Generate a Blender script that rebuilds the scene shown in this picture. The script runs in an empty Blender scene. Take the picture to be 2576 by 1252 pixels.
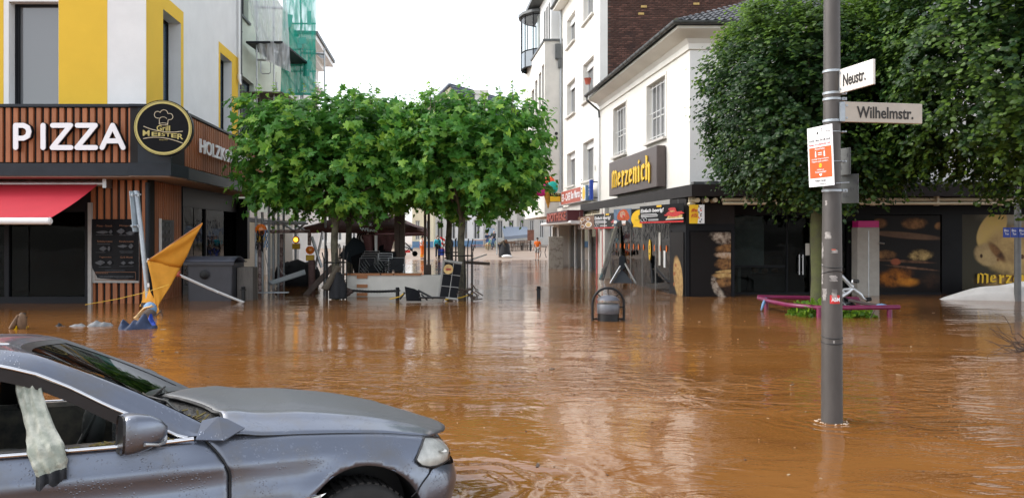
import bpy, bmesh, math, random
import numpy as np
from mathutils import Vector, Matrix
rnd = random.Random(7)
NR = np.random.RandomState(11)
R = math.radians
SC = bpy.context.scene
COL = SC.collection
# ------------------------------------------------------------------ camera
FPX, CX, CY, HCAM = 1860.0, 1288.0, 588.0, 1.9        # focal length and horizon of the photograph (2576 px wide)
cam_d = bpy.data.cameras.new('camera'); cam_d.sensor_width = 36.0; cam_d.lens = FPX / 2576 * 36
cam_d.shift_y = -(626 - 588) / 2576; cam_d.clip_start = 0.05; cam_d.clip_end = 2000
cam = bpy.data.objects.new('camera', cam_d); COL.objects.link(cam)
cam.location = (0, 0, HCAM); cam.rotation_euler = (R(90), 0, 0)
SC.camera = cam
# ------------------------------------------------------------------ sky, sun, exposure
SUN_ELEV, SUN_AZ = R(42), R(-84)                       # azimuth clockwise from +Y: the sun stands to the left, over the left roofs
world = bpy.data.worlds.new("World"); SC.world = world; world.use_nodes = True
wn = world.node_tree.nodes; wl = world.node_tree.links
for n_ in list(wn): wn.remove(n_)
sky = wn.new('ShaderNodeTexSky'); sky.sky_type = 'NISHITA'; sky.sun_disc = False
sky.sun_elevation = SUN_ELEV; sky.sun_rotation = SUN_AZ % (2 * math.pi)
sky.air_density = 1.0; sky.dust_density = 2.0; sky.ozone_density = 1.0
hsv = wn.new('ShaderNodeHueSaturation'); hsv.inputs['Saturation'].default_value = 0.30; hsv.inputs['Value'].default_value = 1.45
bg = wn.new('ShaderNodeBackground'); bg.inputs['Strength'].default_value = 0.15
wo = wn.new('ShaderNodeOutputWorld')
wl.new(sky.outputs[0], hsv.inputs['Color']); wl.new(hsv.outputs[0], bg.inputs['Color']); wl.new(bg.outputs[0], wo.inputs['Surface'])
sun_d = bpy.data.lights.new('sun', 'SUN'); sun_d.energy = 0.55; sun_d.angle = R(22); sun_d.color = (1.0, 0.93, 0.82)
sun = bpy.data.objects.new('sun', sun_d); COL.objects.link(sun); sun.location = (-30, -10, 40)
sd = Vector((math.sin(SUN_AZ) * math.cos(SUN_ELEV), math.cos(SUN_AZ) * math.cos(SUN_ELEV), math.sin(SUN_ELEV)))
sun.rotation_euler = sd.to_track_quat('Z', 'Y').to_euler()
SC.view_settings.view_transform = 'Standard'; SC.view_settings.look = 'None'
SC.view_settings.exposure = 1.06; SC.view_settings.gamma = 1.0; SC.view_settings.use_curve_mapping = False
try:
 SC.cycles.max_bounces = 8; SC.cycles.transparent_max_bounces = 16; SC.cycles.use_denoising = True
except Exception: pass
# ------------------------------------------------------------------ helpers
def P(px, py, Y):                       # world point seen at a photograph pixel, at distance Y
 return Vector(((px - CX) / FPX * Y, Y, HCAM - (py - CY) / FPX * Y))
def PW(px, py, z=0.0):                  # world point seen at a pixel on the level z
 Y = (HCAM - z) * FPX / (py - CY); return P(px, py, Y)
def kx(px): return (px - CX) / FPX
class Frame:                            # a vertical facade plane: u along, z up, n outwards
 def __init__(s, o, d, n):
  s.o = Vector((o[0], o[1])); s.d = Vector(d).normalized(); s.n = Vector(n).normalized()
 def p(s, u, z, n=0.0):
  q = s.o + s.d * u + s.n * n; return Vector((q.x, q.y, z))
 def uz(s, px, py, n=0.0):
  k = kx(px); o = s.o + s.n * n
  u = (k * o.y - o.x) / (s.d.x - k * s.d.y); Y = o.y + u * s.d.y
  return u, HCAM - (py - CY) / FPX * Y
 def u(s, px, n=0.0): return s.uz(px, 0, n)[0]
class MB:
 def __init__(s): s.v = []; s.f = []; s.m = []; s.mi = 0
 def add(s, vs, fs, m=None):
  b = len(s.v); s.v += [tuple(q) for q in vs]; mm = s.mi if m is None else m
  for f in fs: s.f.append(tuple(i + b for i in f)); s.m.append(mm)
  return s
 def quad(s, a, b, c, d, m=None): return s.add([a, b, c, d], [(0, 1, 2, 3)], m)
 def poly(s, pts, m=None): return s.add(pts, [tuple(range(len(pts)))], m)
 def box(s, c, d, rot=None, m=None):
  hx, hy, hz = d[0] / 2, d[1] / 2, d[2] / 2
  vs = [Vector((x, y, z)) for x in (-hx, hx) for y in (-hy, hy) for z in (-hz, hz)]
  if rot is not None: vs = [rot @ q for q in vs]
  c = Vector(c)
  return s.add([q + c for q in vs], [(0, 1, 3, 2), (4, 6, 7, 5), (0, 4, 5, 1), (2, 3, 7, 6), (0, 2, 6, 4), (1, 5, 7, 3)], m)
 def fbox(s, F, u0, u1, z0, z1, n0, n1, m=None):      # box in a facade frame
  vs = [F.p(u, z, n) for u in (u0, u1) for n in (n0, n1) for z in (z0, z1)]
  return s.add(vs, [(0, 1, 3, 2), (4, 6, 7, 5), (0, 4, 5, 1), (2, 3, 7, 6), (0, 2, 6, 4), (1, 5, 7, 3)], m)
 def tube(s, pts, r, n=8, cap=True, m=None):
  pts = [Vector(p) for p in pts]; N = len(pts)
  rr = r if isinstance(r, (list, tuple)) else [r] * N
  vs = []; up = None
  for i, p in enumerate(pts):
   t = (pts[min(i + 1, N - 1)] - pts[max(i - 1, 0)])
   if t.length < 1e-9: t = Vector((0, 0, 1))
   t.normalize()
   if up is None:
    up = Vector((0, 0, 1)) if abs(t.z) < 0.9 else Vector((1, 0, 0))
   a = t.cross(up);
   if a.length < 1e-6: a = t.cross(Vector((0, 1, 0)))
   a.normalize(); b = a.cross(t).normalized(); up = b
   for k in range(n):
    w = 2 * math.pi * k / n
    vs.append(p + (a * math.cos(w) + b * math.sin(w)) * rr[i])
  fs = []
  for i in range(N - 1):
   for k in range(n):
    k2 = (k + 1) % n
    fs.append((i * n + k, i * n + k2, (i + 1) * n + k2, (i + 1) * n + k))
  if cap: fs += [tuple(range(n))[::-1], tuple((N - 1) * n + k for k in range(n))]
  return s.add(vs, fs, m)
 def lathe(s, c, prof, n=16, axis=None, m=None, a0=0, a1=2 * math.pi):
  c = Vector(c); Rm = Vector((0, 0, 1)).rotation_difference(Vector(axis)).to_matrix() if axis is not None else Matrix.Identity(3)
  full = abs(a1 - a0 - 2 * math.pi) < 1e-6; nn = n if full else n + 1
  vs = [c + Rm @ Vector((r * math.cos(a0 + (a1 - a0) * k / n), r * math.sin(a0 + (a1 - a0) * k / n), z)) for r, z in prof for k in range(nn)]
  fs = []
  for i in range(len(prof) - 1):
   for k in range(n):
    k2 = (k + 1) % nn
    fs.append((i * nn + k, i * nn + k2, (i + 1) * nn + k2, (i + 1) * nn + k))
  if full:
   if prof[0][0] > 1e-6: fs.append(tuple(range(nn))[::-1])
   if prof[-1][0] > 1e-6: fs.append(tuple((len(prof) - 1) * nn + k for k in range(nn)))
  return s.add(vs, fs, m)
 def ball(s, c, r, n=12, m=None):
  rx, ry, rz = (r, r, r) if not isinstance(r, (tuple, list)) else r
  c = Vector(c); k = max(4, n // 2); vs = []; fs = []
  for i in range(k + 1):
   t = math.pi * i / k
   for j in range(n):
    a = 2 * math.pi * j / n
    vs.append(c + Vector((rx * math.sin(t) * math.cos(a), ry * math.sin(t) * math.sin(a), rz * math.cos(t))))
  for i in range(k):
   for j in range(n): fs.append((i * n + j, (i + 1) * n + j, (i + 1) * n + (j + 1) % n, i * n + (j + 1) % n))
  return s.add(vs, fs, m)
 def grid(s, rows, m=None, closed=False):
  nu = len(rows[0]); vs = [q for r in rows for q in r]; fs = []
  for i in range(len(rows) - 1):
   for j in range(nu if closed else nu - 1):
    j2 = (j + 1) % nu
    fs.append((i * nu + j, i * nu + j2, (i + 1) * nu + j2, (i + 1) * nu + j))
  return s.add(vs, fs, m)
 def prism(s, F, pts, n0, n1, m=None):                # outline (u,z) in a frame, thickness n0..n1
  N = len(pts); a = [F.p(u, z, n0) for u, z in pts]; b = [F.p(u, z, n1) for u, z in pts]
  return s.add(a + b, [tuple(range(N))[::-1], tuple(range(N, 2 * N))] + [(i, (i + 1) % N, N + (i + 1) % N, N + i) for i in range(N)], m)
def custom(o, label=None, cat=None, group=None, kind=None):
 if label: o['label'] = label
 if cat: o['category'] = cat
 if group: o['group'] = group
 if kind: o['kind'] = kind
 return o
def obj(name, mb, mats, parent=None, smooth=None, local=False, **kw):
 me = bpy.data.meshes.new(name)
 off = Vector((0, 0, 0))
 if parent is not None and not local:
  q = parent
  while q is not None: off += q.location; q = q.parent
 me.from_pydata([tuple(Vector(v) - off) for v in mb.v], [], mb.f)
 if not isinstance(mats, (list, tuple)): mats = [mats]
 for m in mats: me.materials.append(m)
 if len(mats) > 1: me.polygons.foreach_set('material_index', mb.m)
 bm = bmesh.new(); bm.from_mesh(me); bmesh.ops.recalc_face_normals(bm, faces=bm.faces); bm.to_mesh(me); bm.free()
 if smooth is not None:
  me.polygons.foreach_set('use_smooth', [True] * len(me.polygons))
  if smooth < 179:
   try: me.set_sharp_from_angle(angle=R(smooth))
   except Exception: pass
 me.update()
 o = bpy.data.objects.new(name, me); COL.objects.link(o)
 if parent is not None: o.parent = parent
 return custom(o, **kw)
def bevel(o, w=0.01, seg=2):
 b = o.modifiers.new('bevel', 'BEVEL'); b.width = w; b.segments = seg; b.limit_method = 'ANGLE'; b.angle_limit = R(40); return o
def thing(name, label, cat, loc, group=None, rot=(0, 0, 0)):
 o = bpy.data.objects.new(name, None); COL.objects.link(o); o.location = loc; o.rotation_euler = rot; o.empty_display_size = .2
 return custom(o, label, cat, group)
def children(o): return [c for c in bpy.data.objects if c.parent == o]
def copy_tree(o, loc=None, label=None, rotz=None, parent=None):
 c = o.copy(); COL.objects.link(c)
 if parent is not None: c.parent = parent
 if loc is not None: c.location = loc
 if rotz is not None: c.rotation_euler = (0, 0, rotz)
 if label: c['label'] = label
 for ch in o.children: copy_tree(ch, parent=c)
 return c
# text -> mesh fitted into a w x h rectangle spanned by unit vectors U, V from origin O, N outward
_txt = {}
def text_geo(body, ext=0.0, bold=0.0):
 key = (body, ext, bold)
 if key not in _txt:
  cu = bpy.data.curves.new('lettering', 'FONT'); cu.body = body; cu.extrude = ext; cu.offset = bold; cu.resolution_u = 4
  ob = bpy.data.objects.new('lettering', cu); COL.objects.link(ob)
  dg = bpy.context.evaluated_depsgraph_get(); dg.update()
  me = bpy.data.meshes.new_from_object(ob.evaluated_get(dg))
  vs = np.array([tuple(v.co) for v in me.vertices]); fs = [tuple(p.vertices) for p in me.polygons]
  bpy.data.objects.remove(ob); bpy.data.curves.remove(cu); bpy.data.meshes.remove(me)
  _txt[key] = (vs, fs)
 return _txt[key]
def put_text(mb, body, O, U, V, w, h, thick=0.0, shear=0.0, bold=0.012, m=None, keep=False):
 vs, fs = text_geo(body, 0.05 if thick > 0 else 0.0, bold)
 vs = vs.copy(); mn = vs.min(0); mx = vs.max(0); ex = (mx - mn); ex[ex < 1e-9] = 1
 q = (vs - mn) / ex
 if keep:
  sc_ = h / ex[1]; w = min(w, ex[0] * sc_)
 O = Vector(O); U = Vector(U).normalized(); V = Vector(V).normalized(); N = U.cross(V)
 out = [O + U * (a * w + shear * b * h) + V * (b * h) + N * (c * thick) for a, b, c in q]
 mb.add(out, fs, m); return w
# ------------------------------------------------------------------ materials
def nodes(m): return m.node_tree.nodes, m.node_tree.links
def mat(name, col, rough=0.6, metal=0.0, var=0.0, scale=4.0, col2=None, bump=0.0, bscale=40.0, spec=0.5, coat=0.0, stretch=None, rand=0.0, emit=None, thr=None, alpha=None):
 m = bpy.data.materials.new(name); m.use_nodes = True; N, L = nodes(m); b = N['Principled BSDF']
 b.inputs['Base Color'].default_value = (*col, 1); b.inputs['Roughness'].default_value = rough; b.inputs['Metallic'].default_value = metal
 b.inputs['Specular IOR Level'].default_value = spec
 if coat: b.inputs['Coat Weight'].default_value = coat; b.inputs['Coat Roughness'].default_value = 0.04
 if emit: b.inputs['Emission Color'].default_value = (*emit[:3], 1); b.inputs['Emission Strength'].default_value = emit[3]
 tc = None
 if var or col2 or bump:
  tc = N.new('ShaderNodeTexCoord'); src = tc.outputs['Object']
  if stretch:
   mp = N.new('ShaderNodeMapping'); mp.inputs['Scale'].default_value = stretch; L.new(src, mp.inputs['Vector']); src = mp.outputs[0]
 if var or col2:
  nz = N.new('ShaderNodeTexNoise'); nz.inputs['Scale'].default_value = scale; nz.inputs['Detail'].default_value = 6; nz.inputs['Roughness'].default_value = .62; L.new(src, nz.inputs['Vector'])
  mx = N.new('ShaderNodeMix'); mx.data_type = 'RGBA'
  c2 = col2 if col2 else tuple(max(0, c * (1 - var)) for c in col); c1 = col if col2 else tuple(min(1, c * (1 + var)) for c in col)
  mx.inputs[6].default_value = (*c1, 1); mx.inputs[7].default_value = (*c2, 1)
  rp = N.new('ShaderNodeMapRange'); lo, hi = thr if thr else (.3, .7)
  rp.inputs[1].default_value = lo; rp.inputs[2].default_value = hi; L.new(nz.outputs[0], rp.inputs[0]); L.new(rp.outputs[0], mx.inputs[0])
  last = mx.outputs[2]
 else: last = None
 if rand:
  oi = N.new('ShaderNodeObjectInfo'); hs = N.new('ShaderNodeHueSaturation'); ma = N.new('ShaderNodeMapRange')
  ma.inputs[3].default_value = 1 - rand; ma.inputs[4].default_value = 1 + rand; L.new(oi.outputs['Random'], ma.inputs[0]); L.new(ma.outputs[0], hs.inputs['Value'])
  if last: L.new(last, hs.inputs['Color'])
  else: hs.inputs['Color'].default_value = (*col, 1)
  last = hs.outputs[0]
 if last: L.new(last, b.inputs['Base Color'])
 if bump:
  n2 = N.new('ShaderNodeTexNoise'); n2.inputs['Scale'].default_value = bscale; n2.inputs['Detail'].default_value = 4; L.new(src, n2.inputs['Vector'])
  bp_ = N.new('ShaderNodeBump'); bp_.inputs['Strength'].default_value = bump; bp_.inputs['Distance'].default_value = 0.02; L.new(n2.outputs[0], bp_.inputs['Height']); L.new(bp_.outputs[0], b.inputs['Normal'])
 return m
def glassmat(name, tint=(.75, .8, .8), ior=1.5, rough=0.015, wav=0.02):
 m = bpy.data.materials.new(name); m.use_nodes = True; N, L = nodes(m); N.remove(N['Principled BSDF']); o = N['Material Output']
 t = N.new('ShaderNodeBsdfTransparent'); t.inputs[0].default_value = (*tint, 1); g = N.new('ShaderNodeBsdfGlossy'); g.inputs['Roughness'].default_value = rough
 fr = N.new('ShaderNodeFresnel'); fr.inputs[0].default_value = ior; mx = N.new('ShaderNodeMixShader')
 if wav:
  tc = N.new('ShaderNodeTexCoord'); nz = N.new('ShaderNodeTexNoise'); nz.inputs['Scale'].default_value = 1.3; L.new(tc.outputs['Object'], nz.inputs['Vector'])
  bp_ = N.new('ShaderNodeBump'); bp_.inputs['Strength'].default_value = wav; bp_.inputs['Distance'].default_value = .3; L.new(nz.outputs[0], bp_.inputs['Height']); L.new(bp_.outputs[0], g.inputs['Normal'])
 L.new(fr.outputs[0], mx.inputs[0]); L.new(t.outputs[0], mx.inputs[1]); L.new(g.outputs[0], mx.inputs[2]); L.new(mx.outputs[0], o.inputs['Surface'])
 return m
M = {}
M['white_wall'] = mat('white_wall', (.74, .74, .73), .9, var=.05, scale=1.2, bump=.25, bscale=55)
M['white_wall_warm'] = mat('white_wall_warm', (.76, .735, .68), .9, var=.06, scale=.9, bump=.25, bscale=45)
M['rough_wall'] = mat('rough_wall', (.76, .75, .72), .9, var=.05, scale=1.5, bump=.6, bscale=22)
M['cream_wall'] = mat('cream_wall', (.66, .64, .59), .9, var=.07, scale=.8, bump=.2, bscale=40)
M['grey_wall'] = mat('grey_wall', (.56, .54, .50), .9, var=.1, scale=.9, bump=.2, bscale=40)
M['mint_wall'] = mat('mint_wall', (.60, .66, .56), .9, var=.07, scale=.8, bump=.2, bscale=40)
M['yellow_wall'] = mat('yellow_wall', (.75, .48, .04), .85, var=.04, scale=1.0, bump=.25, bscale=55)
M['pale_yellow_wall'] = mat('pale_yellow_wall', (.78, .70, .50), .9, var=.05, scale=.7)
M['anthracite'] = mat('anthracite', (.018, .023, .03), .5, var=.15, scale=3, spec=.25)
M['black_metal'] = mat('black_metal', (.008, .008, .009), .45, var=.3, scale=9, spec=.35)
M['black_panel'] = mat('black_panel', (.005, .005, .0065), .4, var=.3, scale=2, spec=.12)
M['dark_backing'] = mat('dark_backing', (.012, .011, .011), .8)
M['slat_wood'] = mat('slat_wood', (.33, .115, .042), .62, var=.16, scale=3, stretch=(6, 6, .7), rand=.16, bump=.12, bscale=25)
M['soffit'] = mat('soffit', (.34, .25, .20), .7, var=.06)
M['white_frame'] = mat('white_frame', (.66, .66, .65), .45, var=.05)
M['grey_frame'] = mat('grey_frame', (.33, .32, .30), .5, var=.12, scale=6)
M['dark_frame'] = mat('dark_frame', (.012, .013, .016), .5, spec=.15)
M['pane_dark'] = mat('pane_dark', (.03, .036, .042), .03, spec=.9)
M['pane_blue'] = mat('pane_blue', (.06, .09, .12), .03, spec=1.0)
M['pane_grey'] = mat('pane_grey', (.12, .125, .13), .04, spec=1.0)
M['shop_glass'] = glassmat('shop_glass', (.55, .58, .58), 1.16)
M['clear_glass'] = glassmat('clear_glass', (.82, .86, .84), 1.35)
M['car_glass'] = glassmat('car_glass', (.40, .47, .43), 1.35, .01, 0)
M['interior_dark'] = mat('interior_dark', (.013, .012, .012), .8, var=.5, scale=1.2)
M['interior_grey'] = mat('interior_grey', (.10, .10, .098), .7, var=.4, scale=1.5)
M['steel'] = mat('steel', (.42, .43, .44), .38, .85, var=.15, scale=6)
M['galvanised'] = mat('galvanised', (.36, .40, .43), .5, .55, var=.12, scale=14)
M['zinc'] = mat('zinc', (.10, .105, .105), .5, .5, var=.25, scale=5)
M['pipe_grey'] = mat('pipe_grey', (.33, .35, .36), .5, .3, var=.12)
M['white_paint'] = mat('white_paint', (.78, .78, .77), .4, var=.03)
M['sign_white'] = mat('sign_white', (.82, .82, .84), .35)  # plain bright white for signs and lettering
M['gold'] = mat('gold', (.52, .44, .14), .45, var=.06)
M['yellow_sign'] = mat('yellow_sign', (.85, .52, .01), .45, var=.05)
M['brown_sign'] = mat('brown_sign', (.085, .065, .06), .5, var=.1, scale=3)
M['red_awning'] = mat('red_awning', (.50, .022, .04), .8, var=.05, scale=2, bump=.08, bscale=150)
M['orange_cloth'] = mat('orange_cloth', (.74, .33, .03), .75, var=.1, scale=4, bump=.15, bscale=15)
M['burgundy'] = mat('burgundy', (.13, .055, .055), .85, var=.15, scale=4, bump=.1, bscale=20)
M['navy_cloth'] = mat('navy_cloth', (.02, .035, .08), .7, var=.4, scale=6, bump=.5, bscale=12)
M['black_cloth'] = mat('black_cloth', (.011, .012, .015), .8, var=.4, scale=7, bump=.5, bscale=14)
M['olive_cloth'] = mat('olive_cloth', (.085, .07, .05), .85, var=.3, scale=7, bump=.5, bscale=14)
M['grey_cloth'] = mat('grey_cloth', (.16, .165, .17), .7, var=.3, scale=8, bump=.5, bscale=10)
M['wood_trim'] = mat('wood_trim', (.36, .15, .06), .6, var=.2, scale=6, stretch=(.6, 5, 5))
M['wood_dark'] = mat('wood_dark', (.065, .045, .035), .75, var=.3, scale=5)
M['wood_grey'] = mat('wood_grey', (.10, .09, .08), .8, var=.25, scale=4, stretch=(5, 5, .6))
M['concrete'] = mat('concrete', (.27, .25, .225), .85, var=.2, scale=3, bump=.2)
M['off_white'] = mat('off_white', (.60, .58, .53), .75, var=.08, scale=2)
M['mud'] = mat('mud', (.27, .185, .125), .45, var=.3, scale=.9, col2=(.36, .29, .235), bump=.5, bscale=2.2)
M['purple_rail'] = mat('purple_rail', (.16, .014, .06), .35, var=.2, scale=7)
M['red'] = mat('red', (.55, .02, .02), .5); M['magenta'] = mat('magenta', (.60, .02, .22), .45)
M['teal'] = mat('teal', (.0, .38, .30), .5); M['orange_red'] = mat('orange_red', (.75, .09, .025), .5)
M['blue'] = mat('blue', (.01, .05, .35), .5); M['light_blue'] = mat('light_blue', (.14, .26, .42), .6, var=.2)
M['orange'] = mat('orange', (.80, .17, .01), .7, var=.1, scale=20); M['cyan_cloth'] = mat('cyan_cloth', (.01, .38, .50), .7, var=.1, scale=20)
M['skin'] = mat('skin', (.52, .30, .21), .6); M['hair_dark'] = mat('hair_dark', (.02, .014, .01), .7); M['hair_grey'] = mat('hair_grey', (.4, .38, .35), .7); M['hair_brown'] = mat('hair_brown', (.11, .05, .02), .7)
M['denim'] = mat('denim', (.045, .09, .19), .8, var=.2, scale=20); M['jeans_dark'] = mat('jeans_dark', (.018, .022, .035), .8)
M['lens_orange'] = mat('lens_orange', (.75, .20, .01), .25, coat=.6); M['yellow_box'] = mat('yellow_box', (.62, .38, .02), .5, var=.1)
M['ink'] = mat('ink', (.02, .018, .016), .6); M['cream_paint'] = mat('cream_paint', (.62, .54, .38), .5, var=.1)
M['terracotta'] = mat('terracotta', (.42, .085, .05), .55, var=.08); M['green_net_dark'] = mat('green_net_dark', (.0, .25, .19), .8)
# ------------------------------------------------------------------ ground and flood water
def ground_z(y):
 return -0.62 if y < 44 else (-0.62 + 0.62 * (y - 44) / 10 if y < 54 else min(0.027 * (y - 54), 0.9))
g = MB(); ys = [-40, 0, 20, 40, 44] + list(np.arange(46, 90, 2)) + [95, 120, 180, 300]
g.grid([[(x, y, ground_z(y)) for x in (-160, -80, -40, -20, -10, -5, 0, 5, 10, 20, 40, 80, 160)] for y in ys])
obj('ground', g, M['mud'], smooth=60, kind='structure')
def water_material():
 m = bpy.data.materials.new('flood_water'); m.use_nodes = True; N, L = nodes(m); b = N['Principled BSDF']
 b.inputs['Roughness'].default_value = .035; b.inputs['IOR'].default_value = 1.5
 tc = N.new('ShaderNodeTexCoord'); O = tc.outputs['Object']
 def mapping(sc, rot=0, loc=(0, 0, 0)):
  q = N.new('ShaderNodeMapping'); q.inputs['Scale'].default_value = sc; q.inputs['Rotation'].default_value = (0, 0, rot); q.inputs['Location'].default_value = loc; L.new(O, q.inputs['Vector']); return q.outputs[0]
 def noise(v, sc, det=3, dist=0.0, rough=.5):
  q = N.new('ShaderNodeTexNoise'); q.inputs['Scale'].default_value = sc; q.inputs['Detail'].default_value = det; q.inputs['Distortion'].default_value = dist; q.inputs['Roughness'].default_value = rough; L.new(v, q.inputs['Vector']); return q.outputs[0]
 def math_(op, a, c):
  q = N.new('ShaderNodeMath'); q.operation = op
  for i, z in ((0, a), (1, c)):
   if isinstance(z, (int, float)): q.inputs[i].default_value = z
   else: L.new(z, q.inputs[i])
  return q.outputs[0]
 def rng(v, a, c, lo=0., hi=1., smooth=True):
  q = N.new('ShaderNodeMapRange'); q.interpolation_type = 'SMOOTHSTEP' if smooth else 'LINEAR'
  for i, z in ((1, a), (2, c), (3, lo), (4, hi)): q.inputs[i].default_value = z
  L.new(v, q.inputs[0]); return q.outputs[0]
 # silt colour
 mx = N.new('ShaderNodeMix'); mx.data_type = 'RGBA'; mx.inputs[6].default_value = (.222, .094, .026, 1); mx.inputs[7].default_value = (.188, .075, .018, 1)
 L.new(rng(noise(mapping((.25, .8, 1)), 1.0, 5, .6), .35, .65), mx.inputs[0]); L.new(mx.outputs[2], b.inputs['Base Color'])
 sep = N.new('ShaderNodeSeparateXYZ'); L.new(O, sep.inputs[0])
 # patches of ripple and of calm
 patch = math_('MULTIPLY', rng(noise(mapping((.22, .4, 1), .15, (3, 1, 0)), 1.0, 2, .4), .42, .62, .15, 1), rng(sep.outputs[1], 6.5, 15, 1, .3))
 swirl = noise(mapping((1.0, 1.9, 1), .25), 1.6, 3, 1.6)
 fine = noise(mapping((2.0, 5.0, 1), -.1), 2.2, 3, .8)
 tiny = noise(mapping((3, 9, 1), .05), 4.5, 2)
 broad = noise(mapping((.5, 1.4, 1), .2), .8, 2, .5)
 h = math_('ADD', math_('MULTIPLY', math_('MULTIPLY', swirl, .058), patch), math_('MULTIPLY', math_('MULTIPLY', fine, .0085), math_('MULTIPLY', patch, rng(sep.outputs[1], 7, 12, 1, .4))))
 swell = noise(mapping((.42, .6, 1), .3, (1.7, .4, 0)), 1.0, 1, .3); h = math_('ADD', h, math_('MULTIPLY', math_('MULTIPLY', swell, .11), rng(sep.outputs[1], 5.5, 11, 1, .0)))
 h = math_('ADD', h, math_('MULTIPLY', tiny, .0011)); h = math_('ADD', h, math_('MULTIPLY', broad, .012))
 # rings thrown off by the current round the car's bumper and round the lamp post
 for (cx_, cy_, amp, fr, rad) in ((-.55, 5.45, .0085, 3.0, 1.9), (3.24, 7.5, .004, 5.0, 1.0)):
  vd = N.new('ShaderNodeVectorMath'); vd.operation = 'DISTANCE'; L.new(O, vd.inputs[0]); vd.inputs[1].default_value = (cx_, cy_, 0)
  d = math_('ADD', vd.outputs['Value'], math_('MULTIPLY', noise(O, 1.5, 3), .75))
  w = math_('SINE', math_('MULTIPLY', d, fr * 6.28), 0)
  h = math_('ADD', h, math_('MULTIPLY', math_('MULTIPLY', w, amp), rng(vd.outputs['Value'], .1, rad, 1, 0)))
 bp_ = N.new('ShaderNodeBump'); bp_.inputs['Strength'].default_value = 1.0; bp_.inputs['Distance'].default_value = 1.0; L.new(h, bp_.inputs['Height']); L.new(bp_.outputs[0], b.inputs['Normal'])
 return m
w = MB(); w.grid([[(x, y, 0) for x in (-160, -40, 0, 40, 160)] for y in (-40, 0, 20, 40, 58)])
obj('water', w, water_material(), kind='structure')
# ------------------------------------------------------------------ generic facade pieces
def wall(F, u0, u1, z0, z1, holes=(), n=0.0, depth=.22):
 mb = MB(); us = sorted({u0, u1, *[h[0] for h in holes], *[h[1] for h in holes]}); zs = sorted({z0, z1, *[h[2] for h in holes], *[h[3] for h in holes]})
 for a, b in zip(us, us[1:]):
  for c, d in zip(zs, zs[1:]):
   um, zm = (a + b) / 2, (c + d) / 2
   if any(h[0] < um < h[1] and h[2] < zm < h[3] for h in holes): continue
   mb.quad(F.p(a, c, n), F.p(b, c, n), F.p(b, d, n), F.p(a, d, n))
 for h in holes:
  a, b, c, d = h[:4]; e = n - (h[4] if len(h) > 4 else depth)
  for p, q in (((a, c), (b, c)), ((b, c), (b, d)), ((b, d), (a, d)), ((a, d), (a, c))):
   mb.quad(F.p(*p, n), F.p(*q, n), F.p(*q, e), F.p(*p, e))
 return mb
def window(F, h, parent, n=0.0, depth=.22, fm='white_frame', pm='pane_dark', fw=.07, mull=(), bars=(), sill=None, label=None, sillm='grey_wall'):
 a, b, c, d = h[:4]; e = n - depth
 f = MB()
 for q in ((a, b, c, c + fw), (a, b, d - fw, d), (a, a + fw, c + fw, d - fw), (b - fw, b, c + fw, d - fw)): f.fbox(F, *q, e - .03, e + .05)
 for t in mull: f.fbox(F, a + (b - a) * t - fw * .45, a + (b - a) * t + fw * .45, c + fw, d - fw, e - .03, e + .045)
 for t in bars: f.fbox(F, a + fw, b - fw, c + (d - c) * t - fw * .35, c + (d - c) * t + fw * .35, e - .03, e + .04)
 o = obj('window', f, M[fm], parent)
 if label: o['label'] = label
 p = MB(); p.fbox(F, a + fw * .6, b - fw * .6, c + fw * .6, d - fw * .6, e - .02, e); obj('pane', p, M[pm], o)
 if sill:
  s_ = MB(); s_.fbox(F, a - .08, b + .08, c - .09, c - .002, e + .05, n + sill); obj('sill', s_, M[sillm], o)
 return o
def corner(F1, n1, F2, n2):              # plan intersection of two offset facade lines -> (u on F1, u on F2)
 a = F1.o + F1.n * n1; b = F2.o + F2.n * n2
 A = np.array([[F1.d.x, -F2.d.x], [F1.d.y, -F2.d.y]]); r = np.linalg.solve(A, np.array([b.x - a.x, b.y - a.y])); return float(r[0]), float(r[1])
# ------------------------------------------------------------------ left: the pizza shop's corner building
LF = Frame((-10.05, 20.3), (-1, 0), (0, -1)); LS = Frame((-10.05, 20.3), (-.1005, .995), (.995, .1005))
pb = thing('corner_building', 'white and yellow rendered corner building with tall slot windows above a wooden slat band', 'building', (-12, 22, -.6))
U = lambda px: LF.u(px)
hw = (U(147), U(22), 5.3, 8.27, .3); hw2 = (13.4, 15.2, 5.3, 8.27, .3)
su = lambda px, py, n=0: LS.uz(px, py, n)
a1 = su(410, 23)[0]; b1 = su(455, 56)[0]; zt1 = su(410, 23)[1]
a2 = su(554, 140)[0]; b2 = su(583, 158)[0]; zt2 = su(554, 132)[1]
h1 = (a1, b1, 5.35, zt1, .42); h2 = (a2, b2, 5.35, zt2, .36)
LEN = 9.45
obj('wall', wall(LF, 0, 16, 3.42, 11.6, [hw, hw2]), M['white_wall'], pb)
obj('wall', wall(LS, 0, LEN, 3.42, 11.6, [h1, h2]), M['white_wall'], pb)
x = MB(); x.quad(LF.p(0, 11.6), LF.p(16, 11.6), LF.p(16, 11.6, -9.4), LS.p(LEN, 11.6)); x.quad(LS.p(LEN, -.6), LF.p(16, -.6, -9.4), LF.p(16, 11.6, -9.4), LS.p(LEN, 11.6)); x.quad(LF.p(16, -.6), LF.p(16, -.6, -9.4), LF.p(16, 11.6, -9.4), LF.p(16, 11.6)); obj('roof', x, M['grey_wall'], pb)
x = MB(); x.fbox(LF, U(270), U(147.5), 5.2, 11.55, 0, .004); obj('yellow_panel', x, M['yellow_wall'], pb)
x = MB(); x.fbox(LF, U(9), U(-60), 5.2, 11.55, 0, .004); obj('yellow_panel', x, M['yellow_wall'], pb)
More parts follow.
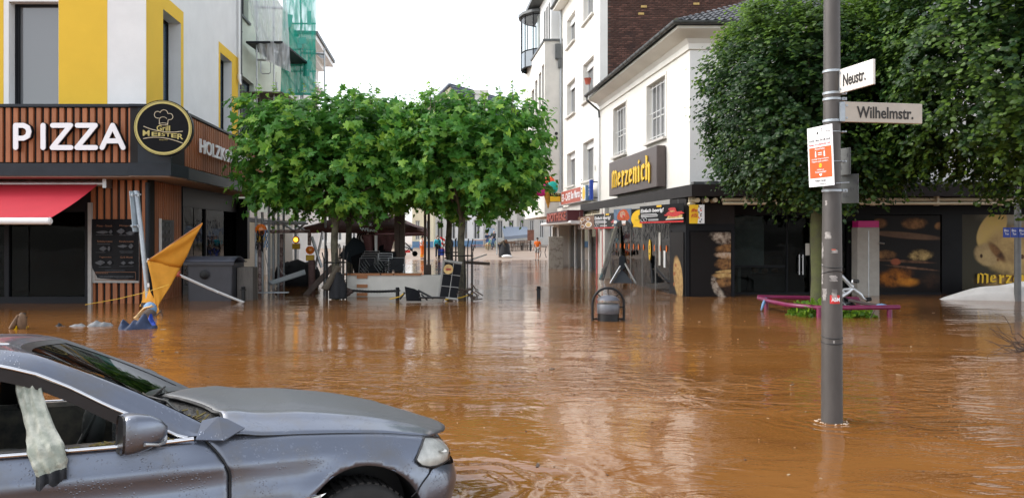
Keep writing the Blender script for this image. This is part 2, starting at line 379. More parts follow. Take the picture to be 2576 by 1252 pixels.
for (h, ul, ur) in ((h1, .02, su(461.5, 46)[0]), (h2, su(550, 119)[0], LEN - .03)):
 zt = h[3] + (.42 if h is h1 else .36)
 x = MB(); x.fbox(LS, ul, h[0], 5.2, zt, 0, .004); x.fbox(LS, h[1], ur, 5.2, zt, 0, .004); x.fbox(LS, h[0], h[1], h[3], zt, 0, .004)
 obj('yellow_panel', x, M['yellow_wall'], pb)
window(LF, hw, pb, depth=.3, fm='dark_frame', pm='pane_grey', fw=.06, mull=(.93,)); window(LF, hw2, pb, depth=.3, fm='dark_frame', pm='pane_grey')
window(LS, h1, pb, depth=.42, fm='dark_frame', pm='pane_blue', fw=.05); window(LS, h2, pb, depth=.36, fm='dark_frame', pm='pane_blue', fw=.05)
# downpipe at the far end of the side wall
x = MB(); p0 = LS.p(LEN + .06, 3.4, .09); x.tube([p0, p0 + Vector((0, 0, 8.3))], .055, 10)
for z in (4.6, 6.4, 8.3, 10): x.tube([p0 + Vector((0, 0, z - 3.4)), p0 + Vector((0, 0, z - 3.35))], .068, 10)
obj('downpipe', x, M['zinc'], pb, 40)
x = MB(); q = LS.p(LEN - .22, 8.6, .1); x.tube([q + Vector((0, 0, 3)), q, q + Vector((0, 0, -.35))], .05, 10); x.tube([q + Vector((0, 0, -.35)), q + Vector((0, 0, -.55))], [.075, .07], 10); x.tube([q + Vector((0, 0, -.55)), q + Vector((.05, 0, -.75))], [.06, .045], 10); obj('rainwater_outlet', x, M['white_paint'], pb, 40)
# slat band and canopy
NB = .96
cf, cs = corner(LF, NB, LS, NB); cf2, cs2 = corner(LF, 1.06, LS, 1.06)
zb0, zb1 = 3.74, 5.2
x = MB(); x.fbox(LF, cf, 16, zb0, zb1, 0, NB); x.fbox(LS, cs + .002, LEN, zb0, zb1 - .003, 0.003, NB); obj('sign_backing', x, M['dark_backing'], pb)
x = MB(); x.fbox(LF, cf - .1, 16, zb1 + .001, zb1 + .075, .0, 1.07); x.fbox(LS, cs - .08, LEN, zb1 + .004, zb1 + .07, .0, 1.07); obj('band_cap', x, M['anthracite'], pb)
x = MB(); x.fbox(LF, cf2, 16, 3.41, zb0 - .004, 0, 1.06); x.fbox(LS, cs2 + .002, LEN, 3.412, zb0 - .006, 0, 1.06); obj('canopy', x, M['anthracite'], pb)
x = MB(); x.fbox(LF, cf2 + .05, 16, 3.38, 3.408, 0, 1.0); x.fbox(LS, cs2 + .05, LEN, 3.385, 3.409, 0.0, 1.0); obj('soffit', x, M['soffit'], pb)
def slats(F, u0, u1, step, wdt, z0, z1, n0, n1, parent):
 k = int((u1 - u0) / step); proto = None
 for i in range(k + 1):
  u = u0 + i * step
  if proto is None:
   b = MB(); b.fbox(F, -wdt / 2, wdt / 2, 0, z1 - z0, 0, n1 - n0)
   me = [Vector(v) - F.p(0, 0, 0) for v in b.v]; b.v = [tuple(v) for v in me]
   proto = obj('slat', b, M['slat_wood'], parent, local=True); bevel(proto, .006, 1); o = proto
  else: o = proto.copy(); COL.objects.link(o); o.parent = parent
  o.location = F.p(u, z0 + rnd.uniform(-.006, .006), n0) - parent.location
slats(LF, LF.u(330, 1.0), 12.6, .2, .118, zb0 + .02, zb1 - .02, NB, NB + .07, pb)
slats(LS, LS.u(459, 1.0), LEN - .1, .2, .118, zb0 + .02, zb1 - .02, NB, NB + .07, pb)
# ground floor
x = MB(); x.fbox(LF, U(378), U(229), -.6, 3.38, -.25, .01); x.fbox(LS, .03, su(455, 500)[0], -.6, 3.38, -.25, .01); obj('ground_floor_wall', x, M['dark_backing'], pb)
slats(LF, U(366), U(232), .2, .118, -.6, 3.37, .01, .08, pb)
slats(LS, .22, su(452, 500)[0], .145, .085, -.6, 3.37, .01, .08, pb)
x = MB(); q = LF.p(U(377), -.6, .13); x.tube([q, q + Vector((0, 0, 3.9))], .06, 12); obj('downpipe', x, M['anthracite'], pb, 40)
x = MB(); x.fbox(LF, U(238), U(229), -.6, 2.75, .02, .16); obj('door_post', x, M['grey_frame'], pb)
# shop fronts of dark glass with rooms behind them
x = MB(); x.fbox(LF, U(229), 15, -.6, .18, -.06, .06); x.fbox(LF, U(229), 15, 2.5, 3.38, -.1, .02)
for px in (222, 20, -190): x.fbox(LF, U(px) - .06, U(px) + .06, .18, 2.5, -.06, .06)
obj('shopfront_frame', x, M['dark_frame'], pb)
x = MB(); x.fbox(LF, U(227), 15, .18, 2.5, -.02, -.01); obj('shop_pane', x, M['shop_glass'], pb)
r0, r1 = su(456, 500)[0], LEN - .15
x = MB(); x.fbox(LS, r0, r1, -.6, .25, -.08, .05); x.fbox(LS, r0, r1, 2.75, 3.38, -.08, .05)
for u in (r0 + .05, r0 + (r1 - r0) * .36, r1 - .05): x.fbox(LS, u - .05, u + .05, .25, 2.75, -.06, .055)
obj('shopfront_frame', x, M['dark_frame'], pb)
x = MB(); x.fbox(LS, r0, r1, .25, 2.75, -.02, -.01); obj('shop_pane', x, M['shop_glass'], pb)
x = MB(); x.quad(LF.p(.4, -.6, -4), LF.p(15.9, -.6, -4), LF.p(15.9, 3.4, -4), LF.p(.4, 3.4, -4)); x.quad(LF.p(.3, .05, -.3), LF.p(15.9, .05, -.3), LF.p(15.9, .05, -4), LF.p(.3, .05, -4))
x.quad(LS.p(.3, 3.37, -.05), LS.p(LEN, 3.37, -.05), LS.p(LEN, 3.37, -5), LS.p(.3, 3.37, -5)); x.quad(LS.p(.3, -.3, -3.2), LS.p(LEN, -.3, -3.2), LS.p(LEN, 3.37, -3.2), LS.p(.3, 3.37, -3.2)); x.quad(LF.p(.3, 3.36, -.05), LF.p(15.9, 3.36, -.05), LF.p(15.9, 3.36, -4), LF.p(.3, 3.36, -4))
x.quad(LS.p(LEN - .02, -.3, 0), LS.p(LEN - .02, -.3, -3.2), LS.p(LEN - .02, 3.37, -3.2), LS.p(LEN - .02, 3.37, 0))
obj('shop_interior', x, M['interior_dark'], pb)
# kitchen gear seen through the side window
kg = thing('kitchen_equipment', 'steel hood, pots and hoses behind the grill shop side window', 'kitchen gear', LS.p(6, .2, -1.0))
x = MB(); x.fbox(LS, 3.5, 8.6, 1.95, 2.45, -1.3, -.5); obj('extractor_hood', x, M['steel'], kg)
x = MB(); x.fbox(LS, 3.3, 9.0, 1.28, 1.34, -1.2, -.35); x.fbox(LS, 3.3, 9.0, .75, .79, -1.2, -.4); obj('shelf', x, M['steel'], kg)
x = MB()
for u in (3.4, 6.1, 8.9): x.tube([LS.p(u, -.2, -.4), LS.p(u, 2.6, -.4)], .03, 6)
obj('rack_post', x, M['steel'], kg)
for i in range(9):
 x = MB(); u = 3.6 + i * .58; hgt = rnd.uniform(.14, .32); x.lathe(LS.p(u, 1.35, -.7), [(.09, 0), (.1, hgt)], 10); obj('pot', x, M[rnd.choice(['white_paint', 'steel', 'grey_cloth'])], kg, 40)
for i in range(10):
 x = MB(); u = 3.5 + i * .5; x.fbox(LS, u, u + rnd.uniform(.2, .4), .22 + rnd.uniform(0, .1), rnd.uniform(.6, 1.2), -.75, -.55); obj('bag', x, M[rnd.choice(['white_paint', 'off_white', 'grey_cloth', 'interior_grey'])], kg)
x = MB()
for i in range(6):
 u = 5.2 + i * .5; x.tube([LS.p(u + .25 * math.sin(t * 2.1 + i), .3 + t * .25, -.42 + .03 * i) for t in range(5)], .018, 5)
obj('hose', x, M['black_metal'], kg, 60)
# pizza lettering: each channel letter on the slats
pl = thing('pizza_sign', 'white capital channel letters spelling PIZZA on the wooden slat band', 'sign', LF.p(U(180), 4.0, 1.1))
spans = [('P', 36, 84), ('I', 104, 118), ('Z', 128, 187), ('Z', 190, 249), ('A', 253, 318)]
zt, zbm = HCAM + (588 - 310) / FPX * 19.2, HCAM + (588 - 378) / FPX * 19.2
for ch, pa, pb_ in spans:
 ua, ub = LF.u(pa, 1.1), LF.u(pb_, 1.1); wd = ua - ub; hh = zt - zbm; q = .128
 if ch == 'P': st = [[(0, 0), (0, 1), (.55, 1), (.85, .9), (.93, .72), (.85, .52), (.55, .42), (.02, .42)]]
 elif ch == 'I': st = [[(.5, 0), (.5, 1)]]
 elif ch == 'Z': st = [[(0.02, 1), (.98, 1), (.0, 0), (1, 0)]]
 else: st = [[(0, 0), (.5, 1), (1, 0)], [(.2, .3), (.8, .3)]]
 x = MB()
 rim = MB()
 for s_ in st:
  pts = [LF.p(ua - (q / 2 + a * (wd - q)), zbm + q / 2 + b * (hh - q), 0) for a, b in s_]
  for mb_, rr, n0, n1 in ((x, q / 2, 1.125, 1.15), (rim, q / 2 + .012, 1.035, 1.125)):
   for a, b in zip(pts, pts[1:]):
    dv = (b - a).normalized(); pv = Vector((-dv.z, 0, dv.x)) * rr
    o0 = Vector((LF.n.x, LF.n.y, 0)); al = math.atan2(pv.z, pv.x)
    ring = [a + Vector((math.cos(al + math.pi * k / 8), 0, math.sin(al + math.pi * k / 8))) * rr for k in range(9)] + [b + Vector((math.cos(al + math.pi + math.pi * k / 8), 0, math.sin(al + math.pi + math.pi * k / 8))) * rr for k in range(9)]
    nn = len(ring); eps = rnd.uniform(0, .0015)
    mb_.add([p + o0 * n0 for p in ring] + [p + o0 * (n1 + eps) for p in ring], [tuple(range(nn))[::-1], tuple(range(nn, 2 * nn))] + [(i, (i + 1) % nn, nn + (i + 1) % nn, nn + i) for i in range(nn)])
 L_ = obj('letter', x, M['sign_white'], pl); obj('letter_side', rim, M['dark_frame'], L_)
# round sign on the corner
dc = P(410.5, 322, 18.75); ax = Vector((.18, -1, 0)).normalized(); DU = Vector((-ax.y, ax.x, 0));
ds = thing('round_sign', 'round black and gold corner sign with a gold ring and a chef hat emblem', 'sign', dc)
Rd = 70.5 / FPX * 18.75
x = MB(); x.lathe(dc - ax * .16, [(Rd, 0), (Rd, .16)], 48, axis=ax); obj('disc', x, M['black_panel'], ds, 40)
x = MB()
for ra, rb in ((.93, .865), (.965, .945)):
 ring = lambda r, e: [dc + ax * e + (DU * math.cos(2 * math.pi * k / 48) + Vector((0, 0, 1)) * math.sin(2 * math.pi * k / 48)) * Rd * r for k in range(48)]
 x.grid([ring(ra, .001), ring(ra, .012), ring(rb, .012), ring(rb, .001)], closed=True)
obj('gold_ring', x, M['gold'], ds)
def dpt(a, b, e=.008): return dc + ax * e + DU * a * Rd + Vector((0, 0, b * Rd))
def spt(zx, zy): return (zx - 568) / 548, -(zy - 638) / 560
x = MB()
put_text(x, 'Grill', dpt(*spt(452, 700)), DU, (0, 0, 1), .245 / .548 * Rd * 1.0, .105 / .56 * Rd * 1.05, .01, 0, .014)
Lx = [200, 322, 362, 468, 478, 520, 540, 604, 612, 708, 720, 822, 832, 938]
for i, ch in enumerate('MEISTER'):
 xa, xb = Lx[2 * i], Lx[2 * i + 1]; t = ((xa + xb) / 2 - 570) / 370
 top = 735 - 62 * t * t if t < 0 else 738 + 15 * t * t; bot = 806 + (0 if t < 0 else 72 * t * t)
 put_text(x, ch, dpt(*spt(xa, bot)), DU, (0, 0, 1), (xb - xa) / 548 * Rd, (bot - top) / 560 * Rd, .01, 0, .012)
put_text(x, 'Restaurant', dpt(*spt(500, 884)), DU, (0, 0, 1), 155 / 548 * Rd, 20 / 560 * Rd, .004, 0, .0)
obj('lettering', x, M['gold'], ds)
x = MB()
def stroke(pts, r=.011): x.tube([dpt(*spt(*p), .006) for p in pts], r, 6)
cur = lambda pts, n=8: [((1 - t) ** 2 * pts[0][0] + 2 * t * (1 - t) * pts[1][0] + t * t * pts[2][0], (1 - t) ** 2 * pts[0][1] + 2 * t * (1 - t) * pts[1][1] + t * t * pts[2][1]) for t in [i / n for i in range(n + 1)]]
stroke(cur([(210, 615), (540, 770), (930, 698)])); stroke(cur([(205, 862), (540, 770), (930, 938)]))
arc = lambda c, r, a0, a1, n=14: [(c[0] + r[0] * math.cos(R(a0 + (a1 - a0) * i / n)), c[1] - r[1] * math.sin(R(a0 + (a1 - a0) * i / n))) for i in range(n + 1)]
stroke([(498, 560), (503, 450)] + arc((470, 380), (62, 68), 280, 40)[0:] + arc((585, 345), (68, 66), 165, 10) + arc((690, 410), (58, 62), 120, -110) + [(660, 480), (652, 575)], .009)
stroke(arc((575, 562), (78, 20), 0, 360, 20), .008); stroke(arc((570, 470), (68, 50), 165, 20), .008)
obj('hat_emblem', x, M['cream_paint'], ds, 60)
x = MB(); x.fbox(LF, LF.u(431, 1.0), LF.u(345, 1.0) + .02, zb0, zb1 - .01, NB, NB + .075); obj('mounting_panel', x, M['anthracite'], ds)
# HOLZKOHLE lettering on the side band
hk = thing('charcoal_grill_sign', 'white letters beginning HOLZKOHLE on the side slat band next to the leaves', 'sign', LS.p(5, 4.4, 1.1))
ua, za = su(501, 384, 1.12); ub = su(640, 420, 1.12)[0]
zA, zB = su(501, 348, 1.12)[1], za
x = MB(); put_text(x, 'HOLZKOHLEGRILL', LS.p(ua, zB, 1.12), (LS.d.x, LS.d.y, 0), (0, 0, 1), ub - ua, zA - zB, .04, 0, .02); obj('lettering', x, M['sign_white'], hk)
# red awning
aw = thing('red_awning', 'red fabric awning with a white front bar sloping out over the dark shop window', 'awning', (-13, 19.5, 3.3))
xr = -11.2; x = MB(); rows = []
for i in range(7):
 t = i / 6; y = 20.18 - 2.2 * t; z = 3.33 - 1.03 * t - .05 * math.sin(math.pi * t); rows.append([(xx, y, z) for xx in np.linspace(xr, -17.5, 12)])
x.grid(rows); x.grid([[(a, b, c - .006) for a, b, c in r] for r in rows]); obj('fabric', x, M['red_awning'], aw, 60)
x = MB(); x.tube([(xr - .02, 17.95, 2.21), (-17.5, 17.95, 2.21)], .085, 14); x.tube([(xr + .015, 17.95, 2.21), (xr - .02, 17.95, 2.21)], [.06, .095], 14); obj('front_bar', x, M['white_paint'], aw, 40)
x = MB(); x.tube([(xr + .16, 20.05, 3.26), (-17.5, 20.05, 3.26)], .08, 12); x.box((xr + .2, 20.1, 3.27), (.1, .3, .26)); obj('roller_case', x, M['steel'], aw, 40)
x = MB()
for xx in (xr - .35, -16): x.tube([(xx, 20.1, 3.1), (xx - .1, 19.0, 2.62), (xx, 17.98, 2.2)], .03, 8)
obj('folding_arm', x, M['white_paint'], aw, 40)
# menu boards
mbd = thing('menu_board', 'tall black banner menu with six faded dishes hung on the wood slats, lower corner torn', 'menu board', LF.p(U(295), .2, .15))
x = MB(); ua, ub = U(355), U(238); zt, zl = HCAM + (588 - 552) / FPX * 20.2, HCAM + (588 - 711) / FPX * 20.2
x.fbox(LF, ua, ub, zl, zt, .09, .12); obj('board', x, M['grey_frame'], mbd)
x = MB(); rows = []
for i in range(13):
 t = i / 12; row = []
 for j in range(9):
  s_ = j / 8; u = ub + (ua - ub) * s_; z = zt + .01 + (zl - zt) * t * (.975 - .05 * (1 - s_) * t); n = .135 + .012 * math.sin(9 * s_ + 3 * t) * t + .05 * max(0, t - .8) * (1 - s_) * 5
  if t > .8 and s_ < .25: u = u + (ua - ub) * .18 * (t - .8) * (1 - s_ / .25) * 4
  row.append(LF.p(u, z, n))
 rows.append(row)
x.grid(rows); obj('banner', x, M['black_panel'], mbd, 60)
M['faded_orange'] = mat('faded_orange', (.20, .085, .04), .6); M['faded_grey'] = mat('faded_grey', (.06, .063, .07), .6, var=.6, scale=30)
def btext(mb, s, za, zb_, sa, sb, m=0):
 W = (ub - ua); put_text(mb, s, LF.p(ub - W * sa, zt - (zt - zl) * zb_, .165), (1, 0, 0), (0, 0, 1), W * (sb - sa), (zt - zl) * (zb_ - za), .0, 0, .008, m)
x = MB()
for s_, a, b, c, d in (('Pizza - Snack', .085, .115, .12, .45), ('Mittagsmenü', .085, .115, .6, .92), ('Schülermenü', .33, .36, .13, .45), ('Kindermenü', .33, .36, .6, .9), ('Tagesmenü', .58, .61, .17, .43), ('Grill Menü', .58, .61, .62, .88), ('Getränke', .835, .855, .1, .36)): btext(x, s_, a, b, c, d)
W = ub - ua; zz = lambda t: zt - (zt - zl) * t
for a, b, c, d in ((.08, .95, .825, .832), (.08, .95, .948, .955), (.08, .087, .825, .955), (.943, .95, .825, .955)): x.fbox(LF, ub - W * b, ub - W * a, zz(d), zz(c), .163, .166)
obj('heading', x, M['faded_orange'], mbd)
x = MB()
for (cx_, cy_, rx, rz) in ((.25, .2, .13, .022), (.42, .195, .035, .03), (.64, .185, .08, .04), (.84, .215, .09, .028), (.26, .46, .075, .035), (.38, .46, .03, .035), (.68, .42, .1, .022), (.85, .42, .05, .035), (.2, .68, .1, .035), (.4, .68, .05, .03), (.69, .685, .05, .025), (.86, .68, .06, .02)):
 x = MB(); x.prism(LF, [(ub - W * (cx_ + rx * math.cos(k * .785) * (1 + .25 * math.sin(k * 5))), zz(cy_ + rz * math.sin(k * .785) * (1 + .2 * math.cos(k * 3)))) for k in range(8)], .163, .166); obj('food_picture', x, M['faded_grey'], mbd)
x = MB()
for k, (a, b, c) in enumerate(((.1, .46, .24), (.6, .92, .245), (.13, .4, .385), (.6, .9, .5), (.62, .88, .52), (.16, .42, .745), (.6, .9, .735), (.3, .72, .8), (.12, .9, .89), (.12, .9, .905), (.2, .8, .925), (.1, .3, .515))): x.fbox(LF, ub - W * b, ub - W * a, zz(c + .006), zz(c), .163, .166)
obj('small_print', x, M['faded_grey'], mbd)
pbd = thing('photo_board', 'narrow dark photo menu board on the side slats behind the orange parasol', 'menu board', LS.p(1.2, 1, .15))
a, b = su(402, 590, .1)[0], su(436, 590, .1)[0]; z1_ = su(402, 552, .1)[1]; z0_ = z1_ - 1.4
x = MB(); x.fbox(LS, a + .06, b, z0_, z1_, .09, .12); obj('board', x, M['black_panel'], pbd)
x = MB(); x.fbox(LS, a - .02, a + .06, z0_ - .6, z1_ + .03, .085, .135); obj('side_post', x, M['white_frame'], pbd)
for i in range(3):
 for j in range(6):
  x = MB(); u = a + .16 + (b - a - .2) * i / 3; z = z1_ - .14 - j * .22; x.prism(LS, [(u + .07 * (1 + .3 * math.sin(i + j + k * 2)) * math.cos(k * 1.05), z + .07 * math.sin(k * 1.05)) for k in range(6)], .122, .128); obj('food_picture', x, M['faded_grey'], pbd)
# ------------------------------------------------------------------ right: the bakery corner house
DR = Vector((-.1227, .9924)); NRT = (-.9924, -.1227)
RS = Frame((5.65, 23.5), DR, NRT)                       # upper street wall
RF = Frame((5.65, 23.5), (1, 0), (0, -1))               # upper wall facing the camera
bk = thing('bakery_house', 'low white rendered house with dark tiled hip roof and a black shop front below', 'building', (8, 26, -.6))
W1 = (RS.u(1675), RS.u(1628)); W2 = (RS.u(1576), RS.u(1544))
zw1t, zw1b = RS.uz(1652, 203)[1], RS.uz(1652, 352)[1]
zw2t, zw2b = RS.uz(1560, 265)[1], RS.uz(1560, 390)[1]
UE = RS.u(1510)
hs_ = [(W1[0], W1[1], zw1b, zw1t, .22), (W2[0], W2[1], zw2b, zw2t, .22)]
ZT = 8.05
obj('wall', wall(RS, 0, UE, 2.6, ZT, hs_), M['white_wall_warm'], bk)
obj('wall', wall(RF, 0, 16, 2.6, ZT), M['rough_wall'], bk)
x = MB(); x.quad(RF.p(16, -.6), RF.p(16, ZT), RF.p(16, ZT, -12), RF.p(16, -.6, -12)); x.quad(RS.p(UE, -.6), RS.p(UE, ZT), RF.p(16, ZT, -12), RF.p(16, -.6, -12)); obj('wall', x, M['rough_wall'], bk)
for h in hs_:
 window(RS, h, bk, fm='white_frame', pm='pane_grey', fw=.06, mull=(.5,), bars=(.42,), sill=.14, sillm='grey_wall', depth=.22)
 x = MB()
 for t in (.2, .4, .6, .8):
  u = h[0] + (h[1] - h[0]) * t; x.fbox(RS, u - .013, u + .013, h[2] + .02, h[3] - .1, -.1, -.075)
 for t in (.08, .5, .93): z = h[2] + (h[3] - h[2]) * t; x.fbox(RS, h[0] + .02, h[1] - .02, z - .01, z + .01, -.098, -.08)
 obj('window_grille', x, M['white_frame'], bk)
 x = MB(); x.fbox(RS, h[0] - .09, h[0] - .003, h[2] - .09, h[3] + .09, .0, .03); x.fbox(RS, h[1] + .003, h[1] + .09, h[2] - .09, h[3] + .09, 0, .03); x.fbox(RS, h[0] - .003, h[1] + .003, h[3] + .003, h[3] + .09, 0, .03); obj('window_surround', x, M['white_wall_warm'], bk)
# eaves: soffit cove, gutter with brackets, hip roof of single tiles
OV = .62
ex, ey = corner(RS, OV, RF, OV); C0 = RS.p(ex, 8.42, OV)
x = MB(); prof = [(0.0, ZT - .32), (.06, ZT - .30), (.06, ZT - .12), (.16, ZT + .02), (.42, ZT + .12), (.58, ZT + .22), (.58, ZT + .30), (0, ZT + .32)]
rows = []
for n, z in prof:
 a, b = corner(RS, n, RF, n); rows.append([RS.p(UE, z, n), RS.p(a, z, n), RF.p(16, z, n)])
x.grid(rows); obj('eaves_cornice', x, M['white_wall_warm'], bk, 30)
x = MB()
for nn_, zz_ in ((0.0, 0), ):
 rows = []
 for k in range(9):
  a_ = math.pi * k / 8; n = OV + .09 - .085 * math.cos(a_); z = 8.46 - .10 * math.sin(a_)
  a, b = corner(RS, n, RF, n); rows.append([RS.p(UE - .02, z, n), RS.p(a, z, n), RF.p(16, z, n)])
 x.grid(rows)
obj('gutter', x, M['zinc'], bk, 40)
br = MB(); br.tube([(0, 0, 0), (0.02, 0, -.02)], .001)
for i in range(22):
 x = MB(); u = .1 + i * .55
 if u > UE: break
 pts = [RS.p(u, 8.46 - .108 * math.sin(math.pi * k / 6), OV + .09 - .093 * math.cos(math.pi * k / 6)) for k in range(7)]; x.tube(pts, .014, 5); obj('gutter_bracket', x, M['zinc'], bk)
for i in range(12):
 x = MB(); u = .15 + i * .8 - .6; pts = [RF.p(u, 8.46 - .108 * math.sin(math.pi * k / 6), OV + .09 - .093 * math.cos(math.pi * k / 6)) for k in range(7)]; x.tube(pts, .016, 5); obj('gutter_bracket', x, M['zinc'], bk)
x = MB(); q = RS.p(UE - .1, 8.4, OV + .05); x.tube([q, q + Vector((0, 0, -.18)), RS.p(UE - .1, 7.95, .35), RS.p(UE - .1, 7.75, .1), RS.p(UE - .1, 7.4, .07)], .05, 10); obj('gutter_outlet', x, M['zinc'], bk, 60)
x = MB(); x.tube([RS.p(UE - .1, 7.4, .07), RS.p(UE - .1, 3.2, .07)], .045, 10); obj('downpipe', x, M['white_frame'], bk, 60)
# hip roof planes
PIT = .45
def roof_pt(X, Y):                       # lower of the two slopes
 dS = -((X - RS.o.x) * NRT[0] + (Y - RS.o.y) * NRT[1]) + OV; dF = (Y - RF.o.y) + OV
 return 8.45 + PIT * min(dS, dF)
x = MB(); NX = 40
A_ = C0; ridge = RS.p(6, 0, -6); Rg = Vector((ridge.x + .3, ridge.y, 8.45 + PIT * 6.5))
x.poly([RS.p(ex, 8.44, OV), RF.p(16, 8.44, OV), Vector((21, Rg.y, Rg.z)), Rg]); x.poly([RS.p(ex, 8.44, OV), Rg, Rg + Vector((-.6, 6, 0)), RS.p(UE, 8.44, OV)])
obj('roof_deck', x, M['zinc'], bk)
M['roof_tile'] = mat('roof_tile', (.055, .058, .064), .65, col2=(.10, .105, .03), scale=1.1, thr=(.56, .66), rand=.28, bump=.25, bscale=18)
M['roof_tile_b'] = mat('roof_tile_b', (.06, .062, .068), .6, rand=.2, var=.3, scale=5)
TW, TL = .27, .34
def tile_mesh():
 b = MB(); rows = []
 for z0, e in ((0, 0), (TL + .05, 0)):
  rows.append([(-TW / 2 + TW * t, z0, (.035 * math.sin(2 * math.pi * t)) + (.035 if z0 == 0 else .0)) for t in [k / 8 for k in range(9)]])
 b.grid(rows); b.grid([rows[0], [(a, c, d - .02) for a, c, d in rows[0]]]); return b
tproto = None
hipdir = (Rg - C0)
slope = math.atan(PIT); cs_, sn_ = math.cos(slope), math.sin(slope)
cnt = 0
for r_ in range(16):
 for c_ in range(34):
  X = C0.x - .1 + c_ * TW; d = r_ * TL * cs_; Y = C0.y - .06 + d
  hx = C0.x + hipdir.x / hipdir.y * (d + .06)
  if X < hx + .02: continue
  Z = 8.47 + PIT * (d)
  k_ = kx(0)
  pxx = CX + FPX * X / Y; pyy = CY - FPX * (Z - HCAM) / Y
  if pyy < -25 or pxx > 2140: continue
  cnt += 1
  if cnt > 285: break
  if tproto is None: tproto = obj('roof_tile', tile_mesh(), M['roof_tile'], bk, 50, local=True); o = tproto
  else: o = tproto.copy(); COL.objects.link(o); o.parent = bk
  o.location = Vector((X, Y, Z)) - bk.location; o.rotation_euler = (slope, rnd.uniform(-.02, .02), rnd.uniform(-.02, .02))
nh = 15; hd = hipdir.normalized(); hproto = None
for i in range(nh):
 b = MB(); p0 = C0 + hd * (i * .33) + Vector((0, 0, .06)); p1 = p0 + hd * .38 + Vector((0, 0, -.02)); sd_ = hd.cross(Vector((0, 0, 1))).normalized(); up_ = sd_.cross(hd)
 rows = [[p + sd_ * (.13 * s_ * math.cos(a_)) + up_ * (.12 * s_ * math.sin(a_) - .03) for a_ in [math.pi * k / 7 for k in range(8)]] for p, s_ in ((p0, 1.05), (p1, .9))]
 b.grid(rows); b.poly(rows[0]); obj('ridge_tile', b, M['roof_tile_b' if i % 3 else 'roof_tile'], bk, 50)
# shop canopy with its corner, and soffit
CC = Vector((5.3, 21.8)); CSF = Frame(CC, DR, NRT); CFF = Frame(CC, (1, 0), (0, -1)); CE = CSF.u(1460)
zc0, zc1 = 3.01, 3.36
x = MB(); out = [CSF.p(0, 0), CFF.p(18, 0), Vector((23.3, 23.6, 0)), RS.p(0, 0, -.05), RS.p(CE, 0, -.05), CSF.p(CE, 0)]
b_ = [Vector((p.x, p.y, zc0)) for p in out]; t_ = [Vector((p.x, p.y, zc1)) for p in out]
x.add(b_ + t_, [tuple(range(6))[::-1], tuple(range(6, 12))] + [(i, (i + 1) % 6, 6 + (i + 1) % 6, 6 + i) for i in range(6)])
M['canopy_brown'] = mat('canopy_brown', (.020, .017, .017), .55, var=.2, scale=2, spec=.2)
obj('canopy', x, M['canopy_brown'], bk)
x = MB();
for F, u0, u1 in ((CSF, .2, CE - .1), (CFF, .2, 17)): x.fbox(F, u0, u1, zc1 + .004, zc1 + .12, -.9, -.6)
obj('canopy_flashing', x, M['zinc'], bk)
# awning tubes under the canopy edge
x = MB()
for z, n, r in ((2.92, -.22, .055), (2.80, -.12, .045)):
 x.tube([CSF.p(.35, z, n), CSF.p(CE - .4, z, n)], r, 10); x.tube([CFF.p(.95, z, n), CFF.p(17.5, z, n)], r, 10)
for k in range(3): x.tube([CFF.p(.22 + k * .26, 2.90, -.15), CFF.p(.24 + k * .26, 2.90, -.8)], .07, 10)
obj('awning_tube', x, M['cream_paint'], bk, 40)
x = MB()
for i in range(9): x.fbox(CSF, .5 + i * 1.6, .56 + i * 1.6, 2.74, zc0, -.3, -.1)
for i in range(9): x.fbox(CFF, 1.6 + i * 1.9, 1.66 + i * 1.9, 2.74, zc0, -.3, -.1)
obj('awning_bracket', x, M['cream_paint'], bk)
# ground floor: corner pillar box with posters, street glass, front shop
PC = Vector((5.28, 22.4)); PFR = Frame(PC, (1, 0), (0, -1)); PST = Frame(PC, Vector((-.18, .98)), (-.98, -.18))
PW_ = 1.46; PSL = 1.24
x = MB(); bt = [PC, Vector((PC.x + PW_, PC.y)), Vector((PC.x + PW_, PC.y + 1.2)), PC + PST.d * PSL]
x.add([(p.x, p.y, -.6) for p in bt] + [(p.x, p.y, 2.2) for p in bt], [(0, 1, 5, 4), (1, 2, 6, 5), (2, 3, 7, 6), (3, 0, 4, 7), (4, 5, 6, 7)]); obj('corner_pillar', x, M['black_panel'], bk)
x = MB()
for F, L_ in ((PFR, PW_), (PST, PSL)):
 x.fbox(F, 0, .08, -.6, 2.2, .0, .02); x.fbox(F, L_ - .1, L_, -.6, 2.2, 0, .02); x.fbox(F, .08, L_ - .1, 2.0, 2.2, 0, .02)
obj('pillar_frame', x, M['dark_frame'], bk)
x = MB(); x.add([(p.x, p.y, 2.2) for p in bt] + [(p.x, p.y, 2.98) for p in bt], [(0, 1, 5, 4), (1, 2, 6, 5), (2, 3, 7, 6), (3, 0, 4, 7)]); obj('lintel', x, M['canopy_brown'], bk)
SG = Frame(PC + PST.d * PSL, DR, NRT); SGE = 8.6
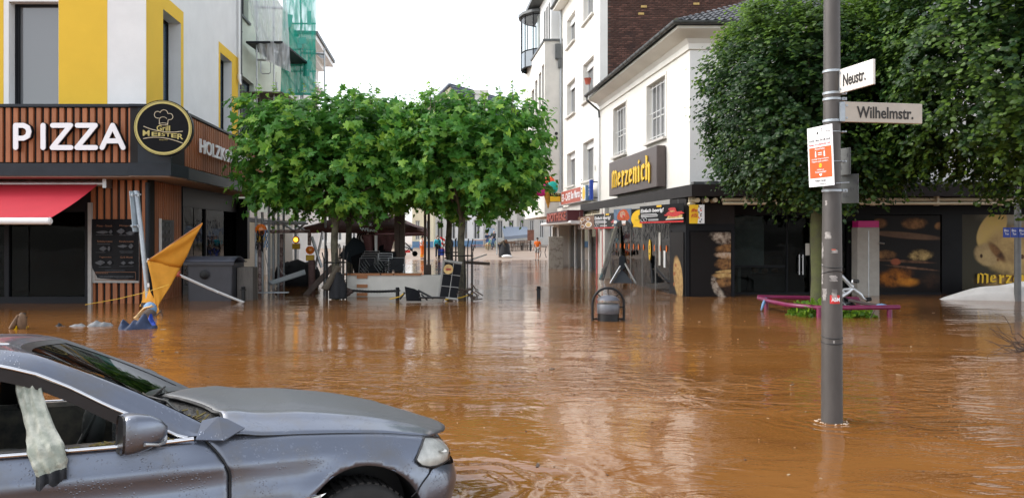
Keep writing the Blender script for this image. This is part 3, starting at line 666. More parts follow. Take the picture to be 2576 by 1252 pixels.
# steel-blue dark inside
x = MB(); fi = Frame((6.74, 23.2), (1, 0), (0, -1))
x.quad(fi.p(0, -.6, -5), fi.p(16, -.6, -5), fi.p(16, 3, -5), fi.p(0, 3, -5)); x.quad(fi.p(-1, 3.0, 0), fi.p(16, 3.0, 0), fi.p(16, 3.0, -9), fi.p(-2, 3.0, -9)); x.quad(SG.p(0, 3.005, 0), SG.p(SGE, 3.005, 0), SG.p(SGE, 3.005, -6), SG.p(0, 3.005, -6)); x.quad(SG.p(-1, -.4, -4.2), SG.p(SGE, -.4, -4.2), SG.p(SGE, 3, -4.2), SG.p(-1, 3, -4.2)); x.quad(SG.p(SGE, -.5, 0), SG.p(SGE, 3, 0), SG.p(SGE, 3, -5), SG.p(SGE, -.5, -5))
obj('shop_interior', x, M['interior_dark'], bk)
x = MB(); x.fbox(SG, 1.0, 7.5, -.5, .75, -3.2, -2.6); x.fbox(fi, 1.2, 6.5, -.5, .55, -2.2, -1.6); obj('shop_counter', x, M['interior_grey'], bk)
x = MB(); x.fbox(SG, .3, 7.6, -.5, 2.7, -2.5, -2.4); obj('reflection_board', x, mat('reflection_board', (.30, .33, .31), .7, var=.3, scale=1.2), bk)  # pale board added to lighten the street glass in place of its reflections
x = MB(); x.fbox(fi, 1.25, 6.4, .56, 1.15, -2.1, -1.7); obj('display_case', x, M['clear_glass'], bk)
x = MB()
for i in range(14): x.ball(fi.p(1.5 + i * .34, .66, -1.9), (.13, .1, .07), 8)
obj('bread_roll', x, M['wood_trim'], bk, 60)
x = MB()
for u0 in (0.05, 1.55, 3.05, 4.55, 6.05): x.fbox(SG, u0, u0 + 1.46, -.5, 2.35, -.02, -.008)
obj('shop_pane', x, glassmat('street_glass', (.66, .70, .66), 1.5, .02, .03), bk)
x = MB(); x.fbox(SG, 0, SGE - .9, 2.35, 3.0, -.06, .02)
for u0 in (0, 1.52, 3.02, 4.52, 6.02, 7.55): x.fbox(SG, u0 - .012, u0 + .012, -.5, 2.35, -.03, .004)
obj('shopfront_frame', x, M['grey_frame'], bk)
for i in range(11):                      # orange warning ovals on the glass
 x = MB(); u = .35 + i * .62; z = 1.42; x.prism(SG, [(u + .055 * math.cos(k * .524), z + .11 * math.sin(k * .524)) for k in range(12)], .008, .012); obj('warning_dot', x, M['orange'], bk)
x = MB(); x.prism(SG, [(2.1 + .13 * math.cos(k * .393), 1.35 + .36 * math.sin(k * .393)) for k in range(16)], .014, .02); o = obj('oval_sticker', x, M['yellow_sign'], bk)
x = MB()
for z in (1.45, 1.38, 1.2): x.fbox(SG, 2.02, 2.18, z, z + .03, .021, .024)
obj('sticker_print', x, M['ink'], o)
for (u, z0, z1_, mm) in ((.95, .85, 1.95, 'off_white'), (.45, .8, 1.35, 'white_paint')): x = MB(); x.fbox(SG, u, u + .18, z0, z1_, .006, .012); obj('paper_notice', x, M[mm], bk)
# leaning loose pane and the white columns at the far end
x = MB(); a = SG.p(7.2, 0, .2); x.quad(SG.p(6.0, 2.3, .05), SG.p(6.6, 2.3, .05), SG.p(7.6, -.4, .6), SG.p(6.7, -.4, .6)); o = obj('loose_pane', x, M['clear_glass'], bk)
s_ = o.modifiers.new('s', 'SOLIDIFY'); s_.thickness = .012
x = MB(); x.fbox(SG, 8.0, 8.35, -.6, 3.0, -.3, .12); x.fbox(SG, 8.6, 8.95, -.6, 3.0, -.3, .1); obj('column', x, M['cream_wall'], bk)
x = MB(); x.fbox(SG, 8.36, 8.42, -.6, 2.8, -.1, .13); obj('red_strip', x, M['red'], bk)
# posters on the pillar
M['crust'] = mat('crust', (.50, .26, .10), .6, col2=(.17, .07, .03), scale=7, thr=(.35, .68)); M['crumb'] = mat('crumb', (.66, .45, .17), .6, col2=(.30, .17, .06), scale=6, thr=(.4, .75)); M['flour'] = mat('flour', (.60, .50, .40), .7, col2=(.10, .06, .045), scale=9, thr=(.4, .62)); M['bread_dark'] = mat('bread_dark', (.26, .13, .07), .6, col2=(.05, .025, .02), scale=8, thr=(.38, .66))
M['oven_glow'] = mat('oven_glow', (.42, .15, .02), .6, col2=(.10, .03, .012), scale=3); M['shelf_brown'] = mat('shelf_brown', (.22, .12, .07), .6, var=.3, scale=4)
def printmat(name, base, blobs):
 """flat photo print: soft blobs (cx, cy, rx, ry, turn, colour, second colour, softness, noise) over a base colour"""
 m = bpy.data.materials.new(name); m.use_nodes = True; N, L = nodes(m); b = N['Principled BSDF']; b.inputs['Roughness'].default_value = .4; b.inputs['Specular IOR Level'].default_value = .12
 at = N.new('ShaderNodeAttribute'); at.attribute_name = 'puv'; last = None
 nz = N.new('ShaderNodeTexNoise'); nz.inputs['Scale'].default_value = 7; nz.inputs['Detail'].default_value = 7; nz.inputs['Roughness'].default_value = .68; L.new(at.outputs['Vector'], nz.inputs['Vector'])
 for cx_, cy_, rx, ry, rot, c1, c2, soft, nn in blobs:
  v = N.new('ShaderNodeVectorMath'); v.operation = 'SUBTRACT'; L.new(at.outputs['Vector'], v.inputs[0]); v.inputs[1].default_value = (cx_, cy_, 0)
  mp = N.new('ShaderNodeMapping'); mp.vector_type = 'TEXTURE'; mp.inputs['Rotation'].default_value = (0, 0, R(rot)); mp.inputs['Scale'].default_value = (rx, ry, 1); L.new(v.outputs[0], mp.inputs['Vector'])
  le = N.new('ShaderNodeVectorMath'); le.operation = 'LENGTH'; L.new(mp.outputs[0], le.inputs[0])
  ma = N.new('ShaderNodeMath'); ma.operation = 'MULTIPLY_ADD'; L.new(nz.outputs[0], ma.inputs[0]); ma.inputs[1].default_value = nn; L.new(le.outputs['Value'], ma.inputs[2])
  fr = N.new('ShaderNodeMapRange'); fr.interpolation_type = 'SMOOTHSTEP'; fr.inputs[1].default_value = 1 - soft + nn / 2; fr.inputs[2].default_value = 1 + nn / 2; fr.inputs[3].default_value = 1; fr.inputs[4].default_value = 0; L.new(ma.outputs[0], fr.inputs[0])
  cm = N.new('ShaderNodeMix'); cm.data_type = 'RGBA'; cm.inputs[6].default_value = (*c1, 1); cm.inputs[7].default_value = (*c2, 1); cr = N.new('ShaderNodeMapRange'); cr.inputs[1].default_value = .36; cr.inputs[2].default_value = .64; L.new(nz.outputs[0], cr.inputs[0]); L.new(cr.outputs[0], cm.inputs[0])
  mx = N.new('ShaderNodeMix'); mx.data_type = 'RGBA'; L.new(fr.outputs[0], mx.inputs[0])
  if last: L.new(last, mx.inputs[6])
  else: mx.inputs[6].default_value = (*base, 1)
  L.new(cm.outputs[2], mx.inputs[7]); last = mx.outputs[2]
 L.new(last, b.inputs['Base Color']); return m
def poster(name, label, F, u0, u1, z0, z1, base, blobs, n=.024, flip=False):
 t = thing(name, label, 'poster', F.p((u0 + u1) / 2, z0, n))
 x = MB(); x.fbox(F, u0, u1, z0, z1, n, n + .012); obj('board', x, M['black_panel'], t)
 x = MB(); x.quad(F.p(u0, z0, n + .015), F.p(u1, z0, n + .015), F.p(u1, z1, n + .015), F.p(u0, z1, n + .015)); o = obj('print', x, printmat(name + '_print', base, blobs), t)
 a = o.data.attributes.new('puv', 'FLOAT_VECTOR', 'POINT'); asp = (z1 - z0) / (u1 - u0); a.data.foreach_set('vector', [0, 0, 0, 1, 0, 0, 1, asp, 0, 0, asp, 0]); return t
def blob(cx_, cy_, rx, ry, n=14, j=.12, rot=0, seed=0):
 r_ = random.Random(seed + int(cx_ * 100) + int(cy_ * 1000)); out = []
 for k in range(n):
  a = 2 * math.pi * k / n; s_ = 1 + r_.uniform(-j, j); q, w_ = rx * math.cos(a) * s_, ry * math.sin(a) * s_
  out.append((cx_ + q * math.cos(rot) - w_ * math.sin(rot), cy_ + q * math.sin(rot) + w_ * math.cos(rot)))
 return out
BK_ = (.012, .010, .010); BR, DK, CR, FL, OG = (.34, .17, .065), (.06, .03, .018), (.60, .42, .17), (.55, .46, .37), (.46, .15, .02)
t = poster('bread_poster', 'black poster of torn rustic bread strips on the pillar front, shop name at bottom left', PFR, .12, PW_ - .12, -.5, 1.95, BK_,
 [(.85, 1.86, .42, .20, -10, FL, DK, .5, .5), (.90, 1.62, .34, .13, 12, BR, DK, .5, .5), (.92, 1.42, .38, .10, -6, FL, BR, .4, .4), (.88, 1.22, .30, .20, 0, BR, DK, .5, .6), (.92, 1.04, .34, .05, 4, CR, BR, .4, .3), (.90, .92, .40, .09, -3, BR, CR, .4, .4), (.9, .78, .42, .16, 8, DK, BR, .5, .6), (.60, .70, .10, .26, 12, FL, DK, .5, .5), (.78, .40, .12, .36, 28, FL, DK, .6, .6), (1.0, .55, .28, .2, 0, BK_, DK, .6, .3)])
TP = t; x = MB(); put_text(x, 'Merzenich', PFR.p(.16, -.12, .06), (1, 0, 0), (0, 0, 1), .44, .12, .006, 0, .012); obj('lettering', x, M['yellow_sign'], t)
t = poster('pizza_bread_poster', 'black poster of an upright pizza bread slice on the narrow street face of the pillar', PST, .12, PSL - .12, -.5, 1.95, BK_,
 [(.42, 1.06, .38, .72, -14, BR, CR, .25, .3), (.28, .98, .26, .62, -10, CR, BR, .3, .3), (.60, 1.42, .09, .07, 0, (.35, .06, .02), BR, .4, .3), (.70, 1.15, .10, .08, 0, (.35, .06, .02), BR, .4, .3), (.72, .82, .09, .08, 0, (.35, .06, .02), BR, .4, .3), (.72, .36, .24, .14, 20, FL, BR, .5, .6), (.5, .26, .2, .1, 0, BR, DK, .5, .5)])
x = MB(); put_text(x, 'Merzenich', PST.p(PSL - .16, -.14, .06), (-PST.d.x, -PST.d.y, 0), (0, 0, 1), .34, .1, .006, 0, .012); obj('lettering', x, M['yellow_sign'], t)
# front shop: plane y = 23.2
FU = lambda px: fi.u(px); fz = lambda py, n=0: HCAM - (py - CY) / FPX * (23.2 - n)
x = MB(); x.fbox(fi, 0, FU(2130), fz(541), 3.0, -.1, .0); x.fbox(fi, 0, 15.5, -.6, fz(735), -.1, -.002)
for px in (1846, 1980, 2044): x.fbox(fi, FU(px) - .02, FU(px) + .02, -.55, fz(541), -.05, .01)
x.fbox(fi, FU(1846), FU(1975), fz(672), fz(667), -.06, .012)
obj('shopfront_frame', x, M['dark_frame'], bk)
x = MB(); x.fbox(fi, FU(1848), FU(1978), fz(735), fz(541), -.03, -.015); x.fbox(fi, FU(1982), FU(2042), fz(735), fz(541), -.03, -.015); x.fbox(fi, FU(2046), FU(2128), fz(735), fz(541), -.03, -.015); obj('shop_pane', x, M['shop_glass'], bk)
x = MB(); x.fbox(fi, FU(1850), FU(1930), fz(671), fz(543), -.35, -.3); obj('inner_screen', x, mat('inner_screen', (.26, .31, .30), .6, var=.2), bk)
x = MB()
for px in (2008, 2017): x.tube([fi.p(FU(px), fz(690), .09), fi.p(FU(px), fz(640), .09)], .02, 8)
for py in (684, 646):
 for px in (2008, 2017): x.tube([fi.p(FU(px), fz(py), -.02), fi.p(FU(px), fz(py), .09)], .012, 6)
obj('door_handle', x, M['steel'], bk, 60)
x = MB(); x.fbox(fi, FU(2026), FU(2046), fz(642), fz(612), .004, .01); obj('paper_notice', x, M['off_white'], bk)
x = MB(); x.fbox(fi, FU(2130), FU(2199), -.6, 3.0, -.1, 0); x.fbox(fi, FU(2199), 16, fz(540), 3.0, -.1, -.001); x.fbox(fi, FU(2369), FU(2420), -.6, fz(540), -.1, .01); obj('front_panel', x, M['black_panel'], bk)
ov = poster('oven_poster', 'large dark window print of loaves baking on oven shelves with an orange glow', fi, FU(2196), FU(2366), fz(735), fz(542), BK_,
 [(.62, 1.02, .24, .10, 0, BR, DK, .5, .4), (.1, 1.02, .14, .09, 0, DK, BR, .5, .4), (.98, .98, .08, .07, 0, BR, DK, .5, .3), (.5, .84, .6, .055, -5, (.12, .07, .045), (.17, .10, .06), .3, .1), (.17, .56, .20, .08, 0, BR, DK, .5, .5), (.70, .55, .22, .10, 4, CR, DK, .6, .7), (.45, .46, .55, .025, -3, (.20, .10, .06), DK, .4, .2), (.34, .45, .09, .06, 0, (.34, .10, .05), (.25, .07, .04), .4, .2), (.32, .22, .34, .17, 8, OG, (.10, .035, .012), .7, .5), (.52, .15, .22, .09, 0, (.62, .25, .03), OG, .8, .3), (.6, .36, .5, .02, -6, (.25, .13, .08), DK, .5, .2), (.85, .18, .2, .16, 0, DK, BK_, .7, .3)], n=-.03)
lf = poster('loaf_poster', 'large window print of a sliced pale loaf with yellow shop name over it', fi, FU(2420), FU(2800), fz(729), fz(536), (.05, .045, .03),
 [(.55, .50, .5, .12, 0, (.40, .38, .30), (.30, .28, .22), .6, .2), (.20, .40, .085, .15, -32, CR, (.64, .46, .14), .12, .05), (.42, .26, .34, .19, 0, CR, (.34, .22, .10), .3, .25), (.17, .235, .10, .085, -20, (.50, .36, .17), (.30, .20, .10), .3, .3), (.235, .25, .035, .11, 40, BR, DK, .5, .3), (.13, .225, .012, .018, 0, DK, DK, .5, .1), (.24, .2, .012, .014, 0, DK, BR, .5, .1), (.4, .22, .02, .02, 0, DK, BR, .5, .2), (.35, .06, .3, .06, 0, BR, CR, .6, .5)], n=-.03)
# machine with a pink top between door and oven print
mc = thing('vending_machine', 'tall grey cabinet with a pink top band between the shop door and the oven print', 'machine', fi.p(FU(2166), -.5, .2))
x = MB(); x.fbox(fi, FU(2141), FU(2196), -.6, fz(572), .02, .42); bevel(obj('cabinet', x, mat('cabinet_grey', (.36, .335, .30), .55, var=.1), mc), .02)
x = MB(); x.fbox(fi, FU(2143), FU(2194), fz(572) + .003, fz(556), .03, .43); obj('top_band', x, M['magenta'], mc)
x = MB(); x.fbox(fi, FU(2168), FU(2170), -.5, fz(580), .42, .425); obj('seam', x, M['steel'], mc)
x = MB(); x.tube([fi.p(FU(2193), fz(610), .45), fi.p(FU(2205), fz(612), .5)], .025, 8); obj('door_handle', x, M['steel'], mc)
# big shop sign over the canopy
ms = thing('bakery_sign', 'brown box sign with yellow blackletter style shop name above the canopy', 'sign', RS.p(3, 3.6, .2))
SN = .36; ua, ub = RS.u(1652, SN), RS.u(1532, SN); z1_ = RS.uz(1652, 365, SN)[1]; z0_ = RS.uz(1532, 494, SN)[1]
x = MB(); x.fbox(RS, ua, ub, z0_, z1_, .03, SN); bevel(obj('sign_box', x, M['brown_sign'], ms), .03)
x = MB()
O = RS.p(ub - (ub - ua) * .1, z0_ + (z1_ - z0_) * .2, SN + .02); UU = -Vector((DR.x, DR.y, 0)); WW = (ub - ua) * .8; HH = (z1_ - z0_) * .56
# broad-nib letters: heavy uprights with tapering feet, drawn as prisms
GL = {'M': [[(0, 0), (0.02, 1), (.16, 1.12), (.2, .9), (.14, .05)], [(.38, .02), (.4, .9), (.2, 1.06), (.3, 1.16), (.55, 1.0), (.53, .06)], [(.78, .0), (.8, .9), (.55, 1.0), (.68, 1.14), (.97, 1.0), (.95, .1)]],
 'e': [[(.1, .1), (.02, .5), (.2, .92), (.42, .78), (.3, .5), (.38, .2)], [(.3, .05), (.9, .2), (.95, .3), (.4, .28)], [(.3, .92), (.7, .95), (.95, .62), (.3, .45), (.32, .55), (.62, .66), (.5, .8)]],
 'r': [[(.2, -.05), (.22, .8), (.05, .9), (.4, 1), (.6, .85), (.56, .0)], [(.56, .6), (.7, .95), (1, .85), (.95, .65)]],
 'z': [[(.05, .75), (.1, .95), (.95, .9), (.95, .78)], [(.6, .78), (.95, .8), (.45, .15), (.05, .12)], [(.05, .0), (.05, .14), (.98, .18), (.98, .05)]],
 'n': [[(.02, .0), (.04, .8), (-.05, .9), (.2, 1), (.4, .85), (.36, .06)], [(.4, .8), (.7, 1), (.98, .8), (.98, .04), (.66, -.05), (.64, .72)]],
 'i': [[(.2, .02), (.22, .8), (.1, .88), (.4, 1), (.75, .8), (.72, .05)], [(.25, 1.14), (.5, 1.3), (.75, 1.16), (.5, 1.05)]],
 'c': [[(.1, .1), (.02, .5), (.2, .92), (.45, .8), (.36, .5), (.42, .2)], [(.3, .02), (.9, .14), (.95, .26), (.4, .22)], [(.25, .92), (.7, 1), (.95, .82), (.8, .7), (.45, .8)]],
 'h': [[(.02, .0), (.05, 1.3), (.0, 1.42), (.3, 1.38), (.38, 1.25), (.36, .06)], [(.4, .8), (.7, 1), (.98, .8), (.98, .0), (.8, -.18), (.66, .0), (.64, .72)]]}
def blackletter(mb, body, O, U_, w, h, n, thick, ws=None):
 ws = {'M': 1.45, 'i': .62, 'r': .8, 'z': .85}; tot = sum(ws.get(c, .9) for c in body) + .14 * (len(body) - 1); pos = 0; N_ = Vector(U_).cross(Vector((0, 0, 1)))
 for ch in body:
  cw = ws.get(ch, .9)
  for j, sh in enumerate(GL[ch]):
   pts = [O + Vector(U_) * ((pos + a * cw) / tot * w) + Vector((0, 0, b * h * .8)) for a, b in sh]; k = len(pts); e = N_ * (n + j * .002); f_ = N_ * (n + thick + j * .002)
   mb.add([p + e for p in pts] + [p + f_ for p in pts], [tuple(range(k))[::-1], tuple(range(k, 2 * k))] + [(i, (i + 1) % k, k + (i + 1) % k, k + i) for i in range(k)])
  pos += cw + .14
blackletter(x, 'Merzenich', O, UU, WW, HH, .0, .03); obj('lettering', x, M['yellow_sign'], ms)
for g_, n_, mm in ((.03, .006, 'ink'), (0, .016, 'yellow_sign')):
 x = MB(); blackletter(x, 'Merzenich', fi.p(FU(2456) - g_ * .6, fz(712) - g_, .03), (1, 0, 0), FU(2640) - FU(2456) + g_, (fz(684) - fz(712)) * 1.0 + g_ * 2, n_, .008); obj('lettering', x, M[mm], lf)
# hanging banners under the canopy on the street side and corner
M['cake_red'] = mat('cake_red', (.50, .03, .03), .4, var=.5, scale=25); M['hair_red'] = mat('hair_red', (.50, .085, .02), .7, var=.4, scale=12); M['photo_blue'] = mat('photo_blue', (.10, .16, .24), .6, var=.5, scale=3)
def hung(name, label, cat, pl, Yl, pr, Yr, yt, yb, back='black_panel', group=None):
 a = P(pl, yt, Yl); b = P(pr, yt, Yr); zb = P(pl, yb, Yl).z; d = Vector((b.x - a.x, b.y - a.y)); L_ = d.length
 F = Frame((a.x, a.y), d, (d.y, -d.x)); t = thing(name, label, cat, Vector((a.x, a.y, zb)), group)
 x = MB(); x.fbox(F, 0, L_, zb, a.z, -.012, 0); obj('board', x, M[back], t)
 x = MB()
 for k in (.12, .88): x.tube([F.p(L_ * k, a.z, -.006), F.p(L_ * k, 2.98, -.006)], .006, 5)
 obj('hanger', x, M['steel'], t)
 return t, F, L_, zb, a.z
def shp(t, F, L_, zb, zt, m_, pts, n, name='print'):
 x = MB(); x.prism(F, [(L_ * a, zb + (zt - zb) * b) for a, b in pts], n, n + .004); return obj(name, x, M[m_], t)
def berry(label, *a):
 t, F, L_, zb, zt = hung('berry_banner', label, 'banner', *a, group='berry cake banners under the canopy'); H_ = zt - zb; D3 = (F.d.x, F.d.y, 0)
 at = lambda a, b, e=.012: F.p(L_ * a, zb + H_ * b, e)
 x = MB(); put_text(x, 'Einfach beerig!', at(.03, .56), D3, (0, 0, 1), L_ * .54, H_ * .27, .004, .25, .02)
 for a_, b in ((.42, .5), (.45, .43), (.44, .36)): x.fbox(F, L_ * .04, L_ * a_, zb + H_ * b, zb + H_ * (b + .03), .009, .012)
 for c in (.07, .15): x.tube([at(c + .036 * math.cos(k * .628), .2 + .1 * math.sin(k * .628)) for k in range(11)], .007, 4)
 for b in (.2, .14): x.fbox(F, L_ * .22, L_ * .46, zb + H_ * b, zb + H_ * (b + .025), .009, .012)
 obj('lettering', x, M['sign_white'], t); g = (t, F, L_, zb, zt)
 shp(*g, 'red', [(0, 0), (1, 0), (1, .085), (0, .085)], .008)
 shp(*g, 'off_white', [(.64, .22), (1, .24), (1, .17), (.62, .15)], .009); shp(*g, 'crumb', [(.66, .22), (.98, .24), (.98, .4), (.68, .36)], .014)
 shp(*g, 'cake_red', blob(.8, .47, .2, .15, 18, .25), .019); shp(*g, 'cake_red', blob(.78, .7, .09, .09, 12, .2), .019); shp(*g, 'crumb', blob(.78, .6, .06, .04), .024)
 shp(*g, 'yellow_sign', [(.42, .88), (.53, .88), (.53, .99), (.42, .99)], .009); return g
berry('nearer black banner reading Einfach beerig with red berry cake fully in view', 1609.5, 25.4, 1720, 22.35, 519.5, 562)
berry('farther black banner reading Einfach beerig partly covered by the laughing woman photo', 1494.5, 33.0, 1571, 29.2, 539.5, 575)
g = hung('food_banner', 'dark banner with five round plates and cups of food, farthest along the canopy', 'banner', 1453.5, 36.2, 1496, 33.4, 546, 577, 'bread_dark')
for c in ((.3, .75), (.62, .78), (.15, .52), (.3, .22)): shp(*g, 'white_paint', blob(*c, .13, .15, 12, .02), .004); shp(*g, 'crust', blob(*c, .1, .11, 12, .1), .01)
shp(*g, 'white_paint', blob(.66, .36, .19, .22, 14, .02), .005); shp(*g, 'crumb', blob(.66, .36, .14, .16, 14, .05), .012)
g = hung('woman_banner', 'photo banner of a laughing woman with long red hair holding a cup', 'banner', 1544, 28.9, 1589, 27.6, 527, 569, 'photo_blue')
shp(*g, 'hair_red', [(.22, .4), (.2, .6), (.28, .78), (.38, .92), (.55, .98), (.72, .92), (.84, .7), (.9, .45), (.8, .34), (.5, .3)], .004)
shp(*g, 'skin', blob(.52, .68, .15, .2, 14, .03), .01); shp(*g, 'red', blob(.57, .58, .055, .075, 10, .02), .016); shp(*g, 'ink', blob(.45, .74, .03, .015, 8, 0), .016); shp(*g, 'ink', blob(.6, .76, .03, .015, 8, 0), .017); shp(*g, 'skin', blob(.52, .68, .02, .05, 8, 0), .018)
shp(*g, 'ink', [(.15, 0), (.2, .2), (.4, .34), (.75, .34), (.95, .15), (.98, 0)], .012); shp(*g, 'white_paint', [(.5, .12), (.48, .32), (.72, .32), (.68, .12)], .02); shp(*g, 'white_paint', blob(.1, .25, .1, .1), .007); shp(*g, 'skin', blob(.62, .1, .1, .05), .024)
g = hung('yellow_banner', 'black banner with a big yellow disc, half hidden behind the nearer berry banner', 'banner', 1588, 27.4, 1645, 25.9, 526, 571)
shp(*g, 'yellow_sign', blob(.46, .46, .46, .5, 22, 0), .004); shp(*g, 'yellow_sign', [(.1, 0), (1, 0), (1, .12), (.1, .12)], .006)
x = MB(); F, L_, zb, zt = g[1:]; put_text(x, 't.', F.p(L_ * .32, zb + (zt - zb) * .42, .012), (F.d.x, F.d.y, 0), (0, 0, 1), L_ * .16, (zt - zb) * .26, .004, .2, .03); x.fbox(F, L_ * .2, L_ * .6, zb + (zt - zb) * .36, zb + (zt - zb) * .375, .01, .013); obj('lettering', x, M['ink'], g[0])
g = hung('yellow_white_sign', 'small square sign half yellow with red handwriting and half patterned, at the canopy corner', 'sign', 1734, 22.0, 1772, 21.95, 515, 562, 'yellow_sign')
shp(*g, 'white_paint', [(.55, 0), (1, 0), (1, 1), (.62, 1), (.56, .7), (.62, .5)], .004);
for i in range(9): shp(*g, ['ink', 'photo_blue', 'orange_red', 'bread_dark'][i % 4], blob(.72 + .09 * math.sin(i * 2.2), .1 + .1 * i, .07, .035, 9, .3, i), .009)
x = MB(); F, L_, zb, zt = g[1:]; D3 = (F.d.x, F.d.y, 0)
put_text(x, '#free', F.p(L_ * .1, zb + (zt - zb) * .6, .006), D3, (0, .0, 1), L_ * .42, (zt - zb) * .22, .004, .3, .01); put_text(x, '#1Eis', F.p(L_ * .1, zb + (zt - zb) * .32, .006), D3, (0, 0, 1), L_ * .4, (zt - zb) * .22, .004, .3, .01); obj('lettering', x, M['red'], g[0])
# ------------------------------------------------------------------ the tall white house with the brick firewall
WH = Frame((RS.p(UE, 0).x, RS.p(UE, 0).y), DR, NRT)
wh = thing('white_house', 'tall white rendered house with a brown brick firewall above the bakery roof', 'building', WH.p(4, -.6, -3))
WL = WH.u(1414)
def rect(F, pl, pr, yt, yb, n=0):        # opening from near-vertical edges and heights read at its right (near) edge
 u0, u1 = F.u(pr, n), F.u(pl, n); return [u0, u1, F.uz(pr, yb, n)[1], F.uz(pr, yt, n)[1]]
T = lambda x_, y_: ((2000 + x_ / 1.789) / 1.5528, (y_ / 1.789) / 1.5528)
wins = []
cols = ((T(571, 0)[0], T(497, 0)[0]), (T(441, 0)[0], T(384, 0)[0]))
rows_ = {0: [(382, 668), (962, 1250), (-190, 88)], 1: [(538, 782), (1048, 1290), (66, 275)]}
for c, (pr, pl) in enumerate(cols):
 for (yt, yb) in rows_[c]: wins.append(rect(WH, pl, pr, T(0, yt)[1], T(0, yb)[1]))
ZW = 15.6
obj('wall', wall(WH, 0, WL, 3.4, ZW, [tuple(h) + (.3,) for h in wins]), M['white_wall_warm'], wh)
for h in wins:
 window(WH, h, wh, depth=.3, pm='pane_grey', mull=(.5,), sill=.14, fw=.06, sillm='grey_wall')
 x = MB(); x.fbox(WH, h[0] + .02, h[1] - .02, h[3] - .35, h[3] - .01, -.27, -.2)
 obj('roller_shutter', x, M['white_frame'], wh)
x = MB(); x.fbox(WH, .02, .5, 3.4, ZW, .001, .02); obj('corner_strip', x, M['white_paint'], wh)
WG = Frame((WH.o.x, WH.o.y), (1, 0), (0, -1))             # gable wall facing the camera: brick
x = MB(); x.quad(WG.p(.35, 2.0, -.02), WG.p(16, 2.0, -.02), WG.p(16, ZW, -.02), WG.p(.35, ZW, -.02)); x.quad(WG.p(0, 2, .0), WG.p(.35, 2, 0), WG.p(.35, ZW, 0), WG.p(0, ZW, 0)); obj('wall', x, M['white_wall_warm'], wh)
x = MB(); x.quad(WG.p(.35, 7.5, -.005), WG.p(16, 7.5, -.005), WG.p(16, ZW - .3, -.005), WG.p(.35, ZW - .3, -.005)); M['mortar'] = mat('mortar', (.075, .05, .04), .95, var=.4, scale=3); obj('mortar', x, M['mortar'], wh)
M['brick'] = mat('brick', (.15, .066, .045), .9, col2=(.07, .036, .03), scale=1.3, rand=.45, bump=.4, bscale=30); M['brick_pale'] = mat('brick_pale', (.50, .34, .12), .9, var=.2)
bw, bh = .262, .087; bricks = []
for r_ in range(80):
 z = 7.6 + r_ * bh
 for c_ in range(24):
  u = .36 + c_ * bw + (.5 * bw if r_ % 2 else 0); pxx = CX + FPX * (WG.o.x + u) / 35.2; pyy = CY - FPX * (z - HCAM) / 35.2
  if pyy < -40 or pyy > 265 or pxx > 1860 or u + bw > 15: continue
  roofy = 50 - .2 * (pxx - 1712) if pxx > 1712 else 62 + .778 * (1735 - pxx)
  vis = pyy < roofy + 8
  if vis: bricks.append((u, z, pyy > 0 and pyy < roofy - 4))
bricks.sort(key=lambda b: (not b[2], rnd.random()))
proto = []
for k in range(4):
 b = MB(); w2, h2_ = bw / 2 - .008 - .004 * k, bh / 2 - .008
 b.add([(-w2, 0, -h2_), (w2, 0, -h2_ + .004 * (k % 2)), (w2 - .003, 0, h2_), (-w2, 0, h2_ - .003), (-w2 + .006, -.018 - .004 * k, -h2_ + .006), (w2 - .006, -.02, -h2_ + .006), (w2 - .006, -.022 - .003 * k, h2_ - .006), (-w2 + .006, -.02, h2_ - .006)], [(4, 5, 6, 7), (0, 1, 5, 4), (1, 2, 6, 5), (2, 3, 7, 6), (3, 0, 4, 7)]); proto.append(b)
bp0 = None; meshes = []
for i, (u, z, v_) in enumerate(bricks[:298]):
 k = rnd.randrange(4); c = WG.p(u + bw / 2, z + bh / 2, -.004)
 if len(meshes) <= 3 and i < 4: k = i; o = obj('brick', proto[k], M['brick'], wh, local=True); meshes.append(o.data)
 else: o = bpy.data.objects.new('brick', meshes[k]); COL.objects.link(o); o.parent = wh
 o.location = c - wh.location + Vector((0, rnd.uniform(-.008, .006), 0)); o.rotation_euler = (rnd.uniform(-.02, .02), rnd.uniform(-.02, .02), 0)
b = MB()
for (u, z, v_) in bricks[298:]:
 p_ = proto[rnd.randrange(4)]; c = WG.p(u + bw / 2, z + bh / 2, -.004); b.add([Vector(v) + c for v in p_.v], p_.f)
obj('brickwork', b, M['brick'], wh, kind='stuff')
for px, py in ((1620, 17), (1613, 35), (1752, 10)):
 q = P(px, py, 35.15); x = MB(); x.box((q.x, 35.17, q.z), (.27, .06, .1)); obj('pale_brick', x, M['brick_pale'], wh, label='single pale yellow brick')
x = MB(); x.quad(WG.p(16, -.6, 0), WG.p(16, ZW, 0), WG.p(16, ZW, -12), WG.p(16, -.6, -12)); x.quad(WH.p(WL, -.6, 0), WH.p(WL, ZW, 0), WG.p(16, ZW, -12), WG.p(16, -.6, -12)); x.quad(WG.p(0, ZW, 0), WG.p(16, ZW, 0), WG.p(16, ZW, -12), WH.p(WL, ZW, 0)); obj('roof', x, M['grey_wall'], wh)
# eaves piece at the top of the far part
x = MB(); x.fbox(WH, WH.u(1452), WL, WH.uz(1430, 4)[1], ZW, .0, .55); obj('eaves', x, M['white_wall_warm'], wh)
x = MB(); q = WH.uz(1430, 8)[1]; x.tube([WH.p(WH.u(1450), q + .3, .62), WH.p(WL + .2, q + .3, .62)], .09, 10); obj('gutter', x, M['zinc'], wh, 50)
x = MB(); x.tube([WH.p(WL - .15, 16, .1), WH.p(WL - .15, 3.2, .1)], .07, 10); obj('downpipe', x, M['pipe_grey'], wh, 50)
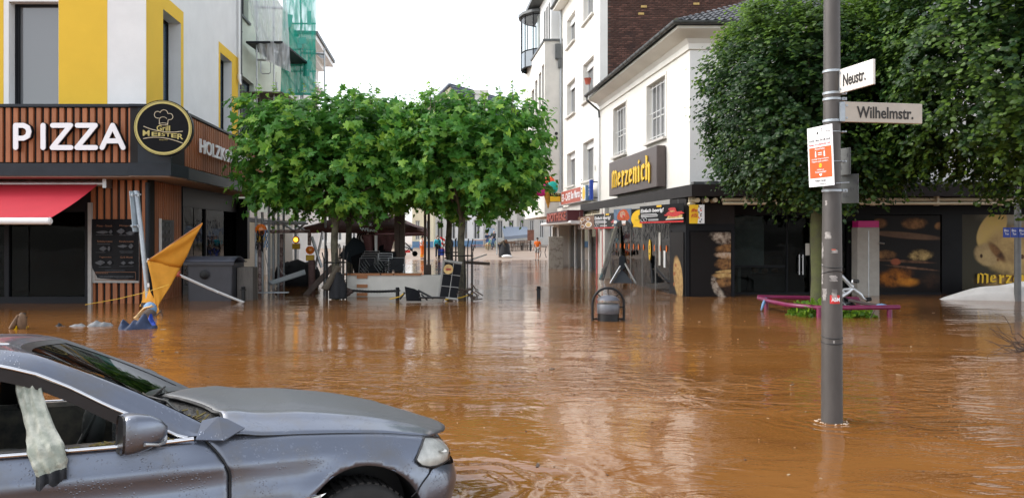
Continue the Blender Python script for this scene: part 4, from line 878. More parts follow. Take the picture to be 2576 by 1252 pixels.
# small tan parapet above the ice-cream shop, its awning, doors
x = MB(); x.fbox(WH, -.1, WL - .2, 2.55, 3.42, -.05, .35); obj('parapet', x, M['cream_wall'], wh)
x = MB(); x.fbox(WH, .6, WL - .1, 2.38, 2.54, .0, 1.25); x.tube([WH.p(.6, 2.46, 1.25), WH.p(WL - .1, 2.46, 1.25)], .09, 10); obj('shop_awning', x, M['white_paint'], wh, 50)
x = MB(); x.fbox(WH, -.2, WL, -.6, 2.4, -1.2, -.9); x.fbox(WH, WL - .7, WL, -.6, 2.4, -.9, .1); x.fbox(WH, -.3, .5, -.6, 2.56, -.9, .05); obj('ground_floor_wall', x, M['grey_wall'], wh)
for u in (.55, 2.2, 3.9, 5.6, 7.3):
 x = MB(); x.fbox(WH, u, u + .16, -.6, 2.4, -.12, .04); obj('shopfront_frame', x, M['white_frame'], wh)
 if u < 7: x = MB(); x.fbox(WH, u + .16, u + 1.65, -.5, 2.3, -.06, -.04); obj('shop_pane', x, M['pane_dark'], wh)
x = MB(); x.fbox(WH, .3, .42, -.6, 2.4, .06, .1); x.fbox(WH, WL - .4, WL - .28, -.6, 2.4, .11, .15); obj('red_strip', x, M['red'], wh)
x = MB(); x.fbox(WH, .9, 1.0, 5.0, 5.25, .022, .05); obj('wall_lamp', x, M['white_frame'], wh)
q = WH.p(WH.u(1487), WH.uz(1487, 200)[1], .02)
x = MB(); x.lathe(q + Vector((-.15, 0, -.25)), [(.12, 0), (.17, .28), (.19, .3)], 10); fp = obj('flower_pot', x, M['terracotta'], None, 40, label='orange flower pot hanging at the tall white house window', cat='flower pot')
# ice-cream cafe sign
es = thing('cafe_sign', 'rust red and white cafe sign board with blue end panel on the white house', 'sign', WH.p(4, 3.4, .5))
S1 = lambda x_, y_: ((2080 + x_ / 4.1725) / 1.5528, (680 + y_ / 4.1725) / 1.5528)
SNN = .55; (pa, pyt), (pb2, pyb) = S1(440, 320), S1(865, 160)
uA, zA = WH.uz(*S1(470, 305), SNN); uB, zB = WH.uz(*S1(865, 165), SNN); zL = WH.uz(*S1(480, 505), SNN)[1]; uL = WH.u(S1(432, 0)[0], SNN); uM = WH.u(S1(785, 0)[0], SNN)
zT_ = (zA + zB) / 2
x = MB(); x.fbox(WH, uB, uL, zL, zT_, .2, SNN); obj('sign_box', x, M['white_paint'], es)
x = MB(); x.fbox(WH, uM, uA, zL + .02, zT_ - .01, SNN + .002, SNN + .006); obj('panel', x, M['terracotta'], es)
DRm = -Vector((DR.x, DR.y, 0))
x = MB(); put_text(x, 'EIS - CAFE', WH.p(uA - (uA - uM) * .04, zL + .18, SNN + .01), DRm, (0, 0, 1), (uA - uM) * .46, (zT_ - zL) * .56, .006, 0, .03); put_text(x, 'San Marco', WH.p(uA - (uA - uM) * .53, zL + .22, SNN + .01), DRm, (0, 0, 1), (uA - uM) * .44, (zT_ - zL) * .56, .006, .12, .03); obj('lettering', x, M['sign_white'], es)
x = MB(); x.fbox(WH, uB - .012, uB, zL, zT_, .19, SNN + .01); obj('blue_end', x, M['light_blue'], es)
x = MB(); x.prism(WH, [(uB + (uM - uB) * (.35 + .25 * math.cos(k * .524)), zL + (zT_ - zL) * (.5 + .45 * math.sin(k * .524))) for k in range(12)], SNN + .002, SNN + .012); obj('badge', x, M['yellow_sign'], es)
x = MB()
for k in range(5): x.fbox(WH, uB + (uM - uB) * .7, uB + (uM - uB) * .9, zL + .15 + k * .22, zL + .2 + k * .22, SNN + .002, SNN + .006)
x.fbox(WH, uL - (uL - uA) * .7, uL - (uL - uA) * .35, zL + .3, zT_ - .3, SNN + .002, SNN + .006); obj('small_print', x, M['ink'], es)
bs = thing('blue_bracket', 'bright blue vertical bracket sign beside the cafe sign on the white wall', 'sign', WH.p(uB - .6, zL, .2))
x = MB(); u = WH.u(S1(935, 0)[0], .4); zq = WH.uz(*S1(935, 415), .4)[1]; x.fbox(WH, u - .08, u + .12, zq, zq + .95, .25, .4)
obj('panel', x, M['blue'], bs); x = MB(); put_text(x, 'EIS', WH.p(u + .09, zq + .2, .41), Vector((0, 0, 1)), DRm * -1, 0.6, .14, .004); obj('lettering', x, M['sign_white'], bs)
x = MB(); x.tube([WH.p(u, zq + .85, .3), WH.p(u, zq + .85, .02)], .03, 6); x.tube([WH.p(u, zq + .1, .3), WH.p(u, zq + .1, .02)], .03, 6); obj('arm', x, M['black_metal'], bs)
# ------------------------------------------------------------------ pharmacy house with the rounded glass corner
PH = Frame((kx(1370) * 44.6, 44.6), DR, NRT); PG = Frame((kx(1370) * 44.6, 44.6), (1, 0), (0, -1))
ph = thing('pharmacy_house', 'cream office house with a rounded glass balcony, beyond the tall white house', 'building', (3, 48, -.6))
PL = 8.6; zb_ = 2.95; gw = kx(1415) * 44.6 - PG.o.x + .2
pw = []
for pl, pr, yt, yb in ((1321, 1329, 245, 330), (1337, 1344, 222, 330), (1346, 1352, 198, 330), (1355, 1361, 180, 330), (1363, 1368.5, 160, 330)):
 pw.append(rect(PH, pl, pr, yt, yb))
ztop = PG.uz(1390, 102)[1]
obj('wall', wall(PH, 0, PL, zb_, ztop, [tuple(h) + (.3,) for h in pw]), M['cream_wall'], ph)
for h in pw: window(PH, h, ph, depth=.3, pm='pane_grey', fm='grey_frame', bars=(.3, .6))
x = MB(); x.quad(PG.p(0, zb_), PG.p(gw, zb_), PG.p(gw, ztop), PG.p(0, ztop)); x.quad(PG.p(0, zb_), PG.p(gw, zb_), PH.p(PL, zb_, -2), PH.p(PL, zb_, 0)); x.quad(PH.p(PL, zb_), PH.p(PL, ztop), PH.p(PL, ztop, -9), PH.p(PL, zb_, -9)); x.quad(PG.p(0, ztop), PG.p(gw, ztop), PH.p(PL, ztop, -6), PH.p(PL, ztop)); obj('wall', x, M['grey_wall'], ph)
x = MB(); x.fbox(PG, -.1, gw, ztop - .05, ztop + .08, -.1, .08); x.fbox(PH, 0.15, PL, ztop - .045, ztop + .075, -.1, .08); obj('coping', x, M['zinc'], ph)
x = MB()
for py in (329 + 7, 348): q = P(1399.5, py, 44.55); x.lathe(q, [(.1, -.02), (.1, .02)], 12, axis=(0, -1, 0))
obj('vent_hole', x, M['interior_dark'], ph)
x = MB(); q = P(1404, 130, 44.5); x.box(q, (.35, .2, .9)); x.box(q + Vector((.1, 0, -.7)), (.2, .15, .6)); obj('rain_hopper', x, M['zinc'], ph)
# set-back top storey with shutters and the rounded glass bay
x = MB(); x.fbox(PH, .6, PL - 2.6, ztop, ztop + 3.6, -3, -.5); obj('top_storey', x, M['white_wall'], ph)
for k in range(3): x = MB(); x.fbox(PH, .9 + k * .85, 1.35 + k * .85, ztop + .2, ztop + 2.6, -.5, -.46); obj('window', x, M['interior_grey'], ph)
x = MB(); q = PH.p(0, ztop + 3.55, -.2); x.fbox(PH, -.3, PL - 2.2, ztop + 3.5, ztop + 3.75, -3.2, .25); obj('eaves', x, M['zinc'], ph)
cb = PH.p(PL - 2.2, 0, -1.2);
zg0 = PH.uz(1322, 190)[1]; zg1 = PH.uz(1322, 68)[1]
def bay(k, r=1.75):
 a = R(15) + R(150) * k / 6; return cb + Vector(PH.d.to_3d()) * (r * math.cos(a)) + Vector(PH.n.to_3d()) * (r * math.sin(a))
for k in range(6):
 a, b = bay(k), bay(k + 1)
 for z0, z1_ in ((zg0, zg0 + 1.1), (zg0 + 1.15, zg1)):
  x = MB(); x.quad(a + Vector((0, 0, z0)), b + Vector((0, 0, z0)), b + Vector((0, 0, z1_)), a + Vector((0, 0, z1_))); obj('bay_pane', x, M['clear_glass'] if z0 > zg0 else M['pane_blue'], ph)
x = MB()
for k in range(7): a = bay(k); x.tube([a + Vector((0, 0, zg0 - .1)), a + Vector((0, 0, zg1 + .1))], .04, 6)
for z in (zg0, zg0 + 1.12, zg1): x.tube([bay(k) + Vector((0, 0, z)) for k in range(7)], .045, 6)
obj('bay_frame', x, M['dark_frame'], ph, 50)
x = MB(); ring = [bay(k, 1.95) for k in range(7)]; x.add([p + Vector((0, 0, zg1 + .1)) for p in ring] + [p + Vector((0, 0, zg1 + .28)) for p in ring], [tuple(range(7)), tuple(range(7, 14))] + [(i, i + 1, 8 + i, 7 + i) for i in range(6)]); obj('bay_roof', x, M['zinc'], ph)
# ground floor of the pharmacy: frame, dark glass, red fascia
x = MB(); x.fbox(PH, -2.2, .1, 2.3, zb_, -1.4, -.5); x.fbox(PH, -2.2, -1.7, -.6, 2.3, -1.4, -.45); x.fbox(PH, -.2, .1, -.6, 2.3, -7, -.45); x.fbox(PH, -2.2, -.2, -.6, .1, -1.4, -.44); obj('ground_floor_wall', x, M['grey_wall'], ph)
x = MB(); x.fbox(PH, -1.7, -.2, .1, 2.3, -.6, -.58); obj('shop_pane', x, M['pane_grey'], ph)
ap = thing('pharmacy_sign', 'dark red pharmacy fascia with raised capital letters', 'sign', PH.p(0, 2.4, -.3))
qa, qb = PH.u(1417, .3), PH.u(1375, .3); z0_, z1_ = PH.uz(1396, 560, .3)[1], PH.uz(1396, 533, .3)[1]
x = MB(); x.fbox(PH, qa - 1.0, qb, z0_, z1_, -.5, .3); M['dark_red'] = mat('dark_red', (.085, .012, .016), .5); obj('fascia', x, M['dark_red'], ap)
x = MB(); put_text(x, 'APOTHEKE', PH.p(qb - .1, z0_ + .08, .31), DRm, (0, 0, 1), qb - qa + .7, (z1_ - z0_) * .75, .03, 0, .02); obj('lettering', x, M['terracotta'], ap)
x = MB(); q = P(1398, 0, 40.5); x.box((q.x, q.y, .55), (.78, .6, 2.4)); ub_ = custom(bevel(obj('utility_box', x, mat('peeling', (.42, .39, .33), .8, col2=(.24, .21, .175), scale=4.5, thr=(.5, .62))), .02), 'pale utility cabinet with peeling posters by the pharmacy', 'cabinet')
# ice-cream cone sign and small cup sign
ic = thing('ice_cream_sign', 'giant ice-cream cone sign with pink, orange and green scoops', 'sign', P(1378, 515, 42.5))
yy = 42.6
for px, py, r_, mm in ((1381, 459, .36, 'orange_red'), (1361, 477, .40, 'magenta'), (1387, 472, .40, 'teal')):
 q = P(px, py, yy - (.1 if mm != 'orange_red' else 0)); x = MB(); x.ball(q, (r_, .22, r_), 18); obj('scoop', x, M[mm], ic, 60)
q = P(1379, 525, yy); x = MB(); x.lathe(q, [(.01, 0), (.15, .45), (.33, 1.0), (.36, 1.08), (.30, 1.12)], 14); M['wafer'] = mat('wafer', (.62, .30, .04), .6, var=.3, scale=6); obj('cone', x, M['wafer'], ic, 50)
x = MB(); x.tube([P(1385, 495, yy), P(1402, 495, yy + .8)], .03, 6); obj('bracket', x, M['black_metal'], ic)
cs_ = thing('cup_sign', 'small black and yellow sign reading Eis Cup beside the ice-cream cone', 'sign', P(1400, 508, 42.2))
x = MB(); a = P(1383, 508, 42.2); b = P(1410, 486, 42.2); x.box(((a.x + b.x) / 2, 42.2, (a.z + b.z) / 2), (b.x - a.x, .2, b.z - a.z)); obj('sign_box', x, M['black_panel'], cs_)
x = MB(); x.box(((a.x + b.x) / 2, 42.09, a.z + .17), (b.x - a.x - .02, .01, .3)); obj('yellow_panel', x, M['yellow_sign'], cs_)
x = MB(); put_text(x, 'Eis Cup', (a.x + .05, 42.08, a.z + .36), (1, 0, 0), (0, 0, 1), b.x - a.x - .1, .2, .004, .2, .01); obj('lettering', x, M['gold'], cs_)
# ------------------------------------------------------------------ foliage
def leafmat(name, young, old, use_attr=True, trans=.46, rough=.42):
 m = bpy.data.materials.new(name); m.use_nodes = True; N, L = nodes(m); b = N['Principled BSDF']; o = N['Material Output']
 rp = N.new('ShaderNodeValToRGB'); rp.color_ramp.elements[0].color = (*old, 1); rp.color_ramp.elements[1].color = (*young, 1); rp.color_ramp.elements[0].position = .35
 if use_attr: at = N.new('ShaderNodeAttribute'); at.attribute_name = 'tone'; L.new(at.outputs['Fac'], rp.inputs[0])
 else:
  oi = N.new('ShaderNodeObjectInfo'); L.new(oi.outputs['Random'], rp.inputs[0])
 L.new(rp.outputs[0], b.inputs['Base Color']); b.inputs['Roughness'].default_value = rough; b.inputs['Specular IOR Level'].default_value = .35
 tr = N.new('ShaderNodeBsdfTranslucent'); hs = N.new('ShaderNodeHueSaturation'); hs.inputs['Hue'].default_value = .49; hs.inputs['Value'].default_value = 1.5; L.new(rp.outputs[0], hs.inputs['Color']); L.new(hs.outputs[0], tr.inputs[0])
 mx = N.new('ShaderNodeMixShader'); mx.inputs[0].default_value = trans; L.new(b.outputs[0], mx.inputs[1]); L.new(tr.outputs[0], mx.inputs[2]); L.new(mx.outputs[0], o.inputs['Surface'])
 return m
M['plane_leaf'] = leafmat('plane_leaf', (.31, .52, .07), (.068, .215, .034)); M['plane_leaf_single'] = leafmat('plane_leaf_single', (.32, .53, .072), (.075, .23, .036), False)
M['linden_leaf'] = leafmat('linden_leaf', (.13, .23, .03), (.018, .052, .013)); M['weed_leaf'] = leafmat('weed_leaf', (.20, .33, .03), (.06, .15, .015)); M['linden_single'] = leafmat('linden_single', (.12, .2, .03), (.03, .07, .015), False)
M['bark'] = mat('bark', (.135, .125, .085), .85, col2=(.055, .05, .038), scale=5, thr=(.4, .62), bump=.4, bscale=14); M['bark_dark'] = mat('bark_dark', (.06, .058, .035), .9, col2=(.09, .10, .03), scale=3, bump=.6, bscale=16)
def lobed_leaf():                         # five-lobed plane leaf, stalk at the origin, tip along +x, unit length
 out = [(0, 0), (.02, .26), (-.14, .34), (.06, .50), (.24, .40), (.32, .32), (.52, .52), (.60, .36), (.58, .20), (.76, .15), (1.0, 0)]
 pts = out + [(x, -y) for x, y in out[-2:0:-1]]
 v = [(.36, 0, 0)] + [(x, y, -.20 * abs(y) - .16 * x * x) for x, y in pts]; v[0] = (.36, 0, .03)
 f = [(0, i + 1, (i + 1) % len(pts) + 1) for i in range(len(pts))]
 return np.array(v), np.array(f)
def heart_leaf():
 v = np.array([(0, 0, 0), (.25, .34, -.07), (.62, .30, -.10), (1, 0, -.16), (.62, -.30, -.10), (.25, -.34, -.07), (.5, 0, .03)])
 f = np.array([(6, 0, 1), (6, 1, 2), (6, 2, 3), (6, 3, 4), (6, 4, 5), (6, 5, 0)]); return v, f
def frames(dirs, nrm):
 d = dirs / np.linalg.norm(dirs, axis=1, keepdims=True); s = np.cross(nrm, d); s /= np.linalg.norm(s, axis=1, keepdims=True) + 1e-9; n = np.cross(d, s)
 return np.stack([d, s, n], axis=2)
def leaf_mesh(name, tmpl, pos, rot, size, tone, material, parent, kind='stuff'):
 v, f = tmpl; n = len(pos); k = len(v)
 co = np.einsum('nij,kj->nki', rot, v) * size[:, None, None] + pos[:, None, :]
 fa = (f[None] + (np.arange(n) * k)[:, None, None]).reshape(-1, 3)
 me = bpy.data.meshes.new(name); me.vertices.add(n * k); off = np.array(parent.location) if parent else 0
 me.vertices.foreach_set('co', (co.reshape(-1, 3) - off).astype(np.float32).ravel())
 nf = len(fa); me.loops.add(nf * 3); me.polygons.add(nf); me.loops.foreach_set('vertex_index', fa.ravel().astype(np.int32)); me.polygons.foreach_set('loop_start', np.arange(0, nf * 3, 3, dtype=np.int32))
 try: me.polygons.foreach_set('loop_total', np.full(nf, 3, dtype=np.int32))
 except Exception: pass
 a = me.attributes.new('tone', 'FLOAT', 'POINT'); a.data.foreach_set('value', np.repeat(tone, k).astype(np.float32))
 me.update(); me.validate(); me.materials.append(material); o = bpy.data.objects.new(name, me); COL.objects.link(o); o.parent = parent
 return custom(o, kind=kind)
def norm(a): return a / (np.linalg.norm(a, axis=1, keepdims=True) + 1e-9)
def plane_tree(label, X, Y, cx_, cy_, hx, hy, z0, z1, nleaf, nsingle, seed):
 """box-pruned plane tree: crown box centred (cx_,cy_) with half sizes hx, hy"""
 rs = np.random.RandomState(seed)
 t = thing('plane_tree', label, 'tree', (X, Y, -.6), 'pleached plane trees in the flooded street')
 x = MB(); x.tube([(X, Y, -.6), (X + .02, Y, .6), (X - .03, Y, 1.6), (X, Y, 2.3), (X, Y, 3.2)], [.135, .115, .105, .10, .07], 14); obj('trunk', x, M['bark'], t, 60)
 x = MB()
 for k in range(12):
  a = k * 2.4 + seed; q = Vector((cx_ + hx * .8 * math.cos(a), cy_ + hy * .8 * math.sin(a), z0 + (z1 - z0) * rs.uniform(.2, .85))); b0 = Vector((X, Y, 2.1 + k * .09)); md = (b0 + q) / 2 + Vector((0, 0, .25)); x.tube([b0, md, q], [.05, .03, .012], 6)
 obj('limbs', x, M['bark'], t, 60)
 # shoots: leaves set along short twigs standing off a rounded box
 nt = nleaf // 9; P0 = []; D0 = []
 u = rs.uniform(-1, 1, (nt * 3, 3)); r_ = rs.rand(len(u)) ** .38
 p = 5.0; nn = (np.abs(u) ** p).sum(1) ** (1 / p); u = u / nn[:, None] * r_[:, None]
 lump = 1 + .10 * np.sin(u[:, 0] * 5 + seed) * np.cos(u[:, 2] * 4 + seed * 2) + .05 * np.sin(u[:, 1] * 7 + u[:, 0] * 9)
 u = u * lump[:, None]; u = u[:nt]
 wz = np.where(u[:, 2] > 0, 1.0, 1.0)
 c = np.array([cx_, cy_, (z0 + z1) / 2]); hs = np.array([hx, hy, (z1 - z0) / 2])
 base = c + u * hs
 out = norm(np.sign(u) * np.abs(u) ** 3 * np.array([1, 1, 1.2]) + rs.normal(0, .25, u.shape) + np.array([0, 0, .25]))
 ext = (np.abs(u).max(1) > .86)
 pos = []; dr = []; nm = []; sz = []; tn = []
 for j in range(9):
  s = (j + 1) / 9
  L_ = np.where(ext, rs.uniform(.25, .75, nt), .4)
  q = base + out * (L_ * s)[:, None] + np.array([0, 0, -.18]) * (s * s)
  side = norm(np.cross(out, rs.normal(0, 1, u.shape)))
  d = norm(side * 1.0 + out * .5 + np.array([0, 0, -.45]) + rs.normal(0, .25, u.shape))
  outh = u * np.array([1, 1, .3])
  n_ = norm(np.array([0, -.22, .9]) + outh * .7 + rs.normal(0, .42, u.shape))
  pos.append(q + d * .05); dr.append(d); nm.append(n_); sz.append(rs.uniform(.15, .30, nt) * (1.0 - .45 * (s > .85))); dep = np.clip((np.abs(u).max(1) - .6) / .4, 0, 1)
  tn.append(np.clip(rs.beta(2, 3.2, nt) * .75 + .42 * (s > .75) * rs.rand(nt), 0, 1))
 pos = np.concatenate(pos); dr = np.concatenate(dr); nm = np.concatenate(nm); sz = np.concatenate(sz); tn = np.concatenate(tn)
 # stray top shoots
 k = 46; bx = rs.uniform(-1, 1, (k, 2)); b0 = np.stack([cx_ + bx[:, 0] * hx, cy_ + bx[:, 1] * hy, np.full(k, z1 - .1)], 1)
 sh = MB()
 for i in range(k):
  hgt = rs.uniform(.25, .72); tip = b0[i] + np.array([rs.normal(0, .1), rs.normal(0, .1), hgt]); sh.tube([tuple(b0[i] - np.array([0, 0, .3])), tuple(tip)], [.008, .003], 4)
  m_ = 6; s = rs.uniform(.1, 1, m_); pos = np.concatenate([pos, b0[i] + (tip - b0[i]) * s[:, None]]); dr = np.concatenate([dr, norm(np.stack([rs.normal(0, 1, m_), rs.normal(0, 1, m_), rs.uniform(-.2, .4, m_)], 1))]); nm = np.concatenate([nm, norm(np.stack([rs.normal(0, .4, m_), rs.normal(-.3, .4, m_), np.full(m_, .8)], 1))]); sz = np.concatenate([sz, .06 + .15 * (1 - s)]); tn = np.concatenate([tn, rs.uniform(.4, .9, m_)])
 obj('shoots', sh, M['bark'], t, kind='stuff')
 rot = frames(dr, nm)
 order = np.arange(len(pos))
 if nsingle:
  vis = (pos[:, 1] < cy_ - hy * .75) & (sz > .2); idx = np.where(vis)[0]; rs.shuffle(idx); idx = idx[:nsingle]; keep = np.ones(len(pos), bool); keep[idx] = False
  me0 = None; meshes = []
  for q in range(5):
   v, f = lobed_leaf(); v = v.copy(); v[1:, 1] *= rs.uniform(.85, 1.12); v[:, 2] *= rs.uniform(.3, 2.0); v[:, 2] += .1 * np.sin(v[:, 0] * 4 + q) * .4
   me = bpy.data.meshes.new('leaf'); me.from_pydata(v.tolist(), [], f.tolist()); me.materials.append(M['plane_leaf_single']); meshes.append(me)
  for i in idx:
   o = bpy.data.objects.new('leaf', meshes[rs.randint(5)]); COL.objects.link(o); o.parent = t
   mt = Matrix(rot[i].tolist()).to_4x4(); mt.translation = Vector(pos[i]) - t.location; o.matrix_local = mt @ Matrix.Scale(float(sz[i]), 4)
  pos, rot, sz, tn = pos[keep], rot[keep], sz[keep], tn[keep]
 leaf_mesh('foliage', lobed_leaf(), pos, rot, sz, tn, M['plane_leaf'], t)
 return t
ZC0, ZC1 = 2.85, 5.75
plane_tree('front left box-pruned plane tree, grey trunk with a black jacket hung at its guard', -5.26, 22.0, -5.38, 21.9, 2.38, 1.75, ZC0, ZC1, 8600, 290, 1)
plane_tree('front right box-pruned plane tree behind the black leaning panel', -1.49, 22.0, -1.22, 21.9, 2.02, 1.75, ZC0, ZC1 - .08, 8600, 290, 2)
plane_tree('rear left plane tree whose dark trunk shows just right of the front left one', -5.72, 26.0, -5.6, 26, 2.1, 1.7, ZC0 + .1, ZC1 + .15, 4200, 0, 3)
plane_tree('rear right plane tree whose trunk shows just left of the front right one', -2.2, 26.0, -1.9, 26, 2.1, 1.7, ZC0 + .1, ZC1, 4200, 0, 4)
def linden(label, X, Y, crown, z0, z1, ntw, lsz, seed, trunk_r=.17, light=0):
 rs = np.random.RandomState(seed); t = thing('linden_tree', label, 'tree', (X, Y, -.6), 'clipped linden trees before the bakery')
 x = MB(); x.tube([(X, Y, -.6), (X + .02, Y, .8), (X - .02, Y, 2.0), (X + .03, Y, 3.2), (X, Y, 4.4)], [trunk_r * 1.25, trunk_r, trunk_r * .92, trunk_r * .8, .07], 14); obj('trunk', x, M['bark_dark'], t, 60)
 x = MB(); cx_, cy_, hx, hy = crown
 for k in range(14):
  a = k * 2.4; q = Vector((cx_ + hx * .75 * math.cos(a), cy_ + hy * .75 * math.sin(a), z0 + (z1 - z0) * rs.uniform(.15, .9))); b0 = Vector((X, Y, 2.5 + k * .12)); x.tube([b0, (b0 + q) / 2 + Vector((0, 0, .3)), q], [.06, .035, .012], 6)
 obj('limbs', x, M['bark_dark'], t, 60)
 u = rs.uniform(-1, 1, (ntw, 3)); p = 3.6; nn = (np.abs(u) ** p).sum(1) ** (1 / p); r_ = np.where(rs.rand(ntw) < .8, rs.uniform(.84, 1.0, ntw), rs.uniform(.45, .85, ntw)); u = u / nn[:, None] * r_[:, None]
 lump = 1 + .07 * np.sin(u[:, 0] * 6 + seed) * np.sin(u[:, 2] * 5) + .06 * np.sin(u[:, 1] * 8 + u[:, 2] * 7) + .05 * np.sin(u[:, 0] * 17 + u[:, 2] * 13)
 u *= lump[:, None]
 taper = 1 - .16 * np.clip((u[:, 2] - .1) / .9, 0, 1) ** 2 - .14 * np.clip((-u[:, 2] - .3) / .7, 0, 1) ** 1.5
 hs = np.array([hx, hy, (z1 - z0) / 2]); base = np.array([cx_, cy_, (z0 + z1) / 2]) + u * hs * np.stack([taper, taper, np.ones(ntw)], 1)
 out = norm(u * np.array([1, 1, .5]) + rs.normal(0, .3, u.shape) + np.array([0, 0, .12]))
 long_ = rs.rand(ntw) < .06
 pos = []; dr = []; nm = []; sz = []; tn = []; K = 12
 ttone = np.clip(rs.normal(.3, .16, ntw) + .75 * np.clip(u[:, 2], 0, 1) ** 2.2 + light, 0, .95)  # paler towards the top: the crown's brighter, lit top is put into the tone
 for j in range(K):
  s = (j + .5) / K; L_ = np.where(long_, rs.uniform(.45, .8, ntw), rs.uniform(.25, .5, ntw))
  q = base + out * (L_ * s)[:, None] + np.array([0, 0, -.16]) * (s ** 2) + rs.normal(0, .035, u.shape)
  side = norm(np.cross(out, np.array([0, 0, 1.])) + 1e-6) * (1 if j % 2 else -1)
  d = norm(side + out * .75 + np.array([0, 0, -.35]) + rs.normal(0, .3, u.shape)); n_ = norm(np.array([0, -.1, .8]) + u * .7 + rs.normal(0, .33, u.shape))
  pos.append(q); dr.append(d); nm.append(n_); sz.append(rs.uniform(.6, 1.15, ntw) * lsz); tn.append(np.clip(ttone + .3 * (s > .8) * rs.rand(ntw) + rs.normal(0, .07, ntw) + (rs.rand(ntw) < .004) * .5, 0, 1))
 pos = np.concatenate(pos); dr = np.concatenate(dr); nm = np.concatenate(nm); sz = np.concatenate(sz); tn = np.concatenate(tn)
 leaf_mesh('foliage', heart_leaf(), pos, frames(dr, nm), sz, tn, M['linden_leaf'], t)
 # inner leaves in one dark tone: the crown's inner shade put into the colour
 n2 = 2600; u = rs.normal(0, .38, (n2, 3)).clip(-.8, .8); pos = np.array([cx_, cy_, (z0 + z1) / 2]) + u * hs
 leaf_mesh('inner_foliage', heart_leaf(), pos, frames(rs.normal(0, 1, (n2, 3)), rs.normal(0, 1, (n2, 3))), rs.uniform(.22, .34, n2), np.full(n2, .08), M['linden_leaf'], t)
 return t
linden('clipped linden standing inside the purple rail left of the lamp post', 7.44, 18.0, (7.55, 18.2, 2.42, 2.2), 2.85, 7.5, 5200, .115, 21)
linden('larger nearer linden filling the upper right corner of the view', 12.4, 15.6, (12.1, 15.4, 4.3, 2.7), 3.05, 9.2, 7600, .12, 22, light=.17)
# ------------------------------------------------------------------ scaffolded house and street clutter in the middle
SH = Frame((LS.p(LEN + .12, 0).x, LS.p(LEN + .12, 0).y), (-.1005, .995), (.995, .1005))
sh = thing('scaffold_house', 'pale green rendered house behind netted scaffolding, next to the pizza building', 'building', SH.p(5, -.6, -3))
swin = []
for pl, pr, yt, yb in ((608, 639, 188, 330), (646, 668, 240, 330), (603, 625, -60, 34)):
 u0, u1 = SH.u(pl), SH.u(pr); swin.append([u0, u1, SH.uz(pl, yb)[1], SH.uz(pl, yt)[1]])
SLN = 11.5
obj('wall', wall(SH, 0, SLN, 2.9, 13.6, [tuple(h) + (.25,) for h in swin]), M['mint_wall'], sh)
for h in swin: window(SH, h, sh, depth=.25, pm='pane_blue', fm='dark_frame', sill=.1, sillm='zinc')
x = MB(); x.quad(SH.p(SLN, -.6), SH.p(SLN, 13.6), SH.p(SLN, 13.6, -9), SH.p(SLN, -.6, -9)); x.quad(SH.p(0, 13.6), SH.p(SLN, 13.6), SH.p(SLN, 13.6, -9), SH.p(0, 13.6, -9)); x.quad(SH.p(0, 8, 0), SH.p(0, 13.6, 0), SH.p(0, 13.6, -9), SH.p(0, 8, -9)); obj('wall', x, M['grey_wall'], sh)
x = MB(); x.fbox(SH, 0, SLN, -.6, 2.9, -3.4, -3.2); x.fbox(SH, 0, .25, -.6, 2.9, -3.2, .02); x.fbox(SH, SLN - .5, SLN, -.6, 2.9, -3.2, .02); x.fbox(SH, 4.6, 5.2, -.6, 2.9, -3.2, .02); x.fbox(SH, 0, SLN, 2.6, 2.9, -.4, .03); obj('ground_floor_wall', x, M['cream_wall'], sh)
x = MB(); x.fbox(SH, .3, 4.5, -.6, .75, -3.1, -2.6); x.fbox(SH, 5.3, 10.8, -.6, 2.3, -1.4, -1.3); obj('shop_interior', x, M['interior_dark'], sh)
x = MB()
for i in range(7): x.fbox(SH, .5 + i * .55, .9 + i * .55, .9 + .3 * (i % 2), 1.3 + .45 * (i % 3), -3.15, -3.0)
obj('shelf_goods', x, M['off_white'], sh)
x = MB(); x.fbox(SH, .3, 4.4, .5, 1.5, -3.18, -3.14); obj('tile_band', x, M['cream_wall'], sh)
# next house along, with projecting eaves against the sky
nh_ = thing('far_left_house', 'white house with projecting eaves just past the green scaffold net', 'building', SH.p(13, -.6, -3))
NH = Frame((SH.p(SLN + .1, 0, .25).x, SH.p(SLN + .1, 0).y), (-.1005, .995), (.995, .1005)); NE = 7.0
zc_ = NH.uz(808, 52, .2)[1]
x = MB(); x.fbox(NH, 0, NE, -.6, 12.9, -8, 0); obj('wall', x, M['white_wall'], nh_)
x = MB()
for n0, n1, z0, z1_ in ((0, .22, 10.6, 10.9), (0, .42, 10.9, 11.2), (0, .35, 12.5, 12.8), (0, .95, 12.8, 13.05)): x.fbox(NH, 0, NE, z0, z1_, n0, n1)
obj('cornice', x, M['white_paint'], nh_)
x = MB(); x.fbox(NH, -.05, NE, 13.05, 13.25, -8, 1.05); obj('eaves', x, M['zinc'], nh_)
for k in range(3):
 for z in (3.6, 7.2): x = MB(); x.fbox(NH, .8 + k * 2.1, 1.9 + k * 2.1, z, z + 2.0, 0, .03); obj('window', x, M['pane_dark'], nh_)
